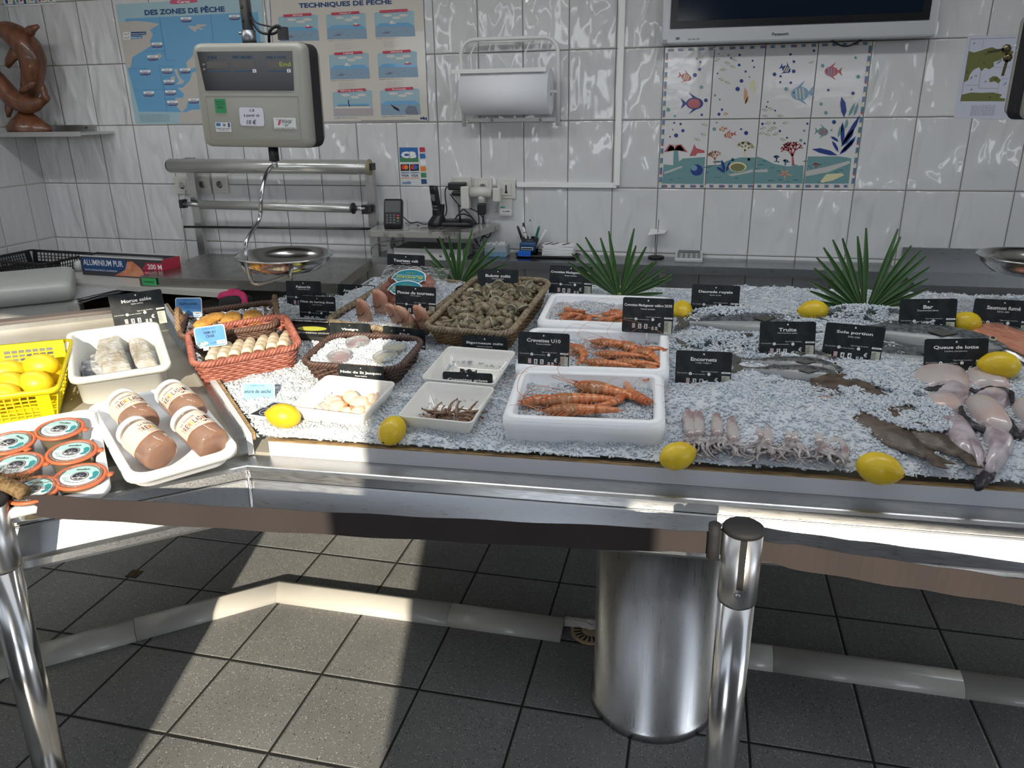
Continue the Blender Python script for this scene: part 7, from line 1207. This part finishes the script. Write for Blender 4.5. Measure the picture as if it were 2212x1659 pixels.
b = MB(); c = BL-Vector(e.location)+Vector((.0, -.008, -.022)); b.loft([[c+Vector((x, -.006+y, z)) for x, z, _ in rrect(.018, .06, .008, 0)] for y in (0, .010)], blackm); b.build('cassette', e)
A = at(1640, 1190, 1.42); C = at(2212, 1280, 1.29); ribbon('barrier_belt', [A, A.lerp(C, .5)-Vector((0, 0, .002)), C, C+(C-A)*.8], .050, 'dark belt running from the right post out of the right edge')
# ================================================================ LEFT BACKGROUND
grw = mat('freezer_white', (.50, .51, .48), .35); PF = onz(152, 604, .975); Mf = frame(PF, -LU, Vector((0, 0, 1)))
e = empty('chest_freezer', frame(Vector((PF.x, PF.y, 0)), -LU, Vector((0, 0, 1))), 'off-white chest freezer with a rounded lid behind the left counter', 'freezer'); L0 = .68
b = MB(); b.box((-L0/2+.01, .22, .47), (L0, .40, .82), grw); b.build('cabinet', e, bevel=.012)
b = MB(); b.loft([[(x-L0/2, y+.22, z) for x, y, _ in rrect(w2, d2, .03, 0)] for w2, d2, z in ((L0-.02, .40, .885), (L0+.0, .44, .89), (L0+.0, .44, .945), (L0-.02, .42, .960), (L0-.06, .38, .966))], grw); b.build('lid', e)
b = MB(); b.box((-.012, .019, .78), (.045, .002, .16), mat('energy_label', (.42, .41, .37), .5)); text(b, 'A+', -.015, .80, .016, .014, inkw, 0, lambda x, y, z: (x, .016, y), .02); b.poly([(-.034, .0175, .80), (-.027, .0175, .812), (.0, .0175, .812), (.0, .0175, .788), (-.027, .0175, .788)], inkb); text(b, '408', -.012, .735, .018, .008, inkb, 0, lambda x, y, z: (x, .0165, y), .01); b.box((-.012, .0175, .825), (.04, .001, .003), inkb); b.build('energy_label', e)
e = empty('low_cabinet', (-2.3, -.32, 0), 'dark red-brown open cabinet with a white top in the left corner', 'cabinet'); dark = mat('dark_wood', (.035, .014, .012), .5); wt = mat('white_board', (.52, .51, .47), .4)
b = MB(); b.poly([(-.70, -.26, 0), (-.10, -.26, 0), (.70, -.335, 0), (.74, -.30, 0), (.25, .31, 0), (-.70, .31, 0)], wt, .022); o = b.build('top', e, Matrix.Translation((0, 0, .875))); 
b = MB(); b.box((-.2, .28, .44), (1.0, .02, .85), dark); b.box((-.69, .0, .44), (.02, .5, .85), dark); b.box((.16, .03, .44), (.02, .46, .85), dark); b.box((-.2, .0, .80), (1.0, .48, .02), dark); b.build('carcass', e)
b = MB(); b.poly([(.30, -.20, 0), (1.2, -.16, 0), (1.2, .3, 0), (.42, .3, 0)], wt, .03); b.build('side_shelf', e, Matrix.Translation((0, 0, .73)))
e = empty('paper_pile', frame(onz(190, 640, .86)+Vector((-.06, .02, 0)), Vector((1, -.2, 0)), Vector((0, 0, 1))), 'loose pile of white wrapping paper sheets beside the freezer', 'paper')
for k in range(6): b = MB(); n_ = 8; V = [(.30*(i/n_-.5), .24*(j/n_-.5), .004*k+.006*noise.noise(Vector((i*.5, j*.5, k)))) for i in range(n_+1) for j in range(n_+1)]; b.add([Matrix.Rotation(.12*math.sin(k*2), 3, 'Z') @ Vector(v) for v in V], [(i*(n_+1)+j, (i+1)*(n_+1)+j, (i+1)*(n_+1)+j+1, i*(n_+1)+j+1) for i in range(n_) for j in range(n_)], mat('grey_paper', (.42, .43, .44), .8), True); b.build('sheet', e)
A, C = onz(180, 593, .898), onz(356, 604, .898); ex = (C-A).normalized(); Mx = frame((A+C)/2+Vector((0, 0, 0)), ex, Vector((0, 0, 1))); L_ = (C-A).length; e = empty('foil_box', Mx, 'long open cardboard box of aluminium foil printed ALUMINIUM PUR', 'box'); bk_ = mat('box_dark', (.05, .05, .06), .4)
b = MB(); b.box((0, .002, .045), (L_, .004, .09), bk_); b.box((0, .115, .045), (L_, .004, .09), bk_); b.box((-L_/2, .058, .045), (.004, .115, .09), bk_); b.box((L_/2, .058, .045), (.004, .115, .09), dred); b.box((0, .058, .003), (L_, .115, .004), bk_); b.box((0, .002, .0915), (L_, .006, .005), mat('box_edge_white', (.6, .6, .6), .4)); b.box((0, .115, .0915), (L_, .006, .005), mat('box_edge_white', (.6, .6, .6), .4)); b.build('carton', e); b = MB(); b.cyl((-L_/2+.03, .06, .05), (L_/2-.06, .06, .05), .038, foil, 28); b.build('foil_roll', e)
b = MB(); b.box((-.10, -.0005, .058), (.26, .001, .05), navy); text(b, 'ALUMINIUM PUR', -.105, .062, .235, .028, inkw, 0, lambda x, y, z: (x, -.0018, y), .01); b.box((-.12, -.0008, .026), (.22, .001, .014), navy); text(b, 'BOITE DISTRIBUTRICE D ALUMINIUM', -.125, .026, .19, .008, inkw, 0, lambda x, y, z: (x, -.0018, y), 0); b.poly([(-.05, -.0012, .005), (.02, -.0012, .035), (.04, -.0012, .075), (.07, -.0012, .078), (.11, -.0012, .05), (.14, -.0012, .005)], sal); b.poly([(.12, -.0014, .04), (.24, -.0014, .04), (.24, -.0014, .075), (.15, -.0014, .075)], dred); b.poly([(.12, -.0014, .008), (.23, -.0014, .008), (.23, -.0014, .036), (.13, -.0014, .036)], dred); text(b, '200 M', .195, .057, .08, .024, inkw, 0, lambda x, y, z: (x, -.002, y), .02); text(b, '200mm', .175, .022, .08, .016, inkw, 0, lambda x, y, z: (x, -.002, y), .01); b.build('printed_front', e)
e = empty('black_crate', frame(onz(60, 592, .90)+Vector((-.02, .10, .0)), Vector((1, -.08, 0)), Vector((0, 0, 1))), 'black slotted plastic crate behind the chest freezer lid', 'crate'); b = MB(); cs = [Vector((-.19, -.13, 0)), Vector((.19, -.13, 0)), Vector((.19, .13, 0)), Vector((-.19, .13, 0))]
for i in range(4): P_, Q_ = cs[i], cs[(i+1) % 4]; slotwall(b, P_, Q_, .07, .01, 14, 3, black, Vector((-(Q_-P_).y, (Q_-P_).x, 0)).normalized())
b.box((0, 0, .002), (.38, .26, .004), black); b.build('slotted_side', e); b = MB(); b.loft([rrect(.40, .28, .01, .07), rrect(.415, .295, .012, .07), rrect(.415, .295, .012, .062), rrect(.4, .28, .01, .062)], black, True, False, False); b.build('rim', e)
e = empty('power_strip', onz(150, 585, .9)+Vector((0, .03, 0)), 'white power strip end with a red switch beside the foil box', 'power strip'); b = MB(); b.loft([rrect(.12, .055, .02, 0), rrect(.12, .055, .02, .04), rrect(.10, .04, .015, .048)], white); b.build('body', e); b = MB(); b.box((-.02, 0, .05), (.03, .018, .008), red); b.build('switch', e)
p = at(510, 655, 2.9); e = empty('zip_pouch', Matrix.Translation(Vector((p.x, p.y, p.z-.03))), 'black zipped pouch tied with a bright pink strap behind the fillet basket', 'pouch'); b = MB(); b.loft([rrect(.11, .09, .035, 0), rrect(.12, .1, .04, .02), rrect(.115, .095, .04, .05), rrect(.08, .06, .03, .062)], blackm); b.build('pouch', e); pk = mat('pink_fabric', (.55, .01, .12), .6); b = MB(); b.loft([rrect(.124, .104, .042, .018), rrect(.124, .104, .042, .023)], pk, True, False, False); n_ = 10
b.tube(smooth([Vector((-.06, -.01, .058)), Vector((-.03, -.02, .066)), Vector((.01, 0, .066)), Vector((.045, -.02, .058)), Vector((.062, -.045, .02))]), .016, pk, 8, flat=.35); b.tube(smooth([Vector((-.04, .02, .06)), Vector((-.02, 0, .076)), Vector((.01, .02, .070))]), .012, pk, 8, flat=.5); b.build('pink_strap', e)
p = onleft(12, 1052, .075); e = empty('fibre_mat', p, 'shaggy piece of brown coconut fibre at the left edge above the belt', 'fibre'); b = MB(); cf = mat('coconut_fibre', (.11, .065, .025), .9, c2=(.22, .15, .07), cs=90); b.tube(smooth([Vector((-.12, .02, -.01)), Vector((-.05, .01, .005)), Vector((.02, 0, 0)), Vector((.048, -.004, -.008))]), .016, cf, 10); b.build('core', e); b = MB()
for k in range(260): a, u = rn.uniform(0, 6.28), rn.uniform(-.12, .05); c = Vector((u, .01-.1*u*.2+.014*math.cos(a), .016*math.sin(a))); d = Vector((rn.uniform(-.01, .02), .012*math.cos(a), .012*math.sin(a)+rn.uniform(-.006, .006))); b.tube([c, c+d*.6, c+d*1.2+Vector((.006, 0, .003))], [.0009, .0007, .0003], cf, 3)
o = b.build('fibres', e); o['kind'] = 'stuff'
# small metal square set in the floor
p = onz(290, 1240, .001); b = MB(); b.box((0, 0, .0005), (.045, .045, .003), mat('rusty_plate', (.10, .07, .03), .6, .5, c2=(.04, .03, .015), cs=120)); o = b.build('floor_plate'); o.location = p; tag(o, 'small square rusty metal plate set in the grey floor tiles', 'plate')
